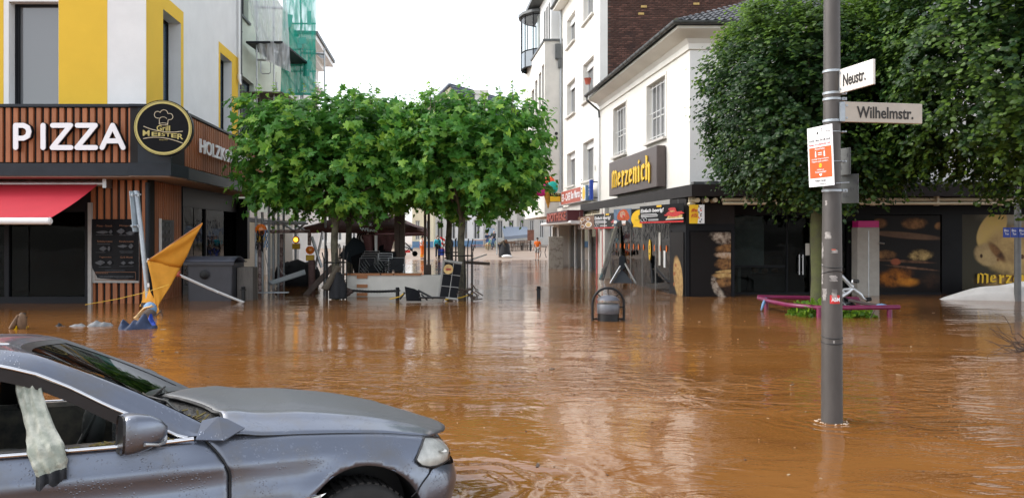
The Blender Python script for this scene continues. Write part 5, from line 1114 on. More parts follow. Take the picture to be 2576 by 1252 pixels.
# scaffolding bays
M['net_grey'] = None
def netmat(name, col, op, dens):
 m = bpy.data.materials.new(name); m.use_nodes = True; N, L = nodes(m); b = N['Principled BSDF']; o = N['Material Output']; b.inputs['Base Color'].default_value = (*col, 1); b.inputs['Roughness'].default_value = .7
 tc = N.new('ShaderNodeTexCoord'); mp = N.new('ShaderNodeMapping'); mp.inputs['Scale'].default_value = (3.2, 3.2, .55); L.new(tc.outputs['Object'], mp.inputs['Vector'])
 nz = N.new('ShaderNodeTexNoise'); nz.inputs['Scale'].default_value = dens; nz.inputs['Detail'].default_value = 5; nz.inputs['Distortion'].default_value = .8; L.new(mp.outputs[0], nz.inputs['Vector'])
 rp = N.new('ShaderNodeMapRange'); rp.inputs[1].default_value = .35; rp.inputs[2].default_value = .62; rp.inputs[3].default_value = op[0]; rp.inputs[4].default_value = op[1]; L.new(nz.outputs[0], rp.inputs[0])
 tp = N.new('ShaderNodeBsdfTransparent'); tl = N.new('ShaderNodeBsdfTranslucent'); tl.inputs[0].default_value = (*col, 1); m1 = N.new('ShaderNodeMixShader'); m1.inputs[0].default_value = .4; L.new(b.outputs[0], m1.inputs[1]); L.new(tl.outputs[0], m1.inputs[2])
 m2 = N.new('ShaderNodeMixShader'); L.new(rp.outputs[0], m2.inputs[0]); L.new(tp.outputs[0], m2.inputs[1]); L.new(m1.outputs[0], m2.inputs[2]); L.new(m2.outputs[0], o.inputs['Surface'])
 bp_ = N.new('ShaderNodeBump'); bp_.inputs['Strength'].default_value = .8; bp_.inputs['Distance'].default_value = .1; L.new(nz.outputs[0], bp_.inputs['Height']); L.new(bp_.outputs[0], b.inputs['Normal'])
 return m
M['net_grey'] = netmat('net_grey', (.80, .82, .84), (.3, .7), 2.0); M['net_green'] = netmat('net_green', (.02, .40, .29), (.6, .93), 2.2)
sc = thing('scaffolding', 'steel tube scaffolding draped in grey and green net against the pale green house', 'scaffolding', SH.p(3, -.6, .9))
posts = [(646, 30.6, 8.4), (689, 30.6, 8.7), (697, 30.75, 8.2), (757, 34.2, 12.5), (761, 34.25, 9.0)]
for px, Y, z1_ in posts:
 p0 = P(px, 588, Y); x = MB(); x.tube([(p0.x, Y, 3.3), (p0.x, Y, 13.5 if px in (646, 689, 757) else z1_)], .035, 8)
 for z in (4.4, 6.3, 7.9, 9.4): x.tube([(p0.x, Y, z), (p0.x, Y, z + .08)], .06, 8)
 obj('standard', x, M['steel'], sc, 50)
px_ = lambda a, b, Y: P(a, b, Y)
x = MB(); a, b = px_(640, 232, 30.4), px_(706, 236, 30.4); x.box(((a.x + b.x) / 2 - .15, 31.9, a.z - .05), (1.6, 3.4, .06)); obj('deck', x, M['wood_dark'], sc)
x = MB(); a, b = px_(652, 140, 30.4), px_(706, 172, 30.4); x.box(((a.x + b.x) / 2 - .2, 32.4, px_(0, 108, 30.4).z), (1.5, 4.2, .08)); obj('deck', x, M['dark_frame'], sc)
x = MB()
for py in (232, 107, 18): a, b = px_(640, py, 30.55), px_(712, py + 3, 30.55); x.tube([a, b], .05, 8)
for py in (150, 152.5): a, b = px_(646, py, 30.6), px_(692, py, 30.6); x.tube([a, b], .025, 6)
x.tube([px_(656, 152, 30.6), px_(656, 182, 30.6), px_(660, 186, 30.6), px_(676, 186, 30.6), px_(681, 182, 30.6), px_(681, 152, 30.6)], .022, 6)
x.tube([px_(652, 60, 30.7), px_(690, 128, 30.7)], .02, 6); x.tube([px_(640, 272, 30.8), px_(700, 238, 30.8)], .03, 6)
obj('ledger', x, M['steel'], sc, 50)
x = MB(); x.tube([px_(757, 133, 34.2), px_(817, 136, 34.2)], .05, 8); x.tube([px_(816, 122, 34.2), px_(817, 240, 34.2)], .04, 8); x.add([px_(797, 138, 34.2), px_(817, 138, 34.2), px_(817, 148, 34.2), px_(810, 148, 34.2)], [(0, 1, 2, 3)]); x.tube([px_(716, 236, 34.3), px_(795, 237, 34.3)], .05, 8); obj('bracket', x, M['steel'], sc, 50)
# grey net: bunched at the left post, free at the right
def sheet(name, corners, nu, nv, amp, m_, parent, seed, gather=None):
 rs = random.Random(seed); a, b, c, d = [Vector(q) for q in corners]; n = (b - a).cross(d - a).normalized(); rows = []
 ph_ = [rs.uniform(0, 6) for _ in range(4)]
 for j in range(nv + 1):
  t = j / nv; row = []
  for i in range(nu + 1):
   s = i / nu; p = (a * (1 - s) + b * s) * (1 - t) + (d * (1 - s) + c * s) * t
   w = amp * (math.sin(s * 17 + ph_[0] + t * 2) + .6 * math.sin(s * 31 + ph_[1] - t * 3) + .5 * math.sin(s * 9 + t * 7 + ph_[2]))
   row.append(p + n * w)
  rows.append(row)
 x = MB(); x.grid(rows); return obj(name, x, M[m_], parent, 179)
sheet('grey_net', [px_(612, -60, 30.3), px_(716, -60, 30.3), px_(731, 182, 30.3), px_(654, 146, 30.4)], 40, 14, .05, 'net_grey', sc, 3)
sheet('green_net', [px_(714, -90, 34.0), px_(795, -90, 34.0), px_(794, 240, 34.0), px_(706, 240, 34.0)], 36, 20, .035, 'net_green', sc, 5)
M['net_patch'] = mat('net_patch', (.10, .46, .37), .8)
for i in range(9):
 x = MB(); a = px_(718 + rnd.uniform(0, 70), rnd.uniform(20, 225), 33.97); w_, h_ = rnd.uniform(.15, .45), rnd.uniform(.2, .7); x.box(a + Vector((0, rnd.uniform(-.02, .0), 0)), (w_, .01, h_), Matrix.Rotation(rnd.uniform(-.2, .2), 3, 'Y')); obj('net_patch', x, M['net_patch'], sc)
x = MB()
for py in (60, 125, 180): x.tube([px_(716, py, 34.3), px_(795, py, 34.3)], .035, 6)
for a_, b_ in (((718, 60), (756, 125)), ((795, 125), (757, 180)), ((716, 180), (757, 236))): x.tube([px_(*a_, 34.35), px_(*b_, 34.35)], .03, 6)
obj('brace', x, M['steel'], sc, 50)
# lower scaffold frame at street level
D_ = lambda x_, y_: ((950 + x_ / 3.477) / 1.5528, (820 + y_ / 3.477) / 1.5528)
lf_ = thing('street_scaffold', 'row of grey scaffold posts and trusses standing in the water under the leaves', 'scaffolding', PW(700, 745))
def dpt_(x_, y_, Y): return P(*D_(x_, y_), Y)
for x_, Y, zt in ((175, 23.4, 3.3), (260, 23.8, 2.6), (350, 25, 3.2), (412, 25.6, 3.0), (478, 26.5, 3.2), (550, 26.5, 3.3), (712, 29, 2.9), (1118, 27, 2.6)):
 p0 = dpt_(x_, 1000, Y); x = MB(); x.tube([(p0.x, Y, -.6), (p0.x, Y, zt)], .045, 8); obj('post', x, M['galvanised'], lf_, 50)
M['striped'] = mat('striped', (.32, .24, .22), .6, col2=(.12, .07, .065), scale=7, stretch=(1, 1, 1.6), thr=(.48, .52))
for x_, Y, y0 in ((225, 23.5, 1110), (520, 25.5, 1000)):
 p0 = dpt_(x_, 600, Y); x = MB(); x.tube([(p0.x, Y, -.6), (p0.x, Y, 1.9)], .055, 10); obj('taped_post', x, M['striped'], lf_, 50)
x = MB(); x.tube([dpt_(310, 292, 25.2), dpt_(905, 290, 25.2)], .06, 10); x.tube([dpt_(900, 300, 25.2), dpt_(900, 480, 25.2)], .06, 10); obj('taped_rail', x, M['striped'], lf_, 50)
for a, b in (((90, 120), (560, 165)), ((250, 190), (880, 185)), ((90, 150), (560, 190)), ((550, 190), (700, 290)), ((700, 190), (850, 290)), ((710, 300), (830, 190)), ((560, 170), (850, 165))): x = MB(); x.tube([dpt_(*a, 25.8), dpt_(*b, 25.8)], .04, 6); obj('truss', x, M['steel'], lf_, 50)
x = MB(); x.tube([dpt_(930, 360, 24.5), dpt_(1065, 780, 24.5)], .05, 6); obj('brace', x, M['steel'], lf_, 50); x = MB(); x.tube([dpt_(1080, 290, 24.6), dpt_(975, 800, 24.6)], .04, 6)
obj('brace', x, M['steel'], lf_, 50)
def warn(label, x_, y_, Y, r_=.13, lit=False):
 q = dpt_(x_, y_, Y); t = thing('warning_light', label, 'warning light', q, 'orange warning lights on the scaffold')
 m_ = M['lens_orange']
 if lit: m_ = mat('lens_lit', (.8, .3, .02), .3, emit=(1, .42, .03, 2.2))
 x = MB(); x.ball(q, (r_, .07, r_), 16); obj('lens', x, m_, t, 60)
 x = MB(); x.lathe(q, [(r_ + .02, -.03), (r_ + .02, .03), (r_, .04)], 18, axis=(0, -1, 0)); obj('rim', x, M['orange'], t, 40)
 x = MB(); x.box(q + Vector((0, .02, -r_ - .14)), (.26, .16, .2)); bevel(obj('battery_box', x, M['yellow_box'], t), .02); return t
warn('unlit orange warning light highest and nearest on the left posts', 242, 266, 23.3, .155)
warn('glowing orange warning light on the middle post', 718, 402, 26.5, .1, True)
t = warn('orange warning light hanging upside down above its yellow box', 908, 545, 25, .12)
cw = thing('cable_tangle', 'blue and black cables hanging in loops below the upper warning light', 'cables', dpt_(240, 500, 23.2))
x = MB()
for i in range(12):
 a = rnd.uniform(180, 320); pts = [dpt_(a + rnd.uniform(-30, 30) * math.sin(t * 1.3), 280 + t * rnd.uniform(50, 62), 23.2 + rnd.uniform(-.05, .05)) for t in range(6)]; x.tube(pts, .012, 5)
obj('cable', x, M['black_metal'], cw, 60)
x = MB()
for i in range(4):
 a = 285 + i * 14; x.tube([dpt_(a + 14 * math.sin(t * 1.7 + i * 2), 270 + t * 40, 23.15) for t in range(7)], .012, 5)
obj('blue_cable', x, M['light_blue'], cw, 60)
x = MB(); x.tube([dpt_(300, 600, 23.2), dpt_(340, 800, 23.1), dpt_(400, 925, 23.0), dpt_(380, 960, 22.9)], .012, 5); x.tube([dpt_(480, 760, 25), dpt_(530, 860, 24.8), dpt_(600, 890, 24.6)], .012, 5); obj('hanging_cable', x, M['steel'], cw, 60)
fp_ = custom(obj('fallen_panel', MB().add([dpt_(340, 970, 23.2), dpt_(400, 1005, 23.0), dpt_(850, 860, 24.6), dpt_(835, 805, 25.0), dpt_(345, 1010, 23.2), dpt_(400, 1018, 22.98), dpt_(850, 875, 24.58), dpt_(835, 830, 25.0)], [(0, 1, 2, 3), (4, 7, 6, 5), (0, 4, 5, 1), (1, 5, 6, 2), (2, 6, 7, 3), (3, 7, 4, 0)]), M['galvanised']), 'long grey sheet metal panel sliding into the water under the scaffold', 'panel')
custom(obj('wooden_post', MB().tube([dpt_(930, 680, 24.2), dpt_(935, 1110, 24.2)], .11, 10), mat('rust_post', (.10, .055, .05), .8, var=.4, scale=6), smooth=50), 'rust brown leaning wooden post behind the fallen panel', 'post')
custom(obj('timber_beam', MB().box((dpt_(980, 1020, 23.2)), (.16, .14, 1.6), Matrix.Rotation(.75, 3, 'Y')), M['wood_dark']), 'brown timber beam tilted out of the water by the tree guard', 'beam')
for i, (x_, y_, Y, r_) in enumerate(((600, 760, 27, (.5, .35, .55)), (740, 760, 27, (.6, .4, .6)), (880, 760, 27.5, (.45, .4, .5)))):
 q = dpt_(x_, y_, Y); x = MB(); x.ball((q.x, Y, .35), r_, 14); o = obj('garbage_bag', x, M['black_cloth'], smooth=60); m_ = o.modifiers.new('d', 'DISPLACE'); tx = bpy.data.textures.new('crumple', 'CLOUDS'); tx.noise_scale = .3; m_.texture = tx; m_.strength = .18
 custom(o, ['leftmost black garbage bag heaped behind the scaffold posts', 'middle black garbage bag heaped behind the scaffold posts', 'rightmost black garbage bag below the hanging warning light'][i], 'garbage bag', 'black bags behind the scaffold posts')
custom(obj('floating_plank', MB().box(dpt_(270, 1120, 22.2), (1.5, .12, .03), Matrix.Rotation(.12, 3, 'Z')), M['galvanised']), 'thin pale plank floating below the scaffold posts', 'plank')
# pillar, dark opening, container, bollards
x = MB(); a, b = PW(587, 757), PW(627, 757); zt = P(0, 672, 21.2).z; x.box(((a.x + b.x) / 2, 21.4, zt / 2 - .3), (.46, .42, zt + .6)); custom(bevel(obj('wooden_pillar', x, M['wood_grey']), .02), 'square weathered pillar box right of the grey waste container', 'pillar')
x = MB(); x.fbox(LS, LEN + .02, LEN + .1, -.6, 3.3, -.5, .2); x.fbox(LS, LEN - .35, LEN - .01, .9, 3.3, .08, .45); custom(obj('dark_opening', x, M['black_panel']), 'black boxes in place of the dark opening at the far end of the grill shop', 'column')  # black boxes added where there is only a dark opening
ct = thing('waste_container', 'big dark grey wheeled waste container with a blue-grey lid by the shop window', 'waste container', PW(527, 757))
q = PW(527, 757); x = MB(); wd = 1.30
x.add([q + Vector((sx * (wd / 2 - .05 * (z < 0)), sy, z)) for z, dy in ((-.6, .0), (1.08, .0)) for sx, sy in ((-1, 0), (1, 0), (1, .95), (-1, .95))], [(0, 1, 5, 4), (1, 2, 6, 5), (2, 3, 7, 6), (3, 0, 4, 7), (4, 5, 6, 7)]); M['bin_grey'] = mat('bin_grey', (.045, .045, .052), .55, var=.15); bevel(obj('tub', x, M['bin_grey'], ct), .05)
x = MB(); x.grid([[q + Vector((-wd / 2 - .06 + (wd + .12) * s, -.06 + 1.05 * t, 1.10 + .16 * math.sin(math.pi * min(1, t * 1.1 + .05)))) for s in [k / 6 for k in range(7)]] for t in [k / 8 for k in range(9)]]); o = obj('lid', x, mat('lid_blue', (.06, .065, .085), .45), ct, 60); o.modifiers.new('s', 'SOLIDIFY').thickness = .03
x = MB(); x.fbox(Frame((q.x, q.y), (1, 0), (0, -1)), -wd / 2 - .06, wd / 2 + .06, 1.02, 1.1, 0, .07); x.tube([q + Vector((-wd / 2 - .1, .3, .95)), q + Vector((-wd / 2 - .1, .7, .95))], .03, 8); obj('rim', x, M['bin_grey'], ct)
x = MB(); x.lathe(q + Vector((-.13, -.02, .75)), [(.11, 0), (.13, .03), (.09, .05)], 16, axis=(0, -1, 0)); obj('lock', x, M['black_metal'], ct, 40)
def bollard(label, px, pyb, pyt, ring=True):
 q = PW(px, pyb); h = P(px, pyt, q.y).z; t = thing('bollard', label, 'bollard', (q.x, q.y, -.6), 'black steel bollards in the water')
 x = MB(); x.lathe((q.x, q.y, 0), [(.055, -.6), (.055, h - .12)], 12); obj('shaft', x, M['black_metal'], t, 40)
 x = MB(); x.lathe((q.x, q.y, 0), [(.055, h - .12), (.085, h - .11), (.085, h - .085), (.05, h - .075), (.06, h - .03), (.045, h - .005), (.0, h)], 12); obj('cap', x, M['black_metal'], t, 40); return t
bollard('short black bollard beside the square weathered pillar', 612, 757, 720); bollard('black bollard at the right end of the hanging chain', 1000, 755, 722); bollard('lone black bollard in the open water right of the plane trees', 1355, 752, 719)
b_ = bollard('dark bollard wrapped in dead leaves above the yellow bag', 57, 826, 786)
x = MB(); q = PW(57, 826); x.ball(q + Vector((0, -.02, .13)), (.10, .08, .2), 10); x.tube([q + Vector((-.2, -.05, 0)), q + Vector((-.12, -.06, .12)), q + Vector((-.05, -.06, .28))], [.05, .05, .02], 6); obj('caught_leaves', x, mat('dead_leaf', (.13, .075, .04), .8, var=.4, scale=12), b_, 60)
# chain and rope-like debris by the planter
# ------------------------------------------------------------------ cafe terrace
pw_ = thing('planter_wall', 'long white terrace parapet with orange wood capping in front of the plane trees', 'parapet', PW(985, 747))
q0, q1 = PW(868, 747), PW(1110, 747); Yp = 22.4; zt = P(0, 692, Yp).z
x = MB(); x.box(((q0.x + q1.x) / 2, Yp + .1, zt / 2 - .3), (q1.x - q0.x, .2, zt + .6)); obj('wall_panel', x, M['off_white'], pw_)
for a, b in ((864, 879), (882, 956), (959, 990), (992, 1058)):
 A, B = P(a, 690, Yp - .05), P(b, 690, Yp - .05); x = MB(); x.box(((A.x + B.x) / 2, Yp + .08, zt + .028), (B.x - A.x, .3, .055)); obj('wood_capping', x, M['wood_trim'], pw_)
for py, mm in ((696, 'wood_trim'), (719, 'wood_trim'), (740, 'wood_dark')):
 A = P(911, py, Yp - .03); x = MB(); x.box((A.x, Yp - .02, A.z), (.32, .05, .095)); obj('wood_block', x, M['wood_trim'], pw_)
x = MB(); A, B = PW(868, 742), PW(1000, 745)
ch = thing('chain', 'dark hanging chain strung in front of the white parapet', 'chain', A); n_ = 34
za, zb = P(872, 731, 22).z, P(1000, 732, 21.4).z; a_, b_ = P(880, 730, 21.6), P(1000, 731, 21.3)
for i in range(n_):
 t = i / (n_ - 1); c = a_.lerp(b_, t) + Vector((0, 0, -.03 * math.sin(math.pi * t)))
 x = MB(); x.lathe((0, 0, 0), [(.03 + .012 * math.cos(k * 1.047), .012 * math.sin(k * 1.047)) for k in range(7)], 8) if i == 0 else None
 if i == 0: lk = obj('link', x, M['black_metal'], ch, 60, local=True); o = lk
 else: o = lk.copy(); COL.objects.link(o); o.parent = ch
 o.location = c - ch.location; o.rotation_euler = (R(90) * (i % 2), 0, 0); o.scale = (1.5, 1, 1)
def guard(label, X, Y, w, z1_, seed):
 t = thing('tree_guard', label, 'tree guard', (X, Y, -.6), 'black iron tree guards'); rs = random.Random(seed)
 for i in range(8):
  a = i * math.pi / 4 + .3; c, s = math.cos(a), math.sin(a); top = z1_ + (.25 if i % 2 else .05)
  x = MB(); x.tube([(X + w * c, Y + w * s, -.6), (X + w * c, Y + w * s, top - .2), (X + w * c * 1.15, Y + w * s * 1.15, top)], .018, 6); obj('bar', x, M['black_metal'], t, 50)
 for z in (.25, z1_ - .25):
  x = MB(); x.tube([(X + w * math.cos(k * .3927), Y + w * math.sin(k * .3927), z) for k in range(17)], .016, 6); obj('hoop', x, M['black_metal'], t, 50)
 return t
guard('iron tree guard round the front left plane trunk, with the black jacket', -5.26, 22.0, .33, 1.3, 1); guard('iron tree guard round the front right plane trunk', -1.49, 22.0, .33, 1.5, 2); guard('iron tree guard round the rear left plane trunk', -5.72, 26.0, .45, 1.3, 3); guard('iron tree guard round the rear right plane trunk', -2.2, 26, .4, 1.5, 4)
def drape(name, label, cat, loop, m_, seed, amp=.05, n=(14, 16), thick=.03):
 """a hanging cloth: loop(s,t) gives the surface"""
 rs = random.Random(seed); x = MB(); x.grid([[loop(i / n[0], j / n[1]) for i in range(n[0] + 1)] for j in range(n[1] + 1)]); o = obj(name, x, M[m_], None, 179)
 so = o.modifiers.new('s', 'SOLIDIFY'); so.thickness = thick; tx = bpy.data.textures.new('folds', 'CLOUDS'); tx.noise_scale = .22; d = o.modifiers.new('d', 'DISPLACE'); d.texture = tx; d.strength = amp; return custom(o, label, cat)
JA, JB = P(829, 742, 21.5), P(869, 742, 21.5)
def jk(s, t):
 w = (.32 + .68 * min(1, t * 2.2)); xm = JA.x + (JB.x - JA.x) * (.52 + (s - .5) * w); z = P(0, 684, 21.5).z * (1 - t) + .0 * t + .02; return (xm + .01 * math.sin(s * 14) * t, 21.5 - .14 * math.sin(math.pi * s) - .02 * math.sin(s * 16) * t, z - .08 * abs(s - .5) * (1 - t))
drape('jacket', 'soaked black jacket hanging on the iron tree guard', 'jacket', jk, 'black_cloth', 4, .03)
def jo(s, t):
 a, b = P(817, 725, 21.45), P(852, 668, 21.45); p = b.lerp(a, t); return (p.x + (s - .5) * .16 + .02, 21.4 - .06 * math.sin(math.pi * s), p.z - .05 * s * t)
drape('olive_coat', 'olive brown coat sleeve thrown over the tree guard above the black jacket', 'coat', jo, 'olive_cloth', 6, .03)
# leaning black panel frame, beams
lp = thing('black_panel', 'black framed windbreak panel leaning against the front right plane trunk', 'panel', PW(1130, 750))
A, B, C_, D2 = P(1117, 656, 21.4), P(1162, 663, 21.4), P(1150, 752, 21.0), P(1103, 748, 21.0)
x = MB(); x.quad(A, B, C_, D2); o = obj('sheet', x, M['black_panel'], lp); o.modifiers.new('s', 'SOLIDIFY').thickness = .03
x = MB();
for a, b in ((A, B), (A, D2), (D2, C_)): x.tube([a + Vector((0, -.04, 0)), b + Vector((0, -.04, 0))], .035, 4)
for k in (.35, .68): x.tube([A.lerp(D2, k) + Vector((0, -.03, 0)), B.lerp(C_, k) + Vector((0, -.03, 0))], .012, 4)
x.tube([A.lerp(B, .55) + Vector((0, -.03, 0)), D2.lerp(C_, .55) + Vector((0, -.03, 0))], .015, 4); obj('panel_frame', x, M['grey_frame'], lp)
x = MB(); a, b = P(1115, 658, 21.45), P(1163, 664, 21.6); x.box((a + b) / 2, (b.x - a.x, .12, .13), Matrix.Rotation(.13, 3, 'Y')); obj('top_rail', x, M['grey_frame'], lp)
custom(obj('timber_beam', MB().box(P(1194, 661, 23), (.95, .12, .09), Matrix.Rotation(.06, 3, 'Y')), M['wood_dark']), 'dark brown beam jutting right from the iron tree guard', 'beam')
custom(obj('pale_bar', MB().box(P(1194, 650, 30), (1.05, .06, .06), Matrix.Rotation(-.32, 3, 'Y')), M['white_paint']), 'thin pale bar rising behind the tree guard', 'bar')
ba = thing('bread_plaque', 'oval sign with bread slices hung on the tree guard', 'sign', P(1106, 678, 21.3)); x = MB(); q = P(1115 - 30, 0, 1); c = P(1121, 676, 21.25) ; c = P(1119, 678, 21.2); x.lathe(P(1128, 677, 21.2), [(.14, 0), (.14, .03)], 16, axis=(0, -1, .1)); obj('plate', x, M['crumb'], ba, 40); x = MB(); [x.lathe(P(1124 + k * 4, 677, 21.16), [(.035, 0), (.035, .01)], 8, axis=(0, -1, 0)) for k in range(3)]; obj('print', x, M['terracotta'], ba)
# broken folding chair
bc = thing('broken_chair', 'black broken chair lying half under water before the parapet', 'chair', PW(1040, 755))
x = MB(); pts = [P(1018, 720, 20.9), P(1042, 726, 20.8), P(1055, 732, 20.8), P(1060, 755, 20.6), P(1022, 755, 20.6)]; x.poly(pts); o = obj('seat', x, M['black_panel'], bc); o.modifiers.new('s', 'SOLIDIFY').thickness = .04
x = MB(); x.tube([P(1052, 730, 20.8), P(1090, 750, 20.6)], .03, 6); x.tube([P(1055, 748, 20.6), P(1120, 748, 20.4)], .03, 6); x.tube([P(1018, 735, 20.9), P(1006, 752, 20.9)], .03, 6); x.tube([P(1060, 740, 20.7), P(1075, 754, 20.6)], .025, 6); obj('leg', x, M['black_metal'], bc, 50)
yt_ = thing('barrier_tape', 'loose yellow rope trailing from the broken chair to the tree guard', 'rope', P(1100, 745, 20.5)); x = MB(); x.tube([P(980, 752, 20.8), P(1005, 746, 20.8), P(1015, 738, 20.8)], .016, 5); x.tube([P(1120, 753, 20.9), P(1160, 748, 21.2), P(1188, 738, 21.4)], .018, 5); obj('rope', x, M['yellow_box'], yt_, 60)
db = thing('debris_clump', 'clump of leaves and twigs caught at the foot of the right tree guard', 'debris', PW(1180, 755)); x = MB()
for i in range(26): q = PW(1186, 757) + Vector((rnd.uniform(-.3, .2), rnd.uniform(-.1, .1), rnd.uniform(0, .35))); x.tube([q, q + Vector((rnd.uniform(-.25, .25), rnd.uniform(-.1, .1), rnd.uniform(-.15, .2)))], .016, 4)
obj('twigs', x, M['wood_dark'], db)
db2 = thing('debris_clump', 'dark clump of leaves at the left end of the hanging chain', 'debris', PW(878, 750)); x = MB(); q = P(873, 735, 21.6)
for k in range(5): x.ball(q + Vector((rnd.uniform(-.12, .12), 0, rnd.uniform(-.1, .08))), (.12, .08, .08), 8)
obj('clump', x, mat('rotten', (.05, .03, .025), .8, var=.4, scale=12), db2, 60)
# parasols, spiral sign, posts
def parasol(label, top, hw_, hd, drop, m_, pole_bottom, polem='white_paint', group=None):
 t = thing('parasol', label, 'parasol', (top.x, top.y, -.6), group); x = MB(); n = 8; rows = []
 for k in range(6):
  s = k / 5; rows.append([(top.x + hw_ * s * (1 if i in (1, 2, 3) else -1 if i in (5, 6, 7) else 0), top.y + hd * s * (1 if i in (3, 4, 5) else -1 if i in (7, 0, 1) else 0), top.z - drop * s ** 1.1 - (.04 * s * s if i % 2 == 0 else 0)) for i in range(8)])
 x.grid(rows, closed=True); rows2 = [rows[-1], [(a, b, c - .14) for a, b, c in rows[-1]]]; x.grid(rows2, closed=True); o = obj('canopy', x, M[m_], t, 30); o.modifiers.new('s', 'SOLIDIFY').thickness = .012
 x = MB(); x.tube([(top.x, top.y, pole_bottom), (top.x, top.y, top.z)], .04, 8); obj('pole', x, M[polem], t, 50)
 x = MB(); [x.tube([(top.x, top.y, top.z - .1), Vector(rows[-1][i]) + Vector((0, 0, .02))], .012, 4) for i in range(8)]; obj('rib', x, M['wood_dark'], t)
 return t
pc = P(912, 520, 27.5)
pr_ = parasol('wide open burgundy cafe parasol with white letters, under the plane trees', Vector((pc.x, 28.5, 2.85)), 2.1, 1.6, .75, 'burgundy', -.6)
x = MB(); put_text(x, 'NETZ', P(903, 566, 26.86), (1, 0, -.06), (0.0, .8, .42), .5, .18, .004, -.3, .02); put_text(x, 'WERK', P(907, 581, 26.75), (1, 0, -.06), (0, .8, .42), .62, .26, .004, -.3, .02); obj('lettering', x, M['sign_white'], pr_)
pc2 = parasol('second burgundy parasol farther back at the right', P(1000, 545, 33), 1.3, 1.3, .7, 'burgundy', -.6)
cp = thing('closed_parasol', 'collapsed burgundy parasol cloth hanging over a white pole', 'parasol', P(950, 690, 25.2)); q = P(950, 600, 25.2)
x = MB(); x.grid([[(q.x + (.62 - .25 * t) * (s - .5) * 2 * (.85 + .15 * math.sin(s * 20)), 25.2 + .16 * math.sin(s * 22) * (.3 + t), P(0, 590, 25.2).z - t * (.85 + .25 * math.sin(s * 9))) for s in [k / 20 for k in range(21)]] for t in [k / 8 for k in range(9)]]); o = obj('cloth', x, M['burgundy'], cp, 60); o.modifiers.new('s', 'SOLIDIFY').thickness = .015
x = MB(); q = P(946, 700, 25.0); x.tube([(q.x, 25, -.6), (q.x, 25, P(0, 592, 25).z)], .05, 10); obj('pole', x, M['white_paint'], cp, 50)
sg = thing('spiral_sign', 'white panel with a black spiral emblem behind the terrace chairs', 'sign', P(918, 600, 29)); c = P(922, 600, 29); x = MB(); x.box(c + Vector((-.05, .03, 0)), (.68, .03, .92)); obj('board', x, M['white_paint'], sg)
x = MB()
for k, (r_, w_, dz) in enumerate(((.08, .04, .12), (.17, .05, .08), (.27, .055, .03), (.38, .06, -.03))):
 ring = [[(c.x + (r_ + e) * math.cos(a), 29.008 if True else 0, c.z + dz + (r_ * .9 + e) * math.sin(a)) for a in [2 * math.pi * i / 28 for i in range(29)]] for e in (-w_ / 2, w_ / 2)]
 x.grid([[(a, 29.0 - .001 * k - .0, b) for a, _, b in rr] for rr in ring])
obj('emblem', x, M['ink'], sg)
for i, (px, Y, pyt) in enumerate(((999, 24.6, 560), (1012, 24.6, 560))):
 q = P(px, 640, Y); custom(obj('timber_post', MB().box((q.x, Y, 1.1), (.16, .16, 3.4)), M['wood_dark']), ['left of two dark timber posts behind the terrace chairs', 'right of two dark timber posts behind the terrace chairs'][i], 'post', 'dark timber posts of the terrace')
tp = thing('terrace_post', 'tall slotted black post on a dark box between the orange trousers and the teal jacket', 'post', P(1074, 690, 24)); q = P(1074, 640, 24)
x = MB(); x.box((q.x - .06, 24, 1.5), (.07, .1, 3.2)); x.box((q.x + .06, 24, 1.5), (.07, .1, 3.2)); obj('post', x, M['wood_dark'], tp); x = MB(); x.box((q.x + .02, 24, .15), (.22, .2, 1.5)); x.box((q.x + .17, 24, -.1), (.14, .2, 1.1)); obj('post_base', x, M['wood_dark'], tp)
# stacked chairs behind the parapet
def terrace_chair(label, c, rz, tilt):
 t = thing('terrace_chair', label, 'chair', c, 'grey slatted terrace chairs piled by the flood', (tilt, 0, rz))
 for sx in (-.24, .24):
  x = MB(); x.tube([(sx, -.22, 0), (sx, -.22, .44), (sx, .2, .42), (sx, .2, 0)], .013, 5); obj('leg', x, M['steel'], t, 50, local=True)
 x = MB(); x.tube([(-.24, .2, .42), (-.25, .32, .86), (.25, .32, .86), (.24, .2, .42)], .013, 5); x.tube([(-.24, -.22, .64), (-.24, .24, .64)], .013, 5); x.tube([(.24, -.22, .64), (.24, .24, .64)], .013, 5); obj('back_frame', x, M['steel'], t, 50, local=True)
 x = MB(); x.grid([[(-.22 + .44 * s, .22 + .1 * k / 7, .46 + .37 * k / 7) for s in (0, 1)] for k in range(8)]); obj('backrest', x, M['black_cloth'], t, local=True)
 x = MB(); x.box((0, 0, .44), (.45, .42, .02)); obj('seat', x, M['black_cloth'], t, local=True); return t
lab = ['left tilted pile, lowest terrace chair of its stack', 'left tilted pile, second terrace chair up', 'left tilted pile, third terrace chair up', 'left tilted pile, topmost terrace chair', 'middle pile, lowest terrace chair behind the parapet', 'middle pile, second terrace chair up', 'middle pile, third terrace chair up', 'middle pile, topmost terrace chair', 'upright terrace chair with slatted back, rightmost behind the parapet']
c0 = terrace_chair(lab[0], P(920, 721, 23.3), .6, .5)
for i in range(1, 9):
 if i < 4: p_, rz, tl = P(920 + i * 4, 721 - i * 6, 23.3 + .05 * i), .6, .5
 elif i < 8: p_, rz, tl = P(962, 726 - (i - 4) * 6, 23.4 + .03 * i), -.3, .12
 else: p_, rz, tl = P(996, 717, 23.3), 0.1, -.02
 t = copy_tree(c0, p_, lab[i]); t.rotation_euler = (tl, 0, rz)
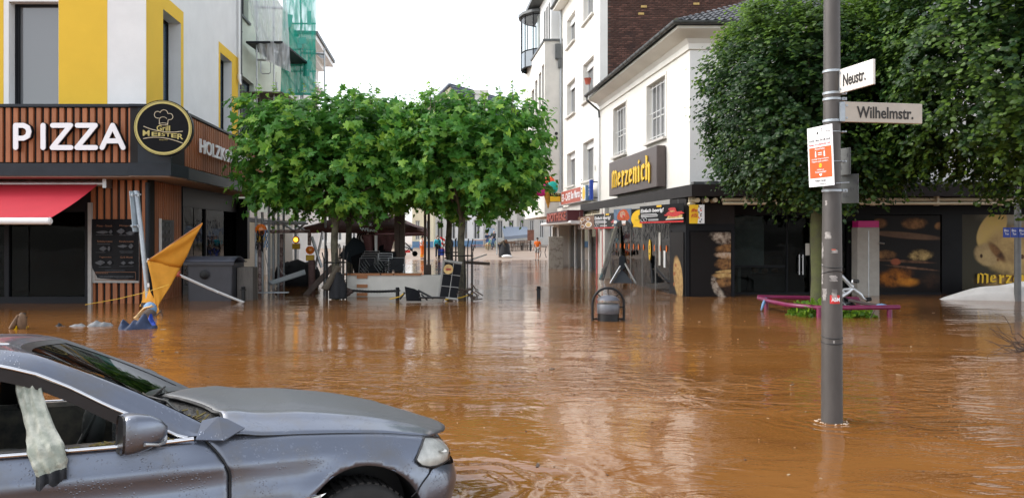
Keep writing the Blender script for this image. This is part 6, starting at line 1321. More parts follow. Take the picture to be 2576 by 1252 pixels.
for i, (px, py, Y, rt, dm) in enumerate(((905, 640, 25.6, .55, (1.1, .9, .06)), (930, 655, 25.0, -.35, (1.2, .8, .06)))):
 custom(obj('table_top', MB().box(P(px, py, Y), dm, Matrix.Rotation(rt, 3, 'Y') @ Matrix.Rotation(1.0, 3, 'X')), M['black_panel' if i else 'anthracite']), ['dark grey overturned table top leaning behind the chairs', 'black overturned table top just right of the grey one'][i], 'table top', 'overturned table tops on the terrace')
x = MB(); custom(obj('dark_box', MB().box(P(968, 655, 24.6), (.75, .5, .6)), M['black_panel']), 'black planter box behind the middle pile of chairs', 'box')
# ------------------------------------------------------------------ far square: houses, cafe furniture, people
def G(px, pyf):                          # point on the rising square whose foot is seen at (px, pyf)
 k = (pyf - CY) / FPX; lo, hi = 40., 200.
 for _ in range(50):
  m = (lo + hi) / 2
  if HCAM - k * m > ground_z(m): lo = m
  else: hi = m
 return Vector((kx(px) * lo, lo, max(ground_z(lo), 0)))
def far_house(name, label, pl, pr, Y, z1_, wm, bays, door=None, floors=3, fz=3.3, groundm='pane_dark', plinth='light_blue'):
 F = Frame((kx(pl) * Y, Y), (1, 0), (0, -1)); L_ = (kx(pr) - kx(pl)) * Y; z0 = ground_z(Y); t = thing(name, label, 'building', (F.o.x + L_ / 2, Y, z0))
 holes = []; bw_ = L_ / bays
 for i in range(bays): holes.append((bw_ * i + .3, bw_ * (i + 1) - .3, z0 + .75, z0 + 2.7))
 for f in range(1, floors):
  for i in range(bays * 1): holes.append((bw_ * (i + .28), bw_ * (i + .72), z0 + fz * f + .8, z0 + fz * f + 2.4))
 obj('wall', wall(F, 0, L_, z0 - .4, z1_, holes), M[wm], t)
 x = MB(); x.quad(F.p(0, z0), F.p(0, z1_), F.p(0, z1_, -9), F.p(0, z0, -9)); x.quad(F.p(L_, z0), F.p(L_, z1_), F.p(L_, z1_, -9), F.p(L_, z0, -9)); x.quad(F.p(0, z1_), F.p(L_, z1_), F.p(L_, z1_, -9), F.p(0, z1_, -9)); obj('wall', x, M[wm], t)
 for h in holes: window(F, h, t, pm='pane_grey', mull=(.5,), fw=.09)
 x = MB(); x.fbox(F, 0, L_, z0 - .3, z0 + .6, .0, .06); obj('plinth', x, M[plinth], t)
 return t, F, L_, z0
t1, F1, L1, zz1 = far_house('far_shop_house', 'cream house with blue-grey plinth across the square, behind the man in orange trousers', 1037, 1090, 74, 9.5, 'pale_yellow_wall', 2)
t2, F2, L2, zz2 = far_house('far_shop_house', 'white shop house with large display windows behind the red and white barrier', 1091, 1215, 76, 9.0, 'white_wall', 4)
t3, F3, L3, zz3 = far_house('far_cafe_house', 'grey-white cafe house with pale awning on the right of the square', 1216, 1300, 78, 9.5, 'cream_wall', 3, plinth='grey_wall')
t4, F4, L4, zz4 = far_house('far_corner_house', 'grey house with white lattice windows at the right end of the square', 1300, 1400, 80, 9.2, 'grey_wall', 4, plinth='grey_wall')
t5, F5, L5, zz5 = far_house('far_left_shop', 'pale house with a shop window beyond the terrace chairs', 760, 975, 72, 8.0, 'cream_wall', 6, plinth='grey_wall')
# gabled yellow house whose roof shows above the plane trees
gh = thing('gabled_house', 'pale yellow gabled house with slate roof and chimney rising above the plane trees', 'building', (-8, 84, .8))
Yg = 86.0; apx = P(1134, 214, Yg); ev_r = P(1250, 330, Yg); hw__ = ev_r.x - apx.x
x = MB(); lft = apx.x - hw__ * .8; x.add([(lft, Yg, .5), (ev_r.x - .8, Yg, .5), (ev_r.x - .8, Yg, ev_r.z), (apx.x, Yg, apx.z - .15), (lft, Yg, ev_r.z + 1)], [(0, 1, 2, 3, 4)]); x.quad((ev_r.x - .8, Yg, .5), (ev_r.x - .8, Yg + 10, .5), (ev_r.x - .8, Yg + 10, ev_r.z), (ev_r.x - .8, Yg, ev_r.z)); obj('wall', x, M['pale_yellow_wall'], gh)
M['slate'] = mat('slate', (.07, .085, .115), .5, var=.3, scale=3)
bkx = 6.5
x = MB(); a, b = Vector((apx.x - .1, Yg - .3, apx.z + .05)), Vector((ev_r.x, Yg - .3, ev_r.z)); c, d = b + Vector((bkx, 10, 0)), a + Vector((bkx, 10, 0)); x.quad(a, b, c, d); x.quad(a, d, d + Vector((-hw__, 0, -(apx.z - ev_r.z))), a + Vector((-hw__ * .85, 0, -(apx.z - ev_r.z) * .85))); o = obj('roof', x, M['slate'], gh); o.modifiers.new('s', 'SOLIDIFY').thickness = .2
for k in range(14):
 p0 = a.lerp(b, k / 14) + Vector((0, -.02, .04)); x = MB(); x.tube([p0, p0 + Vector((bkx, 10, 0))], .06, 4); obj('slate_course', x, M['slate'], gh)
q = P(1207, 250, 84); x = MB(); x.box((q.x, 88, q.z - .4), (1.5, 1.2, 3.2)); x.box((q.x, 88, P(0, 226, 86).z), (1.7, 1.4, .5)); obj('chimney', x, M['cream_wall'], gh)
x = MB(); q = P(1280, 300, 90); x.poly([P(1225, 268, 90), P(1262, 268, 90), P(1330, 350, 90), P(1215, 350, 90)]); o = obj('slate_roof', x, M['slate'], None, label='dark slate roof slope peeping through the right plane tree', cat='roof'); o.modifiers.new('s', 'SOLIDIFY').thickness = .4
# pale awnings of the cafe
for i, (pl, pr, pyt, pyb, Y, lab_) in enumerate(((1222, 1243, 574, 596, 73, 'smaller left grey-blue cafe awning across the square'), (1262, 1326, 571, 596, 74, 'wide grey-blue cafe awning with light stripes across the square'))):
 a, b = P(pl, pyt, Y + 2), P(pr, pyt, Y + 2); c, d = P(pr + 6, pyb - 6, Y), P(pl + 6, pyb, Y); x = MB(); n_ = 8
 t = thing('cafe_awning', lab_, 'awning', (a + b) / 2, 'cafe awnings'); x.grid([[a.lerp(b, s / n_) for s in range(n_ + 1)], [d.lerp(c, s / n_) for s in range(n_ + 1)]]); x.grid([[d.lerp(c, s / n_) for s in range(n_ + 1)], [d.lerp(c, s / n_) + Vector((0, 0, -.28)) for s in range(n_ + 1)]]); o = obj('fabric', x, mat('awning_grey', (.20, .235, .29), .7), t); o.modifiers.new('s', 'SOLIDIFY').thickness = .03
 for q in (d, c): x = MB(); x.tube([q, Vector((q.x, q.y, ground_z(Y)))], .06, 6); obj('post', x, M['grey_frame'], t)
def beer_bench(label, px, pyf, L_, wdt, h, cat='bench', grp='orange beer benches and tables', m_='wood_orange'):
 if 'wood_orange' not in M: M['wood_orange'] = mat('wood_orange', (.45, .15, .03), .5)
 q = G(px, pyf); t = thing('beer_bench' if cat == 'bench' else 'beer_table', label, cat, q, grp); x = MB(); x.box(q + Vector((0, 0, h)), (L_, wdt, .05)); obj('top', x, M[m_], t)
 for s in (-.38, .38): x = MB(); x.tube([q + Vector((s * L_, -wdt * .4, 0)), q + Vector((s * L_, 0, h)), q + Vector((s * L_, wdt * .4, 0))], .03, 5); obj('leg', x, M['dark_frame'], t)
 return t
beer_bench('orange beer table just left of the cyclists', 1211, 624, 1.6, .6, .78, 'table'); beer_bench('orange beer bench in front of the beer table', 1208, 630, 1.9, .3, .48)
def cafe_chair(label, px, pyf, rz, m_='wood_dark'):
 q = G(px, pyf); t = thing('cafe_chair', label, 'chair', q, 'brown cafe chairs in rows on the square', (0, 0, rz))
 for sx in (-.2, .2):
  for sy in (-.2, .2): x = MB(); x.tube([(sx, sy, 0), (sx, sy, .45 if sy < 0 else .9)], .022, 5); obj('leg', x, M['wood_dark'], t, local=True)
 x = MB(); x.box((0, 0, .45), (.44, .44, .04)); obj('seat', x, M['wood_brown'], t, local=True); x = MB(); [x.box((0, .2, z), (.42, .03, .07)) for z in (.6, .72, .84)]; obj('backrest', x, M['wood_brown'], t, local=True); return t
M['wood_brown'] = mat('wood_brown', (.17, .10, .06), .6)
cc = cafe_chair('brown cafe chair in the rows left of the red crate', 1262, 634, .2)
for i, (px, py, rz) in enumerate(((1270, 633, 3.0), (1283, 632, .1), (1292, 631, 2.9), (1300, 630, .3), (1308, 629, 3.2), (1316, 628.5, .2), (1324, 628, 2.8), (1331, 627.5, .1))):
 o = copy_tree(cc, G(px, py), None, rz); o['label'] = '%s brown cafe chair from the left in the row beyond the red crate' % ('second third fourth fifth sixth seventh eighth ninth'.split()[i])
cc['label'] = 'leftmost brown cafe chair of the row beyond the red crate'
for i, px in enumerate((1276, 1304, 1322)): beer_bench(['brown cafe table behind the red crate', 'brown cafe table between the awning posts', 'brown cafe table at the right end of the chair rows'][i], px, 631 - i, 1.1, .7, .75, 'table', 'brown cafe tables', 'wood_brown')
q = G(1275, 636); x = MB(); x.box(q + Vector((0, 0, .2)), (.55, .4, .4)); x.box(q + Vector((0, -.21, .3)), (.3, .02, .1)); custom(obj('red_crate', x, M['red']), 'red plastic crate standing before the cafe chairs', 'crate')
t = thing('menu_stand', 'brown framed menu stand at the right of the cafe chairs', 'sign', G(1335, 632)); q = G(1335, 632); x = MB(); x.box(q + Vector((0, 0, 1.45)), (.6, .06, .95)); obj('board', x, mat('stand_brown', (.17, .07, .045), .6, var=.3, scale=5), t); x = MB(); x.tube([q, q + Vector((0, .05, 1.0))], .05, 6); obj('post', x, M['dark_frame'], t)
t = thing('barrier_beacon', 'red and white striped barrier beacon between teal jacket and dark jacket', 'barrier', G(1113, 640)); q = G(1113, 640)
x = MB(); x.box(q + Vector((0, 0, .75)), (.38, .05, 1.3)); obj('board', x, M['white_paint'], t); x = MB()
for k in range(3): x.add([q + Vector((-.19, -.03, .25 + k * .42 + .22)), q + Vector((.19, -.03, .25 + k * .42)), q + Vector((.19, -.03, .25 + k * .42 + .2)), q + Vector((-.19, -.03, .25 + k * .42 + .42))], [(0, 1, 2, 3)])
obj('stripe', x, M['red'], t)
t = thing('bistro_chair', 'small dark metal chair right of the boy in orange', 'chair', G(1366, 648)); q = G(1366, 648)
for sx in (-.25, .25): x = MB(); x.tube([q + Vector((sx, 0, 0)), q + Vector((sx * .6, 0, .4)), q + Vector((sx, 0, .85))], .03, 5); obj('leg', x, M['black_metal'], t)
x = MB(); x.box(q + Vector((0, 0, .85)), (.55, .4, .04)); obj('seat', x, M['black_metal'], t)
t = thing('litter_bin', 'dark litter bin with a blue rim on the far left pavement', 'litter bin', G(1012, 628)); q = G(1012, 628); x = MB(); x.lathe(q + Vector((0, 0, 1.4)), [(.35, 0), (.42, .5)], 12); x.tube([q, q + Vector((0, 0, 1.5))], .09, 8); obj('drum', x, M['black_metal'], t, 40); x = MB(); x.lathe(q + Vector((0, 0, 1.86)), [(.5, 0), (.5, .22), (.38, .3)], 12); obj('rim', x, M['blue'], t, 40)
# people: one skinned surface per body, clothes as children
def skin_mesh(name, chains, material, parent, sub=1, root=0):
 vs = []; es = []; rs = []; idx = {}
 def vid(p, r):
  k = tuple(round(c, 4) for c in p)
  if k not in idx: idx[k] = len(vs); vs.append(k); rs.append(r)
  return idx[k]
 for ch_ in chains:
  ids = [vid(p, r) for p, r in ch_]
  es += [e for e in zip(ids, ids[1:]) if e[0] != e[1]]
 me = bpy.data.meshes.new(name); me.from_pydata(vs, es, []); o = bpy.data.objects.new(name, me); COL.objects.link(o); o.parent = parent
 sk = o.modifiers.new('skin', 'SKIN'); sk.use_smooth_shade = True
 for i, r in enumerate(rs): me.skin_vertices[0].data[i].radius = r if isinstance(r, tuple) else (r, r)
 me.skin_vertices[0].data[root].use_root = True
 su_ = o.modifiers.new('sub', 'SUBSURF'); su_.levels = sub; su_.render_levels = sub
 me.materials.append(material); return o
def person(label, loc, rz, h, top, trousers, hair, pose=None, sleeve='long', shorts=False, extra=None, topm2=None):
 """standing figure facing -y (to the camera) before rotation; pose: joints override, metres for a 1.75 m body"""
 t = thing('person', label, 'person', loc, None, (0, 0, rz)); S = h / 1.75
 J = dict(pel=(0, 0, .95), wst=(0, 0, 1.10), chs=(0, 0, 1.30), nck=(0, -.01, 1.47), hd0=(0, -.02, 1.56), hd1=(0, -.03, 1.68), shL=(.19, 0, 1.41), shR=(-.19, 0, 1.41), elL=(.25, .02, 1.13), elR=(-.25, .02, 1.13), haL=(.25, -.08, .88), haR=(-.25, -.08, .88), hpL=(.09, 0, .93), hpR=(-.09, 0, .93), knL=(.11, -.02, .50), knR=(-.11, -.02, .50), anL=(.12, .03, .09), anR=(-.12, .03, .09))
 if pose: J.update(pose)
 J = {k: tuple(c * S for c in v) for k, v in J.items()}; s = S
 toe = lambda k: (J[k][0] * 1.1, J[k][1] - .14 * s, max(.035 * s, J[k][2] - .05 * s))
 fin = []
 for side in 'LR':
  a, b = Vector(J['el' + side]), Vector(J['ha' + side]); d = (b - a).normalized(); sx = d.cross(Vector((0, 1, 0))).normalized(); q = b + d * .07 * s
  for k in range(4): p0 = q + sx * (k - 1.5) * .02 * s; fin.append([p0, p0 + d * (.045, .055, .05, .035)[k] * s + Vector((0, -.006, 0)), p0 + d * (.075, .095, .085, .06)[k] * s + Vector((0, -.02 * s, 0))])
  fin.append([b + d * .02 * s + sx * .03 * s, b + d * .05 * s + sx * .055 * s, b + d * .08 * s + sx * .06 * s])
 chains = [[(J['pel'], (.13 * s, .10 * s)), (J['wst'], (.12 * s, .09 * s)), (J['chs'], (.13 * s, .10 * s)), (J['nck'], .055 * s), (J['hd0'], (.078 * s, .088 * s)), (J['hd1'], (.072 * s, .085 * s))]]
 for side in 'LR':
  chains.append([(J['chs'], (.13 * s, .10 * s)), (J['sh' + side], .06 * s), (J['el' + side], .045 * s), (J['ha' + side], .032 * s), (tuple(Vector(J['ha' + side]) + (Vector(J['ha' + side]) - Vector(J['el' + side])).normalized() * .07 * s), (.04 * s, .018 * s))])
  chains.append([(J['pel'], (.13 * s, .10 * s)), (J['hp' + side], .085 * s), (J['kn' + side], .058 * s), (J['an' + side], .04 * s), (toe('an' + side), .036 * s)])
 b = skin_mesh('body', chains, M['skin'], t)
 x = MB(); [x.tube(f, [.009 * s, .009 * s, .006 * s], 5) for f in fin]
 hd = (Vector(J['hd0']) + Vector(J['hd1'])) / 2; up = (Vector(J['hd1']) - Vector(J['nck'])).normalized(); fw_ = (Vector((0, -1, 0)) - up * up.dot(Vector((0, -1, 0)))).normalized(); sd2 = fw_.cross(up)
 x.tube([hd + fw_ * .085 * s + up * .02 * s, hd + fw_ * .112 * s - up * .02 * s], [.008 * s, .014 * s], 6)
 for q in (1, -1): x.ball(hd + sd2 * q * .078 * s, (.014 * s, .02 * s, .03 * s), 6)
 obj('fingers_and_features', x, M['skin'], t, 60, local=True)
 x = MB(); [x.ball(hd + fw_ * .086 * s + sd2 * q * .032 * s + up * .025 * s, .009 * s, 6) for q in (1, -1)]; x.tube([hd + fw_ * .088 * s - sd2 * .025 * s - up * .05 * s, hd + fw_ * .092 * s - up * .052 * s, hd + fw_ * .088 * s + sd2 * .025 * s - up * .05 * s], .006 * s, 5); obj('eyes_and_mouth', x, M['hair_dark'], t, local=True)
 hx = MB(); c = hd + up * .035 * s - fw_ * .018 * s
 for i in range(1): hx.lathe(c, [(.001, .098 * s), (.05 * s, .09 * s), (.085 * s, .055 * s), (.096 * s, .0), (.088 * s, -.05 * s)], 14, axis=up - fw_ * .45)
 obj('hair', hx, M[hair], t, 60, local=True)
 g_ = .022 * s
 ch2 = [[(J['pel'], (.155 * s, .125 * s)), (J['wst'], (.15 * s, .12 * s)), (J['chs'], (.165 * s, .13 * s)), (tuple(Vector(J['nck']) - up * .02 * s), .062 * s)]]
 for side in 'LR':
  end = J['ha' + side] if sleeve == 'long' else tuple(Vector(J['sh' + side]).lerp(Vector(J['el' + side]), .75))
  c_ = [(J['chs'], (.165 * s, .13 * s)), (J['sh' + side], .082 * s)]
  if sleeve == 'long': c_ += [(J['el' + side], .062 * s)]
  ch2.append(c_ + [(end, .05 * s if sleeve == 'long' else .068 * s)])
 skin_mesh('jacket' if sleeve == 'long' else 'shirt', ch2, M[top], t)
 ch3 = []
 for side in 'LR':
  c_ = [(tuple(Vector(J['pel']) + Vector((0, 0, .03 * s))), (.15 * s, .12 * s)), (J['hp' + side], .105 * s), (J['kn' + side], .08 * s)]
  if not shorts: c_ += [(tuple(Vector(J['an' + side]) + Vector((0, 0, .02 * s))), .065 * s)]
  else: c_[-1] = (tuple(Vector(J['hp' + side]).lerp(Vector(J['kn' + side]), .98)), .115 * s)
  ch3.append(c_)
 skin_mesh('trousers' if not shorts else 'shorts', ch3, M[trousers], t)
 for side in 'LR':
  x = MB(); a = Vector(J['an' + side]); x.ball(a + Vector((0, -.06 * s, -.045 * s)), (.05 * s, .14 * s, .045 * s), 8); obj('shoe', x, M['black_metal'], t, 60, local=True)
 return t, J, s
def local(t, name, mb, m_, sm=None): return obj(name, mb, M[m_] if isinstance(m_, str) else m_, t, sm, local=True)
H_at = lambda q, pyt: P(0, pyt, q.y).z - q.z
q = G(1062, 651.5); t, J, s = person('man in orange work trousers and white shirt standing at the water edge', q, R(70), H_at(q, 593.5), 'white_paint', 'orange', 'hair_dark', dict(haL=(.12, -.25, 1.08), haR=(-.12, -.25, 1.06), elL=(.25, -.02, 1.15), elR=(-.25, -.02, 1.15)), 'short')
x = MB(); x.box((0, -.10 * s, 1.18 * s), (.26 * s, .1 * s, .3 * s)); [x.tube([(sx * s, -.14 * s, 1.2 * s), (sx * s, -.1 * s, 1.45 * s), (sx * s, .12 * s, 1.4 * s), (sx * s * .6, .14 * s, 1.1 * s)], .025 * s, 5) for sx in (-.09, .09)]; local(t, 'bib', x, 'orange')
x = MB(); [x.lathe((sx * s, .02 * s, z * s), [(.085 * s, 0), (.085 * s, .045 * s)], 10) for sx in (-.115, .115) for z in (.2, .3)]; local(t, 'reflective_stripe', x, 'yellow_sign')
x = MB(); x.lathe(Vector((0, -.03 * s, 1.69 * s)), [(.1 * s, 0), (.095 * s, .05 * s), (.04 * s, .09 * s)], 12); local(t, 'cap', x, 'hair_dark', 60)
q = G(1101, 650.5); t, J, s = person('woman in a teal jacket and white face mask carrying a blue shopping bag', q, R(20), H_at(q, 592.5), 'cyan_cloth', 'jeans_dark', 'hair_brown')
x = MB(); x.ball((0, -.105 * s, 1.585 * s), (.06 * s, .035 * s, .05 * s), 8); local(t, 'face_mask', x, 'white_paint', 60)
x = MB(); x.ball((0, .03 * s, 1.60 * s), (.11 * s, .09 * s, .14 * s), 10); local(t, 'long_hair', x, 'hair_brown', 60)
x = MB(); x.tube([(.16 * s, -.12 * s, 1.42 * s), (-.1 * s, -.2 * s, 1.1 * s)], .02 * s, 5); x.box((-.12 * s, -.2 * s, 1.02 * s), (.3 * s, .1 * s, .2 * s)); local(t, 'shoulder_bag', x, 'black_cloth')
bg_ = thing('shopping_bag', 'blue and black shopping bag held by the woman in teal', 'bag', q + Vector((.28, -.1, .3))); x = MB(); b0 = q + Vector((.3, -.12, .5)); x.box(b0, (.42, .18, .5)); bevel(obj('bag_body', x, M['blue'], bg_), .05); x = MB(); x.tube([b0 + Vector((-.12, 0, .25)), b0 + Vector((-.05, 0, .42)), b0 + Vector((.05, 0, .42)), b0 + Vector((.12, 0, .25))], .015, 5); obj('handle', x, M['black_metal'], bg_)
q = G(1124, 650); person('person in a black jacket and black trousers left of the tree guard, facing left', q, R(-55), H_at(q, 592.5), 'black_cloth', 'jeans_dark', 'hair_dark', dict(haL=(.1, -.2, 1.05), haR=(-.1, -.2, 1.05)))
q = G(1132, 648.5); person('second dark clothed person half hidden behind the black jacketed one', q, R(-20), H_at(q, 594), 'black_cloth', 'jeans_dark', 'hair_dark')
q = G(999, 637.5); t, J, s = person('person with a red backpack pushing a stroller on the far left', q, R(100), H_at(q, 582.5), 'navy_cloth', 'jeans_dark', 'hair_dark', dict(haL=(.2, -.45, 1.05), haR=(-.2, -.45, 1.05), elL=(.25, -.12, 1.15), elR=(-.25, -.12, 1.15)))
x = MB(); x.ball((0, .22 * s, 1.25 * s), (.2 * s, .14 * s, .28 * s), 12); local(t, 'backpack', x, mat('backpack_red', (.30, .01, .02), .7), 60)
st = thing('stroller', 'black three wheeled stroller with a red basket at the far left', 'stroller', G(1024, 644)); q = G(1024, 644); V = lambda a, b, c=0: q + Vector((a, c, b))
for (a, r_) in ((.62, .2), (-.3, .17), (-.55, .2)):
 for c in ((0,) if a > 0 else (-.28, .28)): x = MB(); x.lathe(V(a, r_, c), [(r_, -.03), (r_ + .02, 0), (r_, .03), (r_ - .05, 0), (r_, -.03)], 14, axis=(0, 1, 0)); obj('wheel', x, M['black_metal'], st, 50)
x = MB()
for c in (-.22, .22): x.tube([V(.6, .2, c * .2), V(.2, .6, c), V(-.3, .75, c), V(-.75, 1.15, c)], .025, 5); x.tube([V(-.4, .2, c), V(.2, .6, c)], .025, 5)
x.tube([V(-.75, 1.15, -.22), V(-.75, 1.15, .22)], .03, 6); obj('frame', x, M['black_metal'], st, 60)
x = MB(); x.grid([[V(-.35 + .9 * t - .1, 1.2 - .75 * t + .15 * math.sin(t * 3), c) for c in (-.2, 0, .2)] for t in [k / 5 for k in range(6)]]); o = obj('seat', x, M['black_cloth'], st, 60); o.modifiers.new('s', 'SOLIDIFY').thickness = .06
x = MB(); x.box(V(-.05, .38), (.6, .4, .2)); obj('basket', x, M['red'], st); x = MB(); x.ball(V(.35, .62), (.16, .12, .1), 8); obj('blanket', x, M['light_blue'], st, 60)
bike_pose = dict(haL=(.22, -.42, 1.12), haR=(-.22, -.42, 1.12), elL=(.27, -.2, 1.2), elR=(-.27, -.2, 1.2), knL=(.12, -.3, .68), knR=(-.12, -.2, .52), anL=(.12, -.12, .28), anR=(-.12, -.1, .09))
def bicycle(label, q, rz, m_, parent_rot=0, lean=0):
 t = thing('bicycle', label, 'bicycle', q, 'bicycles on the square', (lean, 0, rz))
 for y in (-.55, .5):
  x = MB(); x.lathe((0, y, .34), [(.33, -.02), (.35, 0), (.33, .02), (.31, 0), (.33, -.02)], 20, axis=(1, 0, 0)); w_ = obj('wheel', x, M['cream_paint'], t, 50, local=True); x = MB(); [x.tube([(0, y, .34), (0, y + .32 * math.cos(k * .785), .34 + .32 * math.sin(k * .785))], .006, 4) for k in range(8)]; obj('spokes', x, M['steel'], w_, local=True)
 x = MB(); [x.tube(p, .022, 6) for p in ([(0, -.55, .34), (0, -.42, .85), (0, -.38, .98)], [(0, -.42, .75), (0, .0, .32)], [(0, -.43, .82), (0, .18, .78)], [(0, .0, .32), (0, .22, .92)], [(0, .0, .32), (0, .5, .34)], [(0, .5, .34), (0, .18, .78)])]; obj('frame', x, M[m_], t, 60, local=True)
 x = MB(); x.tube([(-.3, -.3, 1.02), (-.12, -.4, 1.03), (.12, -.4, 1.03), (.3, -.3, 1.02)], .018, 6); obj('handlebar', x, M['steel'], t, 60, local=True)
 x = MB(); x.ball((0, .24, .96), (.09, .16, .04), 8); obj('saddle', x, M['black_metal'], t, 60, local=True)
 x = MB(); x.lathe((.04, 0, .32), [(.09, 0), (.09, .02)], 12, axis=(1, 0, 0)); x.tube([(.06, 0, .32), (.1, .1, .18)], .015, 5); x.tube([(-.02, 0, .32), (-.1, -.1, .46)], .015, 5); obj('crank', x, M['steel'], t, local=True); return t
q = G(1243, 627.5); person('fair haired cyclist in a black jacket and jeans on a turquoise bicycle', q + Vector((0, .1, 0)), R(-40), H_at(q, 579), 'black_cloth', 'denim', 'hair_grey', bike_pose); bicycle('turquoise bicycle ridden by the fair haired cyclist', q + Vector((-.1, -.05, 0)), R(-55), 'teal')
q = G(1226, 627); person('second cyclist in dark clothes half hidden by hanging leaves', q, R(10), H_at(q, 584), 'navy_cloth', 'denim', 'hair_dark', bike_pose); bicycle('blue bicycle of the cyclist behind the hanging leaves', q + Vector((0, -.2, 0)), R(5), 'blue')
q = G(1258, 646.5); hB = 1.72; t, J, s = person('person in dark clothes bending over an open black garbage bag', q, R(65), hB, 'olive_cloth', 'jeans_dark', 'hair_brown', dict(wst=(0, -.08, 1.10), chs=(0, -.26, 1.24), nck=(0, -.42, 1.28), hd0=(0, -.52, 1.24), hd1=(0, -.61, 1.16), shL=(.19, -.36, 1.27), shR=(-.19, -.36, 1.27), elL=(.22, -.45, .98), elR=(-.22, -.45, .98), haL=(.1, -.55, .82), haR=(-.1, -.55, .82)))
x = MB(); x.ball((0, -.52 * s, 1.22 * s), (.12 * s, .13 * s, .2 * s), 10); local(t, 'long_hair', x, 'hair_brown', 60)
q2 = G(1270, 646.5); x = MB(); x.lathe(q2, [(.42, 0), (.5, .15), (.42, .5), (.38, .85), (.3, 1.05), (.22, 1.15)], 14); o = obj('garbage_bag', x, M['black_cloth'], smooth=60); d = o.modifiers.new('d', 'DISPLACE'); tx = bpy.data.textures.new('crumple2', 'CLOUDS'); tx.noise_scale = .3; d.texture = tx; d.strength = .2; custom(o, 'open black garbage bag held by the bending person', 'garbage bag')
x = MB(); x.ball(G(1275, 648) + Vector((0, 0, .1)), (.42, .3, .14), 10); custom(obj('white_bag', x, M['white_paint'], smooth=60), 'crumpled white bag at the water edge by the bending person', 'bag')
M['striped_shorts'] = mat('striped_shorts', (.62, .62, .60), .8); N_, L_2 = nodes(M['striped_shorts']); wv = N_.new('ShaderNodeTexWave'); wv.inputs['Scale'].default_value = 3.2; tcn = N_.new('ShaderNodeTexCoord'); mpn = N_.new('ShaderNodeMix'); mpn.data_type = 'RGBA'; mpn.inputs[6].default_value = (.03, .03, .035, 1); mpn.inputs[7].default_value = (.62, .62, .6, 1); L_2.new(tcn.outputs['Object'], wv.inputs['Vector']); L_2.new(wv.outputs['Fac'], mpn.inputs[0]); L_2.new(mpn.outputs[2], N_['Principled BSDF'].inputs['Base Color'])
q = G(1352, 655.5); person('boy in an orange shirt and striped shorts walking at the water edge', q, R(-15), H_at(q, 597), 'orange', 'striped_shorts', 'hair_dark', dict(knL=(.1, -.12, .5), anL=(.1, -.08, .09), haR=(-.3, -.02, .88)), 'short', True)
# tall slim cafe pole
q = G(1250, 640); x = MB(); x.tube([q, q + Vector((0, 0, 3.0))], .06, 8); q3 = G(1257, 640); custom(obj('pole', x, M['pipe_grey']), 'slim grey pole behind the bending person', 'pole')
# ------------------------------------------------------------------ right foreground: lamp post with signs
PX, PY = 3.245, 7.5
lamp = thing('lamp_post', 'dark steel lamp post standing in the water, with stickers, clamps and street signs', 'lamp post', (PX, PY, -.6))
x = MB(); x.lathe((PX, PY, 0), [(.104, -.6), (.102, .3), (.099, 1.15), (.094, 1.9), (.088, 2.35), (.0825, 2.42), (.0815, 3.1), (.078, 4.3), (.07, 6.5), (.06, 7.5)], 32)
M['post_grey'] = mat('post_grey', (.075, .068, .063), .55, .25, var=.22, scale=5, stretch=(1, 1, .35), bump=.12, bscale=30); obj('shaft', x, M['post_grey'], lamp, 50)
x = MB(); x.tube([(PX, PY, 7.45), (PX, PY, 7.7), (PX - .3, PY + .2, 7.9)], .05, 10); x.ball((PX - .6, PY + .4, 7.92), (.38, .2, .08), 14); obj('lantern', x, M['galvanised'], lamp, 60)
def pz(py, Y=PY): return P(0, py, Y).z
def clamp(z, r_=.085, h=.028):
 x = MB(); x.lathe((PX, PY, z - h / 2), [(r_, 0), (r_ + .007, .003), (r_ + .007, h - .003), (r_, h)], 28); x.box((PX + r_ + .02, PY - .03, z), (.05, .05, h * 1.1)); x.tube([(PX + r_ + .03, PY - .07, z), (PX + r_ + .03, PY + .02, z)], .009, 6); obj('clamp', x, M['galvanised'], lamp, 40)
for py in (181, 236, 251, 305, 480): clamp(pz(py), .082 if py < 400 else .090)
clamp(pz(333), .082, .012); clamp(pz(407), .083, .01)
# faded stickers, wrapped on the shaft
def rshaft(z): return float(np.interp(z, [.3, 1.15, 1.9, 2.35, 2.42, 3.1, 4.3], [.102, .099, .094, .088, .0825, .0815, .078]))
def sticker(px, py, w_, h_, m_, parent=lamp, name='sticker', ragged=.3, seed=0):
 rs = random.Random(seed); z = pz(py, PY - .1); a0 = math.asin(max(-1, min(1, ((px - CX) / FPX * (PY - .08) - PX) / .1))); rows = []; hw = w_ / 2 / .1
 n = 8
 for j in range(n + 1):
  zz = z + h_ * (j / n - .5); l = -hw * (1 - rs.uniform(0, ragged)); r_ = hw * (1 - rs.uniform(0, ragged)); rr = rshaft(zz) + .0015
  rows.append([(PX + rr * math.sin(a0 + l + (r_ - l) * i / 8), PY - rr * math.cos(a0 + l + (r_ - l) * i / 8), zz) for i in range(9)])
 x = MB(); x.grid(rows); return obj(name, x, M[m_], parent, 60)
M['torn_paper'] = mat('torn_paper', (.34, .32, .30), .8, col2=(.13, .12, .115), scale=14, thr=(.42, .6))
for i, (px, py, w_, h_, mm) in enumerate(((2083, 592, .09, .07, 'torn_paper'), (2076, 630, .05, .16, 'torn_paper'), (2098, 632, .08, .035, 'torn_paper'), (2074, 690, .045, .2, 'torn_paper'), (2095, 700, .09, .06, 'torn_paper'), (2078, 742, .07, .12, 'torn_paper'), (2098, 740, .07, .1, 'torn_paper'), (2096, 628, .05, .015, 'terracotta'), (2080, 510, .03, .05, 'torn_paper'), (2096, 860, .02, .03, 'torn_paper'))): sticker(px, py, w_, h_, mm, seed=i, ragged=.5)
o = sticker(2099, 753, .10, .085, 'red', ragged=.0);
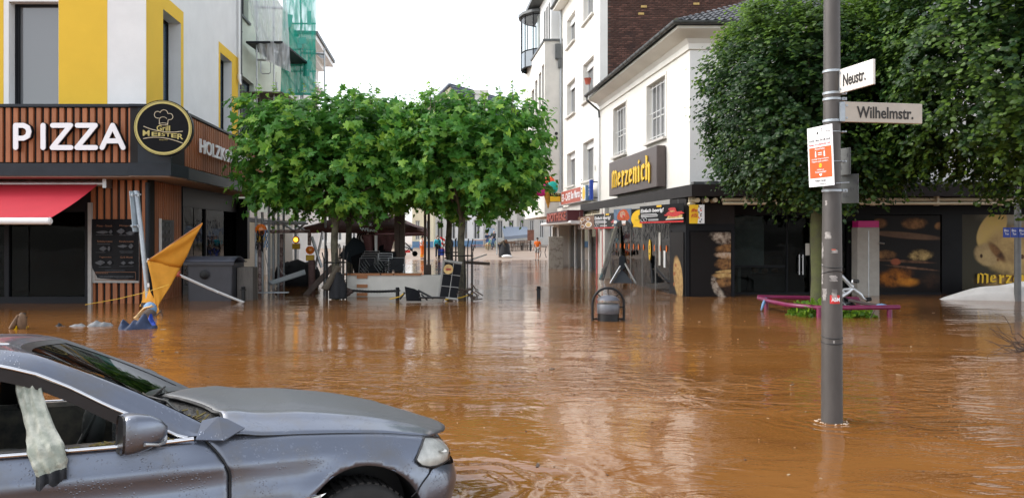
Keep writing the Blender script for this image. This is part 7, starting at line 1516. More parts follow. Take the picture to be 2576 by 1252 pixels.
x = MB(); ang = math.asin(((2099 - CX) / FPX * (PY - .08) - PX) / .1); c = Vector((PX + .1015 * math.sin(ang), PY - .1015 * math.cos(ang), pz(753, PY - .1))); tg = Vector((math.cos(ang), math.sin(ang), 0)); put_text(x, 'ABM', c - tg * .04 + Vector((0, 0, -.02)) + Vector((math.sin(ang), -math.cos(ang), 0)) * .008, tg, (0, 0, 1), .08, .04, .002, 0, .02); obj('lettering', x, M['sign_white'], o)
for py, dz in ((668, .02), (688, -.03), (845, .015), (860, .01)):
 x = MB(); z = pz(py); x.tube([(PX + (rshaft(z) + .003) * math.cos(k * .3142), PY + (rshaft(z) + .003) * math.sin(k * .3142), z + dz * math.sin(k * .3142)) for k in range(21)], .004, 5); obj('cable_tie', x, M['black_metal'], lamp, 60)
# street name plates
def plate(name, label, F, L_, z0, z1_, text_, pm='plate_white', tx=(.12, .18, .8, .62)):
 t = thing(name, label, 'street sign', F.p(0, z0, 0));
 M.setdefault(pm, mat(pm, (.66, .63, .58) if pm == 'plate_white' else (.44, .395, .33), .45, var=.08, scale=9))
 x = MB(); x.fbox(F, 0, L_, z0, z1_, -.014, .014); bevel(obj('plate', x, M[pm], t), .006)
 D3 = (F.d.x, F.d.y, 0)
 x = MB(); put_text(x, text_, F.p(L_ * tx[0], z0 + (z1_ - z0) * tx[1], .0165), D3, (0, 0, 1), L_ * tx[2], (z1_ - z0) * tx[3], .002, 0, .018); obj('lettering', x, M['ink'], t)
 x = MB(); [x.lathe(F.p(.03, z, .014), [(.011, 0), (.011, .006)], 10, axis=(F.n.x, F.n.y, 0)) for z in (z0 + .04, z1_ - .04)]; obj('bolt', x, M['galvanised'], t)
 x = MB(); x.fbox(F, -.035, .012, z0 + .005, z1_ - .005, -.02, .0175); obj('bracket', x, M['galvanised'], t); return t
A = Vector((3.30, 7.44)); B = Vector((3.415, 6.97));
dN = (B - A).normalized(); FN = Frame(A, dN, (dN.y, -dN.x)); LN = (B - A).length
plate('street_sign', 'white street name plate reading Neustr., turned towards the left', FN, LN, P(0, 236, 7.44).z, P(0, 176, 7.44).z, 'Neustr.', tx=(.14, .24, .66, .50))
A = Vector(((2121 - CX) / FPX * 7.42, 7.42)); B = Vector(((2318 - CX) / FPX * 7.56, 7.56)); dN = (B - A).normalized(); FW = Frame(A, dN, (dN.y, -dN.x))
plate('street_sign', 'weathered white street name plate reading Wilhelmstr., facing the camera', FW, (B - A).length, P(0, 307, 7.42).z, P(0, 256, 7.42).z, 'Wilhelmstr.', 'plate_weathered', tx=(.16, .2, .72, .58))
# information sheet
A = Vector((kx(2031.6) * 7.55, 7.55)); B = Vector((kx(2094) * 7.19, 7.19)); dN = (B - A).normalized(); FI = Frame(A, dN, (dN.y, -dN.x)); LI = (B - A).length
za, zb = P(0, 324.5, 7.55).z, P(0, 471.6, 7.55).z
inf = thing('info_sign', 'white and orange courtesy notice board strapped to the lamp post', 'sign', FI.p(0, zb))
sk_ = lambda u, v, n=0: FI.p(LI * u + .033 * (1 - v) - .0, zb + (za - zb) * v, n)
x = MB(); x.add([sk_(0, 0, 0), sk_(1, 0, 0), sk_(1, 1, 0), sk_(0, 1, 0), sk_(0, 0, .006), sk_(1, 0, .006), sk_(1, 1, .006), sk_(0, 1, .006)], [(0, 1, 2, 3), (4, 5, 6, 7), (0, 1, 5, 4), (1, 2, 6, 5), (2, 3, 7, 6), (3, 0, 4, 7)]); obj('board', x, M['sign_white'], inf)
x = MB(); x.poly([sk_(.06, .14, .008), sk_(.95, .14, .008), sk_(.95, .655, .008), sk_(.06, .655, .008)]); obj('orange_field', x, mat('notice_orange', (.80, .085, .012), .5), inf)
D3 = Vector((FI.d.x, FI.d.y, 0)); V3 = (sk_(0, 1) - sk_(0, 0)).normalized()
def it(mb, s, u, v, w_, h_, sh=0.0, b=.006): put_text(mb, s, sk_(u, v, .0095), D3, V3, LI * w_, (za - zb) * h_, .0008, sh, b)
x = MB(); it(x, 'Schön, dass Sie da sind!', .06, .745, .86, .05, .2); it(x, 'Vielen Dank!', .25, .075, .44, .04, .2); it(x, 'www.euskirchen.de', .3, .03, .4, .018); it(x, 'Euskirchen', .68, .89, .28, .02); x.tube([sk_(.62 + .05 * math.cos(R(a)), .93 + .022 * math.sin(R(a)), .009) for a in range(60, 320, 20)], .0025, 4); x.lathe(sk_(.42, .89, .0), [(.012, .006), (.012, .009)], 12, axis=(FI.n.x, FI.n.y, 0)); obj('dark_lettering', x, M['ink'], inf)
x = MB(); it(x, 'Passen Sie aufeinander auf:', .06, .685, .86, .038); obj('red_lettering', x, M['red'], inf)
x = MB(); it(x, 'Abstand halten:', .3, .61, .4, .03); it(x, 'Unnötige Wege vermeiden.', .16, .44, .7, .028); it(x, 'Hygieneregeln einhalten.', .17, .40, .66, .028); it(x, 'Vielen an', .36, .265, .28, .024); it(x, 'Zusammenhalt!', .28, .225, .44, .028)
for u in (.3, .65): x.poly([sk_(u, .49, .0095), sk_(u + .05, .49, .0095), sk_(u + .05, .565, .0095), sk_(u, .565, .0095)]); x.lathe(sk_(u + .025, .58, .009), [(.007, 0), (.007, .001)], 8, axis=(FI.n.x, FI.n.y, 0))
for v in (.52, .55): x.poly([sk_(.42, v, .0095), sk_(.58, v, .0095), sk_(.58, v + .012, .0095), sk_(.42, v + .012, .0095)])
x.poly([sk_(.5 + .06 * (16 * math.sin(a) ** 3) / 16, .19 + .026 * (13 * math.cos(a) - 5 * math.cos(2 * a) - 2 * math.cos(3 * a) - math.cos(4 * a)) / 16, .0095) for a in [k * math.pi / 9 for k in range(18)]]); obj('white_lettering', x, M['sign_white'], inf)
x = MB(); x.lathe(sk_(.5, .345, .0085), [(.021, 0), (.021, .001)], 14, axis=(FI.n.x, FI.n.y, 0)); obj('smiley', x, M['yellow_sign'], inf)
x = MB(); [x.lathe(sk_(.5 + e, .353, .0098), [(.004, 0), (.004, .001)], 6, axis=(FI.n.x, FI.n.y, 0)) for e in (-.025, .025)]; x.tube([sk_(.5 + .035 * math.cos(R(a)), .348 + .015 * math.sin(R(a)), .0098) for a in range(200, 350, 20)], .0015, 4); obj('smile', x, M['ink'], inf)
# two translucent grey plates behind the post
M['acrylic'] = mat('acrylic', (.065, .07, .068), .35, var=.2, scale=5)
for i, (pl, pr, pt, pb_, Y) in enumerate(((2108, 2140, 366, 442, 7.66), (2112, 2160, 432, 512, 7.68))):
 a, b = P(pl, pb_, Y), P(pr, pt + 5, Y - .14); d_ = Vector((b.x - a.x, b.y - a.y)).normalized(); F = Frame((a.x, a.y), d_, (d_.y, -d_.x)); L_ = math.hypot(b.x - a.x, b.y - a.y)
 t = thing('sign_plate', ['upper grey plate seen from behind, right of the orange notice', 'lower grey plate seen from behind with pale strokes, right of the notice'][i], 'sign', F.p(0, a.z), 'grey plates behind the lamp post'); x = MB(); x.fbox(F, 0, L_, a.z, b.z, -.004, .004); bevel(obj('plate', x, M['acrylic'], t), .003)
 x = MB()
 for k in range(4 + 7 * i): u = .2 + .75 * ((k * .37) % 1); v = .2 + .22 * (k % 3); x.fbox(F, L_ * u, L_ * u + .006, a.z + (b.z - a.z) * v, a.z + (b.z - a.z) * (v + .15), .005, .006)
 x.fbox(F, L_ * .97, L_, a.z, b.z, .005, .0065); obj('strokes', x, M['faded_grey'], t)
x = MB(); x.tube([P(2103, 461, 7.4), P(2136, 459, 7.5)], .006, 6); obj('rod', x, M['galvanised'], lamp)
# ------------------------------------------------------------------ purple tree rail, plants, bicycle
rl = thing('tree_rail', 'low purple tubular rail around the linden trunk, just above the water', 'rail', (7.5, 17.8, -.6))
zr = .23; c1, c2, c3, c4 = Vector((6.42, 19.0, zr + .02)), Vector((6.52, 17.1, zr)), Vector((8.72, 16.9, zr)), Vector((8.9, 19.0, zr))
c2b = Vector((6.95, 16.75, zr))
def rtube(pts): x = MB(); x.tube(pts, .052, 12); return x
obj('top_rail', rtube([c1 + Vector((-.06, .05, 0)), Vector((6.40, 18.3, zr)), Vector((6.48, 17.4, zr)), c2b, Vector((7.6, 16.72, zr)), c3 + Vector((.12, -.02, 0))]), M['purple_rail'], rl, 50); obj('back_rail', rtube([c1 + Vector((-.1, 0, .03)), c4]), M['purple_rail'], rl, 50)
for q in (Vector((6.43, 18.7, 0)), c2b, Vector((8.62, 16.88, 0)), c4): x = MB(); x.tube([(q.x, q.y, -.6), (q.x, q.y, zr)], .055, 12); obj('rail_post', x, M['purple_rail'], rl, 50)
x = MB(); x.tube([c1 + Vector((.0, -.3, .0)), c1 + Vector((-.12, -.5, -.08)), c1 + Vector((-.3, -.85, -.22))], [.05, .045, .02], 6); custom(obj('blue_strip', x, M['light_blue'], smooth=60), 'light blue cloth strip caught on the left corner of the purple rail', 'cloth')
def weeds(label, c, hx, hy, n, h, seed):
 rs = np.random.RandomState(seed); t = thing('plant', label, 'plant', c, 'green plants inside the purple rail'); pos = np.stack([c[0] + rs.uniform(-hx, hx, n), c[1] + rs.uniform(-hy, hy, n), c[2] + h * rs.beta(1.3, 1.6, n)], 1); k = 1 - (np.abs(pos[:, 0] - c[0]) / hx) ** 3 * .6; pos[:, 2] = c[2] + (pos[:, 2] - c[2]) * k
 leaf_mesh('foliage', heart_leaf(), pos, frames(norm(rs.normal(0, 1, (n, 3)) + np.array([0, -.3, -.1])), norm(rs.normal(0, .5, (n, 3)) + np.array([0, -.35, .8]))), rs.uniform(.09, .17, n), rs.uniform(.3, 1, n), M['weed_leaf'], t, kind=None)
 x = MB(); [x.tube([(c[0] + rs.uniform(-hx, hx) * .7, c[1], c[2] - .4), (c[0] + rs.uniform(-hx, hx) * .8, c[1], c[2] + h * .7)], .008, 4) for _ in range(10)]; obj('stem', x, M['weed_leaf'], t); return t
weeds('bright green leafy plant inside the left part of the purple rail', (7.15, 17.25, 0), .62, .4, 420, .36, 5); weeds('small green leafy plant right of the lamp post under the purple rail', (7.95, 17.0, 0), .33, .2, 160, .16, 6)
weeds('tuft of grass and leaves at the foot of the linden trunk', (7.5, 17.95, 0), .22, .15, 120, .3, 8)
x = MB(); x.tube([(8.25, 16.8, .18), (8.17, 16.75, .08), (8.08, 16.7, -.02)], [.008, .012, .01], 5); custom(obj('twig', x, M['wood_dark'], smooth=60), 'short dark twig hanging below the purple rail', 'twig')
Z4 = lambda x_, y_: ((3250 + x_ / 5.217) / 1.5528, (1020 + y_ / 5.217) / 1.5528)
bq = lambda x_, y_, Y=17.6: P(*Z4(x_, y_), Y)
bt = thing('bicycle', 'silver bicycle lying tangled over the purple rail behind the lamp post', 'bicycle', bq(400, 850))
M['silver'] = mat('silver', (.55, .56, .57), .3, .7)
x = MB(); x.tube([bq(150, 260), bq(280, 390), bq(420, 530)], .045, 8); x.tube([bq(420, 560), bq(580, 680), bq(640, 760), bq(720, 790)], [.045, .05, .03, .02], 8); x.tube([bq(170, 740), bq(330, 640), bq(420, 560)], .05, 8); x.tube([bq(150, 560), bq(270, 660)], .035, 8); x.tube([bq(220, 580), bq(400, 555)], .035, 8); obj('frame', x, M['silver'], bt, 60)
x = MB(); x.tube([bq(420, 540), bq(432, 440)], .02, 8); x.ball(bq(435, 420, 17.55), (.055, .05, .07), 10); obj('stem', x, M['silver'], bt, 60)
x = MB(); x.tube([bq(450, 400, 17.5), bq(535, 410, 17.4)], .045, 8); obj('grip', x, M['black_metal'], bt, 60); x = MB(); x.tube([bq(700, 780), bq(790, 770)], .05, 8); obj('grip', x, M['black_metal'], bt, 60)
x = MB(); c = bq(250, 860, 17.8); x.lathe(c, [(.30, -.02), (.335, 0), (.30, .02), (.285, 0), (.30, -.02)], 26, axis=(.25, -.5, .8)); w_ = obj('wheel', x, M['black_metal'], bt, 50); x = MB(); [x.tube([c, c + Vector((0, 0, 0)) + Vector((.25, -.5, .8)).normalized().cross(Vector((math.cos(k * .524), math.sin(k * .524), .4))).normalized() * .3], .004, 4) for k in range(12)]; obj('spokes', x, M['steel'], w_)
x = MB(); x.tube([bq(340, 790), bq(620, 850), bq(930, 910)], .038, 8); obj('fork', x, mat('dusty', (.12, .09, .085), .6), bt, 60)
q = bq(1010, 905, 17.1); x = MB(); x.ball(q, (.13, .09, .05), 12); custom(obj('pale_bag', x, M['light_blue'], smooth=60), 'small pale blue bundle on the right end of the purple rail', 'bundle')
# ------------------------------------------------------------------ round litter bin in the open water
q = PW(1530, 806); bn = thing('litter_bin', 'round black street litter bin with domed lid under a tall steel hoop', 'litter bin', (q.x, q.y, -.6)); W2 = .345; zt = P(0, 724, q.y).z
x = MB(); n_ = 16; x.tube([q + Vector((-W2, 0, -.6)), q + Vector((-W2, 0, zt - W2 - .0))] + [q + Vector((-W2 * math.cos(math.pi * k / n_), 0, zt - W2 + W2 * math.sin(math.pi * k / n_))) for k in range(1, n_)] + [q + Vector((W2, 0, zt - W2)), q + Vector((W2, 0, -.6))], .028, 12); obj('hoop', x, M['black_metal'], bn, 50)
x = MB(); x.lathe(q, [(.235, -.5), (.235, .165), (.242, .17)], 28); obj('drum', x, M['black_metal'], bn, 40)
M['liner'] = mat('liner', (.12, .125, .14), .3, bump=.8, bscale=9, var=.2); x = MB(); x.lathe(q, [(.238, .16), (.248, .17), (.252, .28), (.247, .355), (.236, .37), (.225, .35)], 28); obj('bag_liner', x, M['liner'], bn, 60)
x = MB(); x.lathe(q, [(.25, .455), (.235, .475), (.19, .52), (.10, .555), (.0, .565)], 28); obj('lid', x, mat('lid_grey', (.10, .105, .125), .35), bn, 50)
x = MB(); x.tube([q + Vector((0, 0, .56)), q + Vector((0, 0, zt - .01))], .01, 6); [x.tube([q + Vector((s * .17, 0, .53)), q + Vector((s * .25, 0, .60))], .012, 6) for s in (-1, 1)]; [x.tube([q + Vector((s * .23, 0, z)), q + Vector((s * W2, 0, z))], .02, 6) for s in (-1, 1) for z in (.04, .3 if s > 0 else .04)]; obj('strut', x, M['black_metal'], bn, 60)
# tripod board by the broken shop glass
t = thing('folded_stand', 'dark folded A-shaped stand and board propped in front of the bakery window', 'stand', PW(1560, 713));
for a, b in ((P(1565, 662, 27.2), P(1535, 713, 26.8)), (P(1568, 655, 27.2), P(1600, 713, 26.4))): x = MB(); x.tube([a, b], .035, 6); obj('leg', x, M['steel'], t)
x = MB(); x.prism(Frame(P(1565, 700, 27.15).to_2d(), (1, -.4), (-.4, -1)), [(-.12, .6), (.1, .62), (.14, 1.05), (0, 1.12), (-.1, 1.05)], 0, .05); x.poly([P(1564, 676, 27.2), P(1594, 712, 26.6), P(1540, 712, 26.9)]); obj('board', x, M['anthracite'], t)
# ------------------------------------------------------------------ pole with blue signs, white sheet
q = PW(2560, 757); pl = thing('sign_pole', 'grey pole with three small blue notices at the right edge', 'pole', (q.x, q.y, -.6)); x = MB(); x.lathe((q.x, q.y, 0), [(.088, -.6), (.085, 3.6)], 16); obj('shaft', x, mat('pole_grey', (.14, .145, .15), .5, .3, var=.15), pl, 50)
for k in range(3):
 a, b = P(2524 + k * 19, 597, q.y - .1), P(2541 + k * 19, 572, q.y - .1); x = MB(); x.box(((a.x + b.x) / 2, q.y - .1, (a.z + b.z) / 2), (b.x - a.x, .02, b.z - a.z)); o = obj('notice', x, M['blue'], pl)
 x = MB(); put_text(x, 'Bio', (a.x + .02, q.y - .112, b.z - .12), (1, 0, 0), (0, 0, 1), .12, .07, .002); put_text(x, 'Ton', (a.x + .04, q.y - .112, b.z - .21), (1, 0, 0), (0, 0, 1), .1, .06, .002); obj('lettering', x, M['sign_white'], o)
q0 = PW(2414, 760);
def mt_(s, t):
 X = q0.x + s * 3.2; up = min(1, s * 1.25); h = .56 * up ** .8 + .06 * math.sin(s * 5); Yb = 21.5 - s * .4; a = t * math.pi
 return (X, Yb - .5 * math.cos(a) * (.25 + .75 * up), -.05 + (h + .05) * math.sin(a) + .03 * math.sin(t * 34 + s * 5) * up + .04 * math.sin(s * 17 + t * 5) * up * math.sin(a))
x = MB(); x.grid([[mt_(s / 24, t / 28) for s in range(25)] for t in range(29)]); o = obj('white_sheet', x, mat('sheet', (.62, .60, .58), .8, var=.08, scale=3, bump=.3, bscale=8), smooth=60); custom(o, 'long white inflated fabric wedge floating at the right edge behind the pole', 'cover')
# thorny twigs reaching in at the right edge
t = thing('branch', 'bare thorny branch sticking out of the water at the right edge', 'branch', PW(2576, 900)); rs = random.Random(5); x = MB()
for i in range(12):
 p = P(2600, 885 + rs.uniform(-15, 12), 11.5); pts = [p]
 for k in range(6): p = p + Vector((-rs.uniform(.05, .16), rs.uniform(-.05, .05), rs.uniform(-.07, .10) + (.05 if i < 4 else 0))); pts.append(p)
 x.tube(pts, [.012, .01, .008, .007, .006, .005, .003], 5)
obj('twigs', x, M['wood_dark'], t, 60)
# ------------------------------------------------------------------ left foreground debris: leaning sign, orange parasol
Z2 = lambda x_, y_: ((x_ / 1.789) / 1.5528, (600 + y_ / 1.789) / 1.5528)
z2 = lambda x_, y_, Y: P(*Z2(x_, y_), Y)
sp = thing('traffic_sign', 'leaning galvanised traffic sign post with its blank back to the camera', 'traffic sign', z2(1040, 1060, 18.7))
x = MB(); x.tube([z2(1075, 1250, 18.65), z2(1040, 1060, 18.7), z2(985, 520, 18.9), z2(950, 262, 19.0)], .058, 14); obj('post', x, M['galvanised'], sp, 50)
c_ = [z2(905, 260, 18.85), z2(975, 262, 19.15), z2(1000, 545, 19.05), z2(930, 547, 18.8)]
x = MB(); x.poly(c_); o = obj('plate', x, mat('plate_back', (.36, .42, .46), .45, .4, var=.1, scale=4), sp); o.modifiers.new('s', 'SOLIDIFY').thickness = .02; bevel(o, .02)
x = MB(); [x.tube([z2(912, y, 18.75), z2(985, y - 4, 18.95)], .022, 6) for y in (290, 505)]; [x.tube([z2(a, y - 10, 18.72), z2(a, y + 12, 18.72)], .018, 6) for a in (925, 968) for y in (286, 505)]; obj('clamp', x, M['galvanised'], sp, 50)
x = MB(); x.box(z2(1037, 918, 18.6), (.05, .02, .1)); obj('sticker', x, M['white_paint'], sp); x = MB(); x.tube([z2(1028, 755, 18.75), z2(1035, 735, 18.7)], .02, 6); obj('tab', x, M['white_paint'], sp)
op = thing('parasol', 'torn orange parasol folded into a tall triangle, half sunk beside the leaning sign', 'parasol', z2(1090, 1080, 18.6))
def tri(pts, n=12, bulge=.12, seed=1):
 a, b, c = pts; nrm = (b - a).cross(c - a).normalized();
 if nrm.y > 0: nrm = -nrm
 rows = []
 for i in range(n + 1):
  t = i / n; l, r_ = a.lerp(b, t), a.lerp(c, t); rows.append([l.lerp(r_, s / n) + nrm * (bulge * math.sin(math.pi * t) * math.sin(math.pi * s / n) + .02 * math.sin(7 * s / n + 9 * t + seed)) for s in range(n + 1)])
 x = MB(); x.grid(rows); return x
tip, lm, bt_, hub = z2(1413, 485, 18.6), z2(1032, 745, 18.2), z2(1095, 1085, 18.25), z2(1262, 800, 18.8)
def panel(name, mb): o = obj(name, mb, M['orange_cloth'], op, 60); o.modifiers.new('s', 'SOLIDIFY').thickness = .008; return o
panel('canopy_panel', tri((tip, lm, hub), bulge=.0, seed=1)); panel('canopy_panel', tri((bt_, lm, hub), bulge=.0, seed=2)); panel('canopy_panel', tri((z2(1028, 900, 18.8), z2(978, 1065, 18.8), bt_ + Vector((0, .2, -.1))), bulge=.05, seed=4))
x = MB(); x.tube([lm, tip], .010, 5); obj('rib', x, M['wood_trim'], op)
x = MB(); e_ = PW(601, 757.5); e_ = z2(1665, 1030, 20.6); x.tube([z2(1245, 845, 19.0), z2(1455, 938, 19.8), e_ + Vector((.25, .3, -.15))], .036, 10); x.ball(z2(1525, 967, 20.0) + Vector((0, -.04, 0)), .03, 8); obj('pole', x, M['white_paint'], op, 50)
x = MB(); [x.tube([z2(1240, 845, 19.0), z2(1240 + a, 845 + b, 19.0)], .02, 5) for a, b in ((-30, 20), (-15, -25), (20, -25), (25, 15))]; x.ball(z2(1243, 845, 18.95), .06, 8); obj('hub', x, M['terracotta'], op, 50)
t = thing('rope', 'thin yellow rope stretched across the orange parasol to the water on the left', 'rope', z2(600, 1055, 18.6)); x = MB(); x.tube([z2(595, 1055, 18.5), z2(820, 1015, 18.4), z2(1030, 965, 18.1), z2(1180, 915, 18.2)], .008, 5); obj('cord', x, M['yellow_box'], t, 60)
# cloth bundle at the foot of the sign
t = thing('cloth_bundle', 'pale peach and blue cloth bundle wrapped round the foot of the sign post', 'cloth', z2(1030, 1130, 17.8))
x = MB(); x.grid([[z2(910 + s * 17 + 3 * t_, 1150 - s * 12 + t_ * 2.2 + 10 * math.sin(s * .9), 16.9 - .1 * math.sin(s)) + Vector((0, -.06 * math.sin(math.pi * t_ / 6), .0)) for s in range(10)] for t_ in range(7)]); obj('peach_cloth', x, mat('peach', (.52, .34, .16), .8, var=.15, scale=6, bump=.4, bscale=12), t, 60)
x = MB(); x.ball(z2(1048, 1085, 17.3), (.17, .1, .17), 12); obj('blue_cloth', x, M['light_blue'], t, 60); x = MB(); x.ball(z2(1040, 1135, 17.2), (.2, .12, .17), 12); x.box(z2(1030, 1055, 18.4), (.3, .05, .1)); obj('dark_cloth', x, M['wood_dark'], t, 60)
x = MB(); [x.tube([z2(1080, 1140, 17), z2(1105 + k * 8, 1120 - k * 9, 17), z2(1125 + k * 4, 1100 + k * 12, 17)], .012, 4) for k in range(4)]; obj('twigs', x, M['wood_dark'], t)
# floating jackets
def float_cloth(name, label, P0, P1, hgt, wid, m_, seed, n=26):
 rs = random.Random(seed); f1, f2 = rs.uniform(0, 6), rs.uniform(0, 6); rows = []
 for j in range(9):
  a = math.pi * j / 8; row = []
  for i in range(n + 1):
   s = i / n; c = P0.lerp(P1, s); pr = math.sin(math.pi * min(1, s * 1.02 + .02)) ** .4; h = hgt * pr * (.7 + .3 * math.sin(s * 11 + f1) + .2 * math.sin(s * 23 + f2)); w_ = wid * pr * (.8 + .2 * math.sin(s * 8 + f2)); row.append(c + Vector((0, -w_ * math.cos(a), max(-.06, -.03 + h * math.sin(a) + .012 * math.sin(i * 1.7 + j)))))
  rows.append(row)
 x = MB(); x.grid(rows); return custom(obj(name, x, M[m_], None, 60), label, 'clothing')
float_cloth('floating_trousers', 'grey blue trousers floating flat left of the sign post', PW(*Z2(490, 1205)), PW(*Z2(850, 1200)), .13, .17, 'grey_cloth', 3); float_cloth('floating_strip', 'black strip of cloth floating at the far left end of the trousers', PW(*Z2(378, 1200)), PW(*Z2(470, 1208)), .08, .07, 'black_cloth', 5)
float_cloth('floating_jacket', 'navy blue jacket floating at the foot of the sign post', PW(*Z2(835, 1225)), PW(*Z2(1110, 1218)), .30, .24, 'navy_cloth', 8)
float_cloth('blue_bundle', 'bright blue cloth fold on top of the floating navy jacket', PW(*Z2(1015, 1195)), PW(*Z2(1095, 1205)), .24, .14, 'blue', 11, 12)
float_cloth('yellow_bag', 'yellow and white plastic bag caught at the leafy bollard', PW(*Z2(100, 1228)), PW(*Z2(205, 1205)), .14, .1, 'yellow_sign', 13, 14)
# flotsam specks on the water
x = MB()
for i in range(260):
 Y = rnd.uniform(4.5, 20) ; X = rnd.uniform(-.5, .62) * Y; q = Vector((X, Y, .004)); a = rnd.uniform(0, 3.1); l = rnd.uniform(.008, .03) if rnd.random() < .9 else rnd.uniform(.05, .12)
 x.box(q, (l, l * rnd.uniform(.15, .6), .006), Matrix.Rotation(a, 3, 'Z'))
custom(obj('flotsam', x, mat('flotsam', (.35, .26, .16), .8, col2=(.06, .04, .03), scale=1.5, thr=(.45, .55))), kind='stuff')
x = MB()
for i in range(34):
 a = rnd.uniform(0, 6.28); r_ = rnd.uniform(.1, .14); x.ball((PX + r_ * math.cos(a) * 1.2, PY - .02 + r_ * math.sin(a), 0), (rnd.uniform(.006, .02), rnd.uniform(.006, .012), .008), 6)
for i in range(120):
 t = rnd.random(); q = Vector((-1.0 + .42 * t + rnd.gauss(0, .03), 4.95 + .1 * t + rnd.gauss(0, .04), 0)); x.ball(q, (rnd.uniform(.01, .035), rnd.uniform(.01, .03), rnd.uniform(.008, .03)), 6)
custom(obj('foam', x, mat('foam', (.52, .40, .30), .4, var=.2, scale=20), smooth=60), kind='stuff')
# ------------------------------------------------------------------ the stranded car (x forward from the front axle, y left, z up from its ground)
car = thing('car', 'grey blue saloon car stranded in the flood with open side window and deflated airbag', 'car', (-1.292, 5.174, -.243), None, (R(-3), R(1.5), R(26.25)))
def carpaint(nm='car_paint', ca=(.16, .18, .225), cb=(.16, .16, .165), ro=0.0):
 m = bpy.data.materials.new(nm); m.use_nodes = True; N, L = nodes(m); b = N['Principled BSDF']
 b.inputs['Metallic'].default_value = .8; b.inputs['Roughness'].default_value = .34; b.inputs['Coat Weight'].default_value = .5; b.inputs['Coat Roughness'].default_value = .06
 tc = N.new('ShaderNodeTexCoord'); nz = N.new('ShaderNodeTexNoise'); nz.inputs['Scale'].default_value = 3.5; nz.inputs['Detail'].default_value = 7; nz.inputs['Roughness'].default_value = .65; L.new(tc.outputs['Object'], nz.inputs['Vector'])
 mx = N.new('ShaderNodeMix'); mx.data_type = 'RGBA'; mx.inputs[6].default_value = (*ca, 1); mx.inputs[7].default_value = (*cb, 1); rp = N.new('ShaderNodeMapRange'); rp.inputs[1].default_value = .48; rp.inputs[2].default_value = .72; L.new(nz.outputs[0], rp.inputs[0]); L.new(rp.outputs[0], mx.inputs[0]); L.new(mx.outputs[2], b.inputs['Base Color'])
 r2 = N.new('ShaderNodeMapRange'); r2.inputs[1].default_value = .4; r2.inputs[2].default_value = .7; r2.inputs[3].default_value = .28 + ro; r2.inputs[4].default_value = .46 + ro; L.new(nz.outputs[0], r2.inputs[0]); L.new(r2.outputs[0], b.inputs['Roughness'])
 vo = N.new('ShaderNodeTexVoronoi'); vo.inputs['Scale'].default_value = 62; vo.inputs['Randomness'].default_value = 1; L.new(tc.outputs['Object'], vo.inputs['Vector'])
 dr = N.new('ShaderNodeMapRange'); dr.inputs[1].default_value = .18; dr.inputs[2].default_value = .32; dr.inputs[3].default_value = 1; dr.inputs[4].default_value = 0; L.new(vo.outputs['Distance'], dr.inputs[0])
 ns = N.new('ShaderNodeTexNoise'); ns.inputs['Scale'].default_value = 9; L.new(tc.outputs['Object'], ns.inputs['Vector']); mk = N.new('ShaderNodeMapRange'); mk.inputs[1].default_value = .5; mk.inputs[2].default_value = .6; L.new(ns.outputs[0], mk.inputs[0]); mu = N.new('ShaderNodeMath'); mu.operation = 'MULTIPLY'; L.new(dr.outputs[0], mu.inputs[0]); L.new(mk.outputs[0], mu.inputs[1])
 bp_ = N.new('ShaderNodeBump'); bp_.inputs['Strength'].default_value = .5; bp_.inputs['Distance'].default_value = .004; L.new(mu.outputs[0], bp_.inputs['Height']); L.new(bp_.outputs[0], b.inputs['Normal']); L.new(bp_.outputs[0], b.inputs['Coat Normal'])
 return m
M['car_paint'] = carpaint()
M['hood_dust'] = carpaint('hood_dust'); N_, L_2 = nodes(M['hood_dust']); B_ = N_['Principled BSDF']; cin = B_.inputs['Base Color'].links[0].from_socket; rin = B_.inputs['Roughness'].links[0].from_socket
tcn = N_.new('ShaderNodeTexCoord'); sx_ = N_.new('ShaderNodeSeparateXYZ'); L_2.new(tcn.outputs['Object'], sx_.inputs[0]); ab = N_.new('ShaderNodeMath'); ab.operation = 'ABSOLUTE'; L_2.new(sx_.outputs[1], ab.inputs[0]); nzn = N_.new('ShaderNodeTexNoise'); nzn.inputs['Scale'].default_value = 2.2; nzn.inputs['Detail'].default_value = 5; L_2.new(tcn.outputs['Object'], nzn.inputs['Vector'])
sc2 = N_.new('ShaderNodeMath'); sc2.operation = 'MULTIPLY_ADD'; L_2.new(nzn.outputs[0], sc2.inputs[0]); sc2.inputs[1].default_value = .05; L_2.new(ab.outputs[0], sc2.inputs[2]); dm = N_.new('ShaderNodeMapRange'); dm.inputs[1].default_value = .565; dm.inputs[2].default_value = .60; dm.inputs[3].default_value = .85; dm.inputs[4].default_value = 0; L_2.new(sc2.outputs[0], dm.inputs[0])
mxc = N_.new('ShaderNodeMix'); mxc.data_type = 'RGBA'; L_2.new(dm.outputs[0], mxc.inputs[0]); L_2.new(cin, mxc.inputs[6]); mxc.inputs[7].default_value = (.075, .078, .077, 1); L_2.new(mxc.outputs[2], B_.inputs['Base Color'])
for key, v0, v1 in (('Metallic', .8, .25), ('Coat Weight', .5, .05), ('Roughness', .36, .5)):
 mr = N_.new('ShaderNodeMapRange'); mr.inputs[1].default_value = 0; mr.inputs[2].default_value = .85; mr.inputs[3].default_value = v0; mr.inputs[4].default_value = v1; L_2.new(dm.outputs[0], mr.inputs[0]); L_2.new(mr.outputs[0], B_.inputs[key])
M['chrome'] = mat('chrome', (.72, .72, .73), .16, 1.0, var=.08, scale=10); M['rubber'] = mat('rubber', (.012, .012, .013), .6); M['trim_black'] = mat('trim_black', (.014, .014, .016), .3, var=.3, scale=8); M['tyre'] = mat('tyre', (.016, .015, .014), .75, var=.3, scale=14)
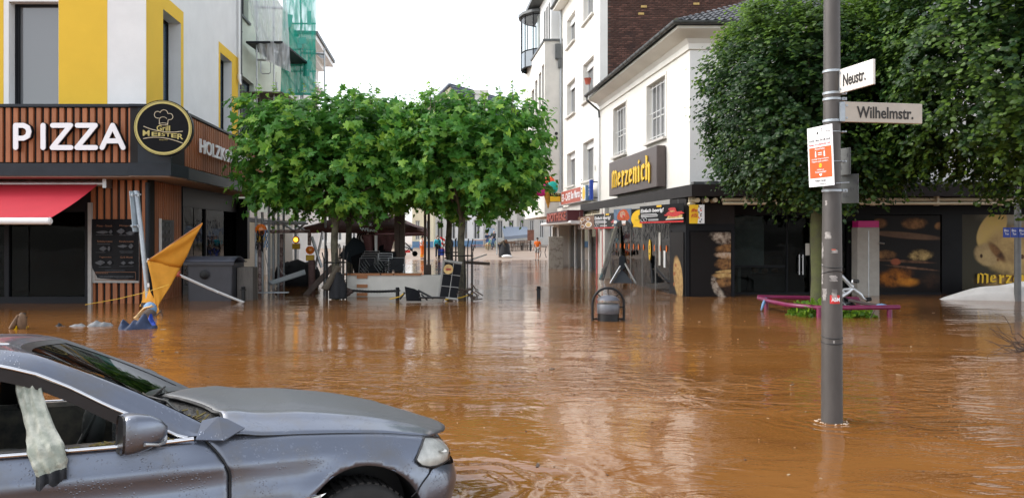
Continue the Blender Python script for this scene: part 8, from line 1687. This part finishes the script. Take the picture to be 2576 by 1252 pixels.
M['leather'] = mat('leather', (.06, .059, .057), .5, scale=6, col2=(.20, .17, .135), thr=(.42, .68)); M['airbag'] = mat('airbag', (.30, .32, .26), .75, col2=(.50, .50, .42), scale=11, thr=(.4, .6), bump=.9, bscale=13)
# outline stations along the waist: s, mid(x,y), top(x,y,z)
ST = [(-4.65, (-4.02, 0), (-3.95, 0, .99)), (-4.3, (-3.99, -.5), (-3.93, -.48, .99)), (-3.95, (-3.86, -.80), (-3.82, -.72, .99)), (-3.5, (-3.5, -.915), (-3.5, -.80, .99)), (-2.8, (-2.8, -.93), (-2.8, -.86, .975)), (-1.8, (-1.8, -.93), (-1.8, -.88, .95)), (-1.2, (-1.2, -.93), (-1.2, -.88, .945)), (-.9, (-.9, -.93), (-.9, -.865, .95)), (-.71, (-.71, -.93), (-.71, -.825, .955)), (-.58, (-.58, -.93), (-.58, -.815, .935)), (-.34, (-.34, -.93), (-.34, -.81, .92)), (-.08, (-.08, -.93), (-.08, -.80, .90)), (.19, (.19, -.925), (.19, -.775, .87)), (.33, (.33, -.90), (.33, -.755, .845)), (.45, (.44, -.86), (.43, -.73, .826)), (.58, (.55, -.785), (.50, -.685, .806)), (.72, (.645, -.675), (.56, -.60, .785)), (.9, (.715, -.515), (.62, -.45, .765)), (1.15, (.765, -.28), (.66, -.25, .75)), (1.43, (.785, 0), (.68, 0, .745))]
sv = np.array([a[0] for a in ST])
def spl(vals):
 v = np.array(vals, float); d = np.gradient(v, sv); d1 = np.diff(v) / np.diff(sv)
 for i in range(1, len(v) - 1): d[i] = 0 if d1[i - 1] * d1[i] <= 0 else np.sign(d1[i]) * min(abs(d[i]), 3 * min(abs(d1[i - 1]), abs(d1[i])))
 def f(s):
  i = int(np.clip(np.searchsorted(sv, s) - 1, 0, len(sv) - 2)); h = sv[i + 1] - sv[i]; t = (s - sv[i]) / h
  return (2 * t ** 3 - 3 * t * t + 1) * v[i] + (t ** 3 - 2 * t * t + t) * h * d[i] + (-2 * t ** 3 + 3 * t * t) * v[i + 1] + (t ** 3 - t * t) * h * d[i + 1]
 return f
mx_, my_, tx_, ty_, tz_ = spl([a[1][0] for a in ST]), spl([a[1][1] for a in ST]), spl([a[2][0] for a in ST]), spl([a[2][1] for a in ST]), spl([a[2][2] for a in ST])
def surf(s, z, off=0.0):
 zt = tz_(s); t = np.clip((zt - z) / (zt - .60), 0, 1); w = 1 - (1 - t) ** 2.3
 x = tx_(s) + (mx_(s) - tx_(s)) * w; y = ty_(s) + (my_(s) - ty_(s)) * w
 e = 1e-3; nx, ny = (my_(s + e) - my_(s - e)), -(mx_(s + e) - mx_(s - e)); l = math.hypot(nx, ny) or 1; nx, ny = nx / l, ny / l
 side = 1 / (1 + math.exp((s - .05) * 12)); side2 = 1 / (1 + math.exp((s + .15) * 10))
 o = off + .014 * math.exp(-((z - .805) / .022) ** 2) * side2 - .020 * math.exp(-((z - .70) / .055) ** 2) * side - .05 * max(0, (.42 - z) / .3) ** 1.5 * side
 if s > .3: o += (.035 * math.exp(-((z - .50) / .10) ** 2) - .02 * math.exp(-((z - .64) / .03) ** 2)) * min(1, (s - .3) / .3) - .10 * max(0, (.40 - z) / .25) ** 2 * min(1, (s - .3) / .3)
 # wheel-arch flare
 d = math.hypot(s - 0.0, z - .33); o += .018 * math.exp(-((d - .40) / .05) ** 2) * (1 if s < .4 else 0)
 return Vector((x + nx * o * (1 if True else 0), y + ny * o, z))
# orientation check: outward normal must have -y at the side
_sgn = 1 if surf(-1.0, .5, .1).y < surf(-1.0, .5, 0).y else -1
_surf0 = surf
if _sgn < 0:
 def surf(s, z, off=0.0):
  p0 = _surf0(s, z, 0); p1 = _surf0(s, z, off)
  zt = tz_(s); t = np.clip((zt - z) / (zt - .60), 0, 1); w = 1 - (1 - t) ** 2.3
  b = Vector((tx_(s) + (mx_(s) - tx_(s)) * w, ty_(s) + (my_(s) - ty_(s)) * w, z)); return b + (b - p1)
RA, ZW_ = .385, .335
def shell(s0, s1, zb, zt_of, ns, nz, arch=()):
 """strip of body side between s0 and s1, from zb to top; holes snapped to the wheel arch"""
 vs, fs = [], []; idx = {}
 ss = np.linspace(s0, s1, ns + 1)
 for i, s in enumerate(ss):
  zt = zt_of(s)
  for j in range(nz + 1):
   z = zb + (zt - zb) * j / nz; a, b = s, z
   for (cs0, r_) in arch:
    d = math.hypot(a - cs0, b - ZW_)
    if d < r_ + .012: a, b = (cs0 + (a - cs0) * r_ / max(d, 1e-4), ZW_ + (b - ZW_) * r_ / max(d, 1e-4)) if d > r_ * .88 else (a, b)
   idx[i, j] = len(vs); vs.append(surf(a, b))
 for i in range(ns):
  for j in range(nz):
   sm, zm = (ss[i] + ss[i + 1]) / 2, zb + (zt_of((ss[i] + ss[i + 1]) / 2) - zb) * (j + .5) / nz
   if any(math.hypot(sm - c, zm - ZW_) < r_ - .004 for c, r_ in arch): continue
   fs.append((idx[i, j], idx[i + 1, j], idx[i + 1, j + 1], idx[i, j + 1]))
 return vs, fs
def both(name, vs, fs, m_, sm=60, mirror=True, parent=None, th=0):
 for sg_ in ((1, -1) if mirror else (1,)):
  x = MB(); x.add([(v[0], v[1] * sg_, v[2]) for v in vs], fs); o = obj(name, x, M[m_], parent or car, sm, local=True)
  if th: q = o.modifiers.new('s', 'SOLIDIFY'); q.thickness = th; q.offset = -1
 return o
arch = [(0.0, RA), (-2.97, RA)]
SD = -.742                                                 # front door shut line
shut = lambda z: .15 * max(0, (z - .74) / .22) ** 1.6
for nm_, a, b in (('front_fender', -.742, .47), ('front_door', -1.92, -.75), ('rear_door', -2.62, -1.93), ('rear_quarter', -4.65, -2.63)):
 vs, fs = shell(a, b, .17, lambda s: tz_(s), max(14, int((b - a) / .03)), 26, arch)
 # bend the shut line like the photograph: it leans back towards the mirror at the top
 if nm_ in ('front_fender', 'front_door'):
  def warp(v, a=a, b=b, nm_=nm_):
   d = shut(v[2])
   edge = -.745; w = max(0, 1 - abs(v[0] - edge) / .35); return Vector((v[0] - d * w, v[1], v[2]))
  vs = [warp(v) for v in vs]
 both(nm_, vs, fs, 'car_paint', 60, th=.012)
# bumper: below the lamps, round the nose
bt = lambda s: min(tz_(s) - .0, float(np.interp(s, [.30, .36, .48, .6, .8, 1.43], [.50, .56, .635, .635, .60, .58])))
vs, fs = [], []; ns, nz = 46, 18; ss = np.linspace(.30, 1.43, ns + 1); idx = {}
for i, s in enumerate(ss):
 for j in range(nz + 1):
  z = .16 + (bt(s) - .006 - .16) * j / nz; d = math.hypot(s, z - ZW_); a = s
  if d < RA + .005 and s < .42: a = math.sqrt(max(0, RA ** 2 - (z - ZW_) ** 2)); a = max(a, s)
  idx[i, j] = len(vs); vs.append(surf(a, z, .004))
fs = [(idx[i, j], idx[i + 1, j], idx[i + 1, j + 1], idx[i, j + 1]) for i in range(ns) for j in range(nz)]
both('bumper', vs, fs, 'car_paint', 60)
# grille band between bumper and bonnet
vs = [surf(s, bt(s) + (tz_(s) - bt(s)) * t, -.012) for s in np.linspace(.8, 1.43, 12) for t in (0, .5, 1)]; fs = [(i * 3 + j, i * 3 + 3 + j, i * 3 + 4 + j, i * 3 + 1 + j) for i in range(11) for j in range(2)]
both('grille', vs, fs, 'trim_black')
for k in range(9):
 s = 1.0 + k * .045; x = MB(); x.tube([surf(s, bt(s) + .02, .002), surf(s, tz_(s) - .02, .002)], .007, 5); obj('grille_bar', x, M['chrome'], car, local=True)
# head lamp: outline in (s, z)
def lamp_unit(sg_):
 top = [(.34, .715), (.40, .775), (.46, .815), (.53, .808), (.60, .795), (.70, .778), (.78, .765)]; bot = [(.345, .700), (.38, .672), (.45, .650), (.53, .640), (.60, .638), (.70, .635), (.78, .66)]
 hl = bpy.data.objects.new('headlight', None);
 rows = []
 for n in range(9):
  t = n / 8; rows.append([surf(a + (c - a) * t, b + (d - b) * t, .016 + .012 * math.sin(math.pi * t)) for (a, b), (c, d) in zip(bot, top)])
 mir = lambda rr: [[(v[0], v[1] * sg_, v[2]) for v in r_] for r_ in rr]
 x = MB(); x.grid(mir([[surf(a + (c - a) * n / 8, b + (d - b) * n / 8, .007 + .005 * math.sin(math.pi * n / 8)) for (a, b), (c, d) in zip(bot, top)] for n in range(9)])); o = obj('headlight', x, mat('lamp_inner', (.74, .73, .70), .3, .1, var=.3, scale=16), car, 60, local=True)
 x = MB(); x.grid(mir(rows)); obj('lens', x, M['lamp_lens'], o, 60, local=True)
 x = MB(); ring = [surf(a, b, .014) for a, b in bot] + [surf(a, b, .014) for a, b in top[::-1]]; ring.append(ring[0]); x.tube([(v[0], v[1] * sg_, v[2]) for v in ring], .0055, 6); obj('gasket', x, M['rubber'], o, 60, local=True)
 x = MB()
 for s, z, r_ in ((.60, .715, .035),):
  p = surf(s, z, .008); q = surf(s, z, .03); x.lathe((p[0], p[1] * sg_, p[2]), [(r_ * .4, .002), (r_, .007), (r_ + .004, .008)], 18, axis=((q - p)[0], (q - p)[1] * sg_, .1))
 obj('reflector', x, M['off_white'], o, 60, local=True)
M['lamp_lens'] = glassmat('lamp_lens', (.92, .92, .90), 1.35, .08, 0)
lamp_unit(1); lamp_unit(-1)
# bonnet
def crown(s): return float(np.interp(s, [-.8, -.3, .11, .47, .75, 1.0, 1.43], [.128, .125, .085, .042, .02, .01, .0]))
hs = list(np.linspace(-.76, .58, 40)) + [.64, .70, .76]
rows = []
NT = 44
for s in hs:
 x0, y0, z0 = tx_(s), ty_(s) + .004, tz_(s) + .002; row = []
 for j in range(NT + 1):
  t = -1 + 2 * j / NT; a = abs(t); y = y0 * -t
  zc = crown(s) * (1 - a ** 2.4) + .011 * math.exp(-((a - .70) / .06) ** 2) * (1 if s < .45 else .5) - .006 * math.exp(-((a - .60) / .05) ** 2)
  front = max(0, (s - .25)) * .55 * (1 - a ** 2) ; back = -.30 * max(0, 1 - a / .7) ** 1.1 * max(0, min(1, (-.35 - s) / .4))
  row.append((x0 + front * .9 + back, y, z0 + zc - front * .18))
 rows.append(row)
x = MB(); x.grid(rows); o = obj('bonnet', x, M['hood_dust'], car, 60, local=True); q = o.modifiers.new('s', 'SOLIDIFY'); q.thickness = .014; q.offset = -1
rear_edge = rows[0]
x = MB(); x.tube([Vector(p) + Vector((-.004, 0, -.012)) for p in rear_edge[2:-2]], .010, 6); obj('bonnet_seal', x, M['rubber'], car, 60, local=True)
for sg_ in (1, -1):
 x = MB(); x.tube([(tx_(s), (ty_(s) - .001) * sg_, tz_(s) - .004) for s in np.linspace(-.74, .62, 40)], .0035, 5); obj('bonnet_gap', x, M['rubber'], car, 60, local=True)
for s_, (z0, z1_) in ((SD, (.2, .95)), (-1.925, (.2, .93))):
 x = MB(); x.tube([Vector((surf(s_, z, .001))) + Vector((-shut(z) if s_ == SD else 0, 0, 0)) for z in np.linspace(z0, z1_, 26)], .005, 5); obj('door_gap', x, M['rubber'], car, 60, local=True)
x = MB(); x.tube([surf(s, bt(s) + .0, .004) for s in np.linspace(.30, .62, 18)], .0035, 5); obj('bumper_gap', x, M['rubber'], car, 60, local=True)
# cowl, wipers
WB = lambda t: Vector((-.866 - .27 * (1 - t * t), -.74 * t, 1.005 + .04 * (1 - t * t)))           # windscreen base, t from -1 (left) to 1 (right)
WT = lambda t: Vector((-1.70 - .14 * (1 - t * t), -.56 * t, 1.415 + .012 * (1 - t * t)))
x = MB(); rr = []
for j in range(NT + 1):
 t = 1 - 2 * j / NT; a = Vector(rear_edge[NT - j]) if False else Vector(rear_edge[j]); b = WB(-(1 - 2 * j / NT) if a.y > 0 else -(1 - 2 * j / NT));
 b = WB(-a.y / .80 if abs(a.y) < .8 else math.copysign(1, -a.y)); rr.append([a + Vector((.03, 0, -.03)), (a + b) / 2 + Vector((0, 0, -.075)), b + Vector((-.02, 0, -.02))])
x.grid(rr); obj('cowl', x, mat('cowl_black', (.012, .012, .012), .6, var=.5, scale=14, bump=.6, bscale=30), car, 60, local=True)
x = MB()
for (ta, tb, l) in ((.55, -.05, .0), (.0, -.6, .02)):
 p0 = WB(ta) + Vector((.07, 0, -.01)); p1 = WB(tb) + Vector((-.02, 0, .03)); x.tube([p0, (p0 + p1) / 2 + Vector((.02, 0, .018)), p1], [.012, .009, .005], 6); x.tube([WB(ta - .1) + Vector((.0, 0, .016)), WB(tb - .15) + Vector((-.06, 0, .035))], .007, 5); x.ball(p0, .022, 8)
obj('wiper', x, M['trim_black'], car, 60, local=True)
x = MB()
for i in range(26):
 t = rnd.uniform(.45, .9); p = WB(t) + Vector((rnd.uniform(.03, .14), 0, rnd.uniform(-.07, 0))); x.tube([p, p + Vector((rnd.gauss(0, .03), rnd.gauss(0, .03), rnd.uniform(0, .03)))], .006, 4)
for i in range(18): p = Vector((-.78, -.60, .96)) + Vector((rnd.gauss(0, .04), rnd.gauss(0, .04), rnd.uniform(0, .03))); x.ball(p, (rnd.uniform(.01, .02), .012, .006), 5)
obj('caught_debris', x, mat('debris', (.10, .06, .03), .8, col2=(.20, .17, .05), scale=18), car, local=True)
# the bent wing corner by the pillar
x = MB(); x.add([(-.92, -.885, .955), (-.885, -.80, 1.04), (-.80, -.80, 1.055), (-.755, -.80, 1.04), (-.66, -.83, .985), (-.78, -.90, .94)], [(0, 1, 2, 5), (2, 3, 4, 5)]); o = obj('bent_wing_corner', x, M['car_paint'], car, None, local=True, label='bent up corner of the wing by the pillar'); o.modifiers.new('s', 'SOLIDIFY').thickness = .012
# windscreen, roof, pillars
rows = [[WB(-t).lerp(WT(-t), k / 14) + Vector((.02, 0, .012)) * math.sin(math.pi * k / 14) for t in np.linspace(-1, 1, 25)] for k in range(15)]
x = MB(); x.grid(rows); obj('windscreen', x, M['car_glass'], car, 60, local=True)
x = MB(); x.grid([[Vector(p) + Vector((.0, 0, .003)) for p in r_] for r_ in (rows[0], rows[1])]); x.grid([[Vector(p) + Vector((0, 0, .003)) for p in r_] for r_ in (rows[-2], rows[-1])])
for e in (0, -1): x.grid([[Vector(r_[0 if e == 0 else -1]) + Vector((0, 0, .004)), Vector(r_[1 if e == 0 else -2]) + Vector((0, 0, .004))] for r_ in rows])
obj('windscreen_band', x, M['trim_black'], car, 60, local=True)
def rail(x_):                              # side roof rail: outer edge (y,z) and inner edge
 z = float(np.interp(x_, [-3.55, -3.1, -2.6, -2.2, -1.85, -1.68, -1.53, -1.32, -1.18, -.90], [1.02, 1.24, 1.40, 1.445, 1.43, 1.395, 1.325, 1.20, 1.115, .965]))
 yo = float(np.interp(x_, [-3.55, -2.6, -1.85, -1.5, -1.18, -.88], [-.68, -.60, -.625, -.665, -.725, -.80])); return yo, z
def glazing(x_):                           # top edge of the side window opening
 z = float(np.interp(x_, [-3.2, -2.8, -2.3, -1.84, -1.68, -1.52, -1.35, -1.21, -.98], [1.06, 1.28, 1.385, 1.375, 1.325, 1.245, 1.145, 1.075, .955])); y = float(np.interp(x_, [-3.2, -1.84, -1.52, -1.21, -.98], [-.70, -.705, -.735, -.79, -.845])); return y, z
xs_ = np.linspace(-3.55, -.885, 60)
for sg_ in (1, -1):
 rows = []
 for x_ in xs_:
  yo, zo = rail(x_); yg, zg = glazing(max(-3.2, min(-.98, x_))); w = .075 if x_ > -1.7 else .075
  tt = np.clip((x_ + 1.70) / (.83), 0, 1); inn = (WT(1).lerp(WB(1), tt) + Vector((.02 * math.sin(math.pi * tt), -.012, .012 * math.sin(math.pi * tt) - .004))) if x_ > -1.7 else Vector((x_, yo + .07, zo + .018))
  inn = Vector((inn.x if x_ > -1.7 else x_, inn.y - .004, inn.z + .004)); md = Vector((x_, yo - .012, zo - .0)); lo_ = Vector((x_, yg - .002, zg + .012 if x_ > -3.2 else zo - .05))
  if (lo_ - md).length < .02: lo_ = md + Vector((0, -.01, -.03))
  q = (inn + md) / 2 + Vector((0, -.006, .014)); rows.append([(p[0], p[1] * sg_, p[2]) for p in (inn, q, md, (md + lo_) / 2 + Vector((0, -.010, .002)), lo_)])
 x = MB(); x.grid(rows); obj('roof_pillar', x, M['car_paint'], car, 60, local=True)
 x = MB(); x.tube([(x_, (glazing(x_)[0] - .004) * sg_, glazing(x_)[1] + .004) for x_ in np.linspace(-3.2, -.96, 44)], .0105, 8); obj('chrome_strip', x, M['chrome'], car, 60, local=True)
 x = MB(); rr = []
 for x_ in np.linspace(-3.1, -1.02, 44): y, z = glazing(x_); d = .075 if x_ > -2.2 else .05; rr.append([(x_, (y + .004) * sg_, z - .002), (x_, (y + .010) * sg_, max(z - d, .953))])
 x.grid(rr); obj('window_frame', x, M['trim_black'], car, 60, local=True)
 x = MB(); x.tube([(x_, (ty_(x_) - .006) * sg_, tz_(x_) + .008) for x_ in np.linspace(-3.0, -.93, 40)], .012, 8); obj('sill_chrome', x, M['chrome'], car, 60, local=True)
 x = MB(); x.add([(-1.03, -.838 * sg_, .955), (-1.26, -.835 * sg_, .955), (-1.26, -.80 * sg_, 1.085), (-1.19, -.81 * sg_, 1.06)], [(0, 1, 2, 3)]); o = obj('mirror_triangle', x, M['trim_black'], car, local=True); o.modifiers.new('s', 'SOLIDIFY').thickness = .02
 x = MB(); y0, z0 = glazing(-1.98); x.add([(-1.93, -.872 * sg_, .95), (-2.07, -.872 * sg_, .95), (-2.05, y0 * sg_, z0), (-1.95, y0 * sg_, z0)], [(0, 1, 2, 3)]); o = obj('door_pillar', x, M['trim_black'], car, local=True); o.modifiers.new('s', 'SOLIDIFY').thickness = .03
x = MB(); rows = []
for x_ in np.linspace(-1.70, -3.1, 22):
 yo, zo = rail(x_); fd = max(0, 1 - (-1.70 - x_) / .35); rows.append([(x_ - .14 * (1 - t * t) * fd, (yo + .07) * -t if x_ < -1.7 else .56 * t, zo + .02 + (.012 + .02 * (1 - fd)) * (1 - t * t)) for t in np.linspace(-1, 1, 17)])
x.grid(rows); o = obj('roof', x, M['car_paint'], car, 60, local=True)
fd_ = lambda x_: max(0, 1 - (-1.70 - x_) / .35)
x = MB(); rows = [[(p[0], p[1], p[2] + .006) for p in r_] for r_ in ([(x_, t * .44, float(np.interp(x_, [-3.0, -2.4, -1.86, -1.76], [1.33, 1.462, 1.470, 1.45])) - .012 * (1 - fd_(x_)) + .016 * (1 - t * t)) for t in np.linspace(-1, 1, 9)] for x_ in np.linspace(-1.98, -2.6, 8))]; x.grid(rows); obj('glass_roof', x, mat('glass_roof', (.16, .165, .17), .35, .2, col2=(.05, .052, .055), scale=5, thr=(.4, .65)), car, 60, local=True)
x = MB(); x.tube([(-1.84, -.50, 1.475), (-1.95, -.52, 1.482), (-2.7, -.52, 1.43)], [.006, .018, .018], 8); obj('roof_rail', x, M['chrome'], car, 60, local=True)
rows = [[(-3.1 - .62 * k / 8, (-.53 - .12 * k / 8) * -t, float(np.interp(k / 8, [0, 1], [1.27, 1.0])) + .03 * (1 - t * t)) for t in np.linspace(-1, 1, 13)] for k in range(9)]
x = MB(); x.grid(rows); obj('rear_screen', x, M['pane_dark'], car, 60, local=True)
x = MB(); x.grid([[(-3.70 - .27 * k / 5, (.74 - .1 * k / 5) * t, 1.0 - .0 * k + .02 * (1 - t * t)) for t in np.linspace(-1, 1, 11)] for k in range(6)]); obj('boot_lid', x, M['car_paint'], car, 60, local=True)
# rear and far side windows stay closed only at the rear doors
for sg_ in (1, -1):
 x = MB(); rr = [[(x_, -.872 * sg_, .955), (x_, glazing(x_)[0] * sg_, glazing(x_)[1])] for x_ in np.linspace(-3.0, -2.07, 10)]; x.grid(rr); obj('rear_window', x, M['car_glass'], car, 60, local=True)
# wheels, arch liners, floor
for (wx, sg_) in ((0, -1), (0, 1), (-2.97, -1), (-2.97, 1)):
 c = Vector((wx, .79 * sg_, .275)); x = MB(); x.lathe(c, [(.22, -.12), (.30, -.125), (.33, -.10), (.335, 0), (.33, .10), (.30, .125), (.22, .12)], 40, axis=(0, sg_, 0))
 w_ = obj('wheel', x, M['tyre'], car, 50, local=True); x = MB()
 for k in range(44): a = k * 2 * math.pi / 44; x.box(c + Vector((.333 * math.cos(a), 0, .333 * math.sin(a))), (.012, .20, .026), Matrix.Rotation(-a, 3, 'Y'))
 obj('tread', x, M['tyre'], w_, local=True)
 x = MB(); x.lathe(c + Vector((0, .06 * sg_, 0)), [(.05, .02), (.06, .045), (.20, .03), (.225, .05)], 30, axis=(0, sg_, 0)); obj('rim', x, M['steel'], w_, 50, local=True)
 x = MB(); n_ = 24; rr = [[(wx + RA * 1.0 * math.cos(math.pi * k / n_), y * sg_, ZW_ + RA * math.sin(math.pi * k / n_)) for k in range(n_ + 1)] for y in (.915, .55)]; x.grid(rr); x.add([(v[0], v[1], v[2]) for v in rr[1]] + [(wx, .55 * sg_, ZW_ - .2)], [(k, k + 1, n_ + 1) for k in range(n_)]); obj('arch_liner', x, M['rubber'], car, 60, local=True)
 x = MB(); x.tube([_p for _p in [Vector((q.x, q.y * -sg_, q.z)) for q in [surf(wx + (RA + .002) * math.cos(math.pi * k / 30), ZW_ + (RA + .002) * math.sin(math.pi * k / 30), -.008) for k in range(31)]]] if wx == 0 else [Vector((wx + RA * math.cos(math.pi * k / 30), .915 * sg_, ZW_ + RA * math.sin(math.pi * k / 30))) for k in range(31)], .006, 6); obj('arch_lip', x, M['car_paint'], car, 60, local=True)
x = MB(); x.box((-1.9, 0, .30), (2.3, 1.7, .1)); x.box((-.75, 0, .6), (.1, 1.62, .6)); obj('floor', x, M['leather'], car, local=True)
for sg_ in (1, -1): x = MB(); x.box((-1.75, .80 * sg_, .62), (2.0, .07, .62)); x.tube([(-.95, .80 * sg_, .935), (-2.7, .80 * sg_, .935)], .035, 6); obj('door_lining', x, M['leather'], car, local=True)
# trim vent on the wing, badge line
x = MB(); x.add([surf(s, z, .006) for s, z in ((-.50, .565), (-.30, .59), (-.22, .595), (-.25, .575), (-.46, .545))], [(0, 1, 2, 3, 4)]); o = obj('side_vent', x, M['chrome'], car, local=True); o.modifiers.new('s', 'SOLIDIFY').thickness = .006
x = MB(); x.tube([surf(-.50, .553, .008), surf(-.36, .567, .01), surf(-.25, .582, .008)], .007, 6); obj('indicator', x, M['off_white'], car, 60, local=True)
# door mirror
def mirror(sg_):
 prof = [(-1.285, -.95, .955, .01), (-1.275, -.98, 1.02, .085), (-1.235, -1.0, 1.05, .100), (-1.17, -1.0, 1.055, .092), (-1.11, -.985, 1.045, .07), (-1.075, -.97, 1.035, .03)]
 rows = []
 for i, (xx, yw, zc, hh) in enumerate(((-1.275, .125, 1.035, .098), (-1.262, .132, 1.037, .104), (-1.22, .128, 1.04, .102), (-1.16, .11, 1.042, .088), (-1.11, .085, 1.04, .062), (-1.085, .05, 1.035, .03))):
  ring = []
  for k in range(20):
   a = 2 * math.pi * k / 20; c_, s_ = math.cos(a), math.sin(a); e = .55
   ring.append((xx - .02 * math.copysign(abs(c_) ** e, c_), (-1.015 + .01 + yw * math.copysign(abs(c_) ** e, c_)) * sg_, zc + hh * math.copysign(abs(s_) ** e, s_) - (.018 * c_)))
  rows.append(ring)
 x = MB(); x.grid(rows, closed=True); x.poly(rows[-1]); o = obj('door_mirror', x, M['car_paint'], car, 50, local=True)
 x = MB(); x.grid([rows[0], [(a - .012, b, c) for a, b, c in rows[0]]], closed=True); x.poly([(a - .004, b, c) for a, b, c in rows[0]]); obj('mirror_glass', x, M['trim_black'], o, local=True)
 x = MB(); x.tube([(-1.15, -.95 * sg_, .985), (-1.12, -.88 * sg_, .965), (-1.10, -.83 * sg_, .97)], [.03, .026, .03], 10); obj('mirror_foot', x, M['trim_black'], o, 60, local=True)
 x = MB(); x.tube([(-1.17, -1.13 * sg_, 1.00), (-1.11, -1.09 * sg_, .985), (-1.075, -1.02 * sg_, .985), (-1.07, -.94 * sg_, .995)], .010, 6); obj('mirror_lamp', x, M['steel'], o, 60, local=True)
mirror(1); mirror(-1)
# interior
x = MB(); x.grid([[(-.95 - .36 * t, y, .96 - .02 * math.sin(t * 3) - .10 * t * t + .03 * math.sin(y * 5)) for y in np.linspace(-.76, .76, 17)] for t in [k / 7 for k in range(8)]]); x.grid([[(-1.31, y, .86), (-1.27, y, .62), (-1.1, y, .45)] for y in np.linspace(-.76, .76, 9)]); obj('dashboard', x, M['leather'], car, 60, local=True)
for (y, z) in ((-.58, .80), (-.1, .86)):
 x = MB(); x.box((-1.315, y, z), (.03, .2, .12)); [x.box((-1.335, y, z - .045 + k * .022), (.015, .17, .006)) for k in range(5)]; x.box((-1.34, y, z), (.015, .012, .12)); obj('air_vent', x, mat('vent_grey', (.20, .20, .195), .35, .4), car, local=True)
x = MB(); x.ball((-1.30, -.12, .92), (.05, .10, .11), 10); x.ball((-1.25, -.5, .9), (.07, .16, .07), 10); obj('passenger_airbag', x, M['grey_cloth'], car, 60, local=True)
x = MB(); x.box((-1.30, -.42, .72), (.10, .5, .22), Matrix.Rotation(.4, 3, 'Y')); obj('glove_box', x, M['leather'], car, local=True)
x = MB(); x.lathe((-1.50, .38, .86), [(.19, -.012), (.205, 0), (.19, .012), (.178, 0), (.19, -.012)], 26, axis=(-1, 0, .45)); x.tube([(-1.50, .2, .86), (-1.47, .38, .84), (-1.50, .56, .86)], .02, 6); x.ball((-1.49, .38, .85), (.05, .09, .08), 10); obj('steering_wheel', x, M['interior_grey'], car, 60, local=True)
x = MB(); x.ball((-1.47, .34, .86), (.07, .15, .16), 12); obj('driver_airbag', x, M['interior_grey'], car, 60, local=True)
for y in (-.40, .40):
 x = MB(); x.ball((-2.0, y, .62), (.30, .25, .12), 14); x.ball((-2.28, y, .95), (.10, .25, .38), 14); x.ball((-2.33, y, 1.27), (.06, .13, .09), 10); obj('seat', x, M['leather'], car, 60, local=True)
x = MB(); x.box((-1.7, 0, .60), (.9, .2, .2)); obj('centre_console', x, M['leather'], car, local=True)
x = MB(); x.tube([(-1.95, .72, 1.35), (-1.93, .76, 1.1), (-1.92, .80, .9)], .035, 6); x.ball((-1.36, .86, 1.0), (.03, .12, .08), 10); obj('far_door_frame', x, M['trim_black'], car, 60, local=True)
# deflated curtain airbag hanging out over the sill
pts = [(-1.75, -.60, 1.38, .06), (-1.71, -.71, 1.23, .048), (-1.65, -.84, 1.08, .062), (-1.615, -.925, .99, .075), (-1.59, -.965, .91, .075), (-1.58, -.965, .865, .065)]
rows = []
for (xx, yy, zz, hw_) in pts: rows.append([(xx + hw_ * s - .10 * 0, yy - .014 * math.sin(s * 9 + zz * 30) - .02 * (1 - s * s), zz + .012 * s * 6 * .2) for s in np.linspace(-1, 1, 13)])
fine = []
for a, b in zip(rows, rows[1:]):
 for k in range(4): fine.append([tuple(Vector(p).lerp(Vector(q), k / 4)) for p, q in zip(a, b)])
fine.append(rows[-1]); x = MB(); x.grid(fine); o = obj('curtain_airbag', x, M['airbag'], car, 60, local=True); o.modifiers.new('s', 'SOLIDIFY').thickness = .012; d = o.modifiers.new('d', 'DISPLACE'); tx = bpy.data.textures.new('crease', 'CLOUDS'); tx.noise_scale = .04; d.texture = tx; d.strength = .022
x = MB(); x.grid([[(xx, yy - .012, zz + .012) for xx, yy, zz in rows[-1]], [(xx, yy - .014, zz - .05 - .012 * math.sin(i)) for i, (xx, yy, zz) in enumerate(rows[-1])], [(xx, yy + .02, zz - .045) for xx, yy, zz in rows[-1]]]); o2 = obj('airbag_hem', x, M['black_cloth'], o, 60, local=True); o2.modifiers.new('s', 'SOLIDIFY').thickness = .015
x = MB()
for i in range(16): p = Vector((-1.05 - rnd.random() * .55, -.865, .965)); x.tube([p, p + Vector((rnd.gauss(0, .05), rnd.gauss(0, .012), rnd.uniform(-.01, .015)))], .005, 4)
obj('sill_debris', x, mat('sill_debris', (.12, .06, .03), .8, col2=(.17, .15, .03), scale=20), car, local=True)
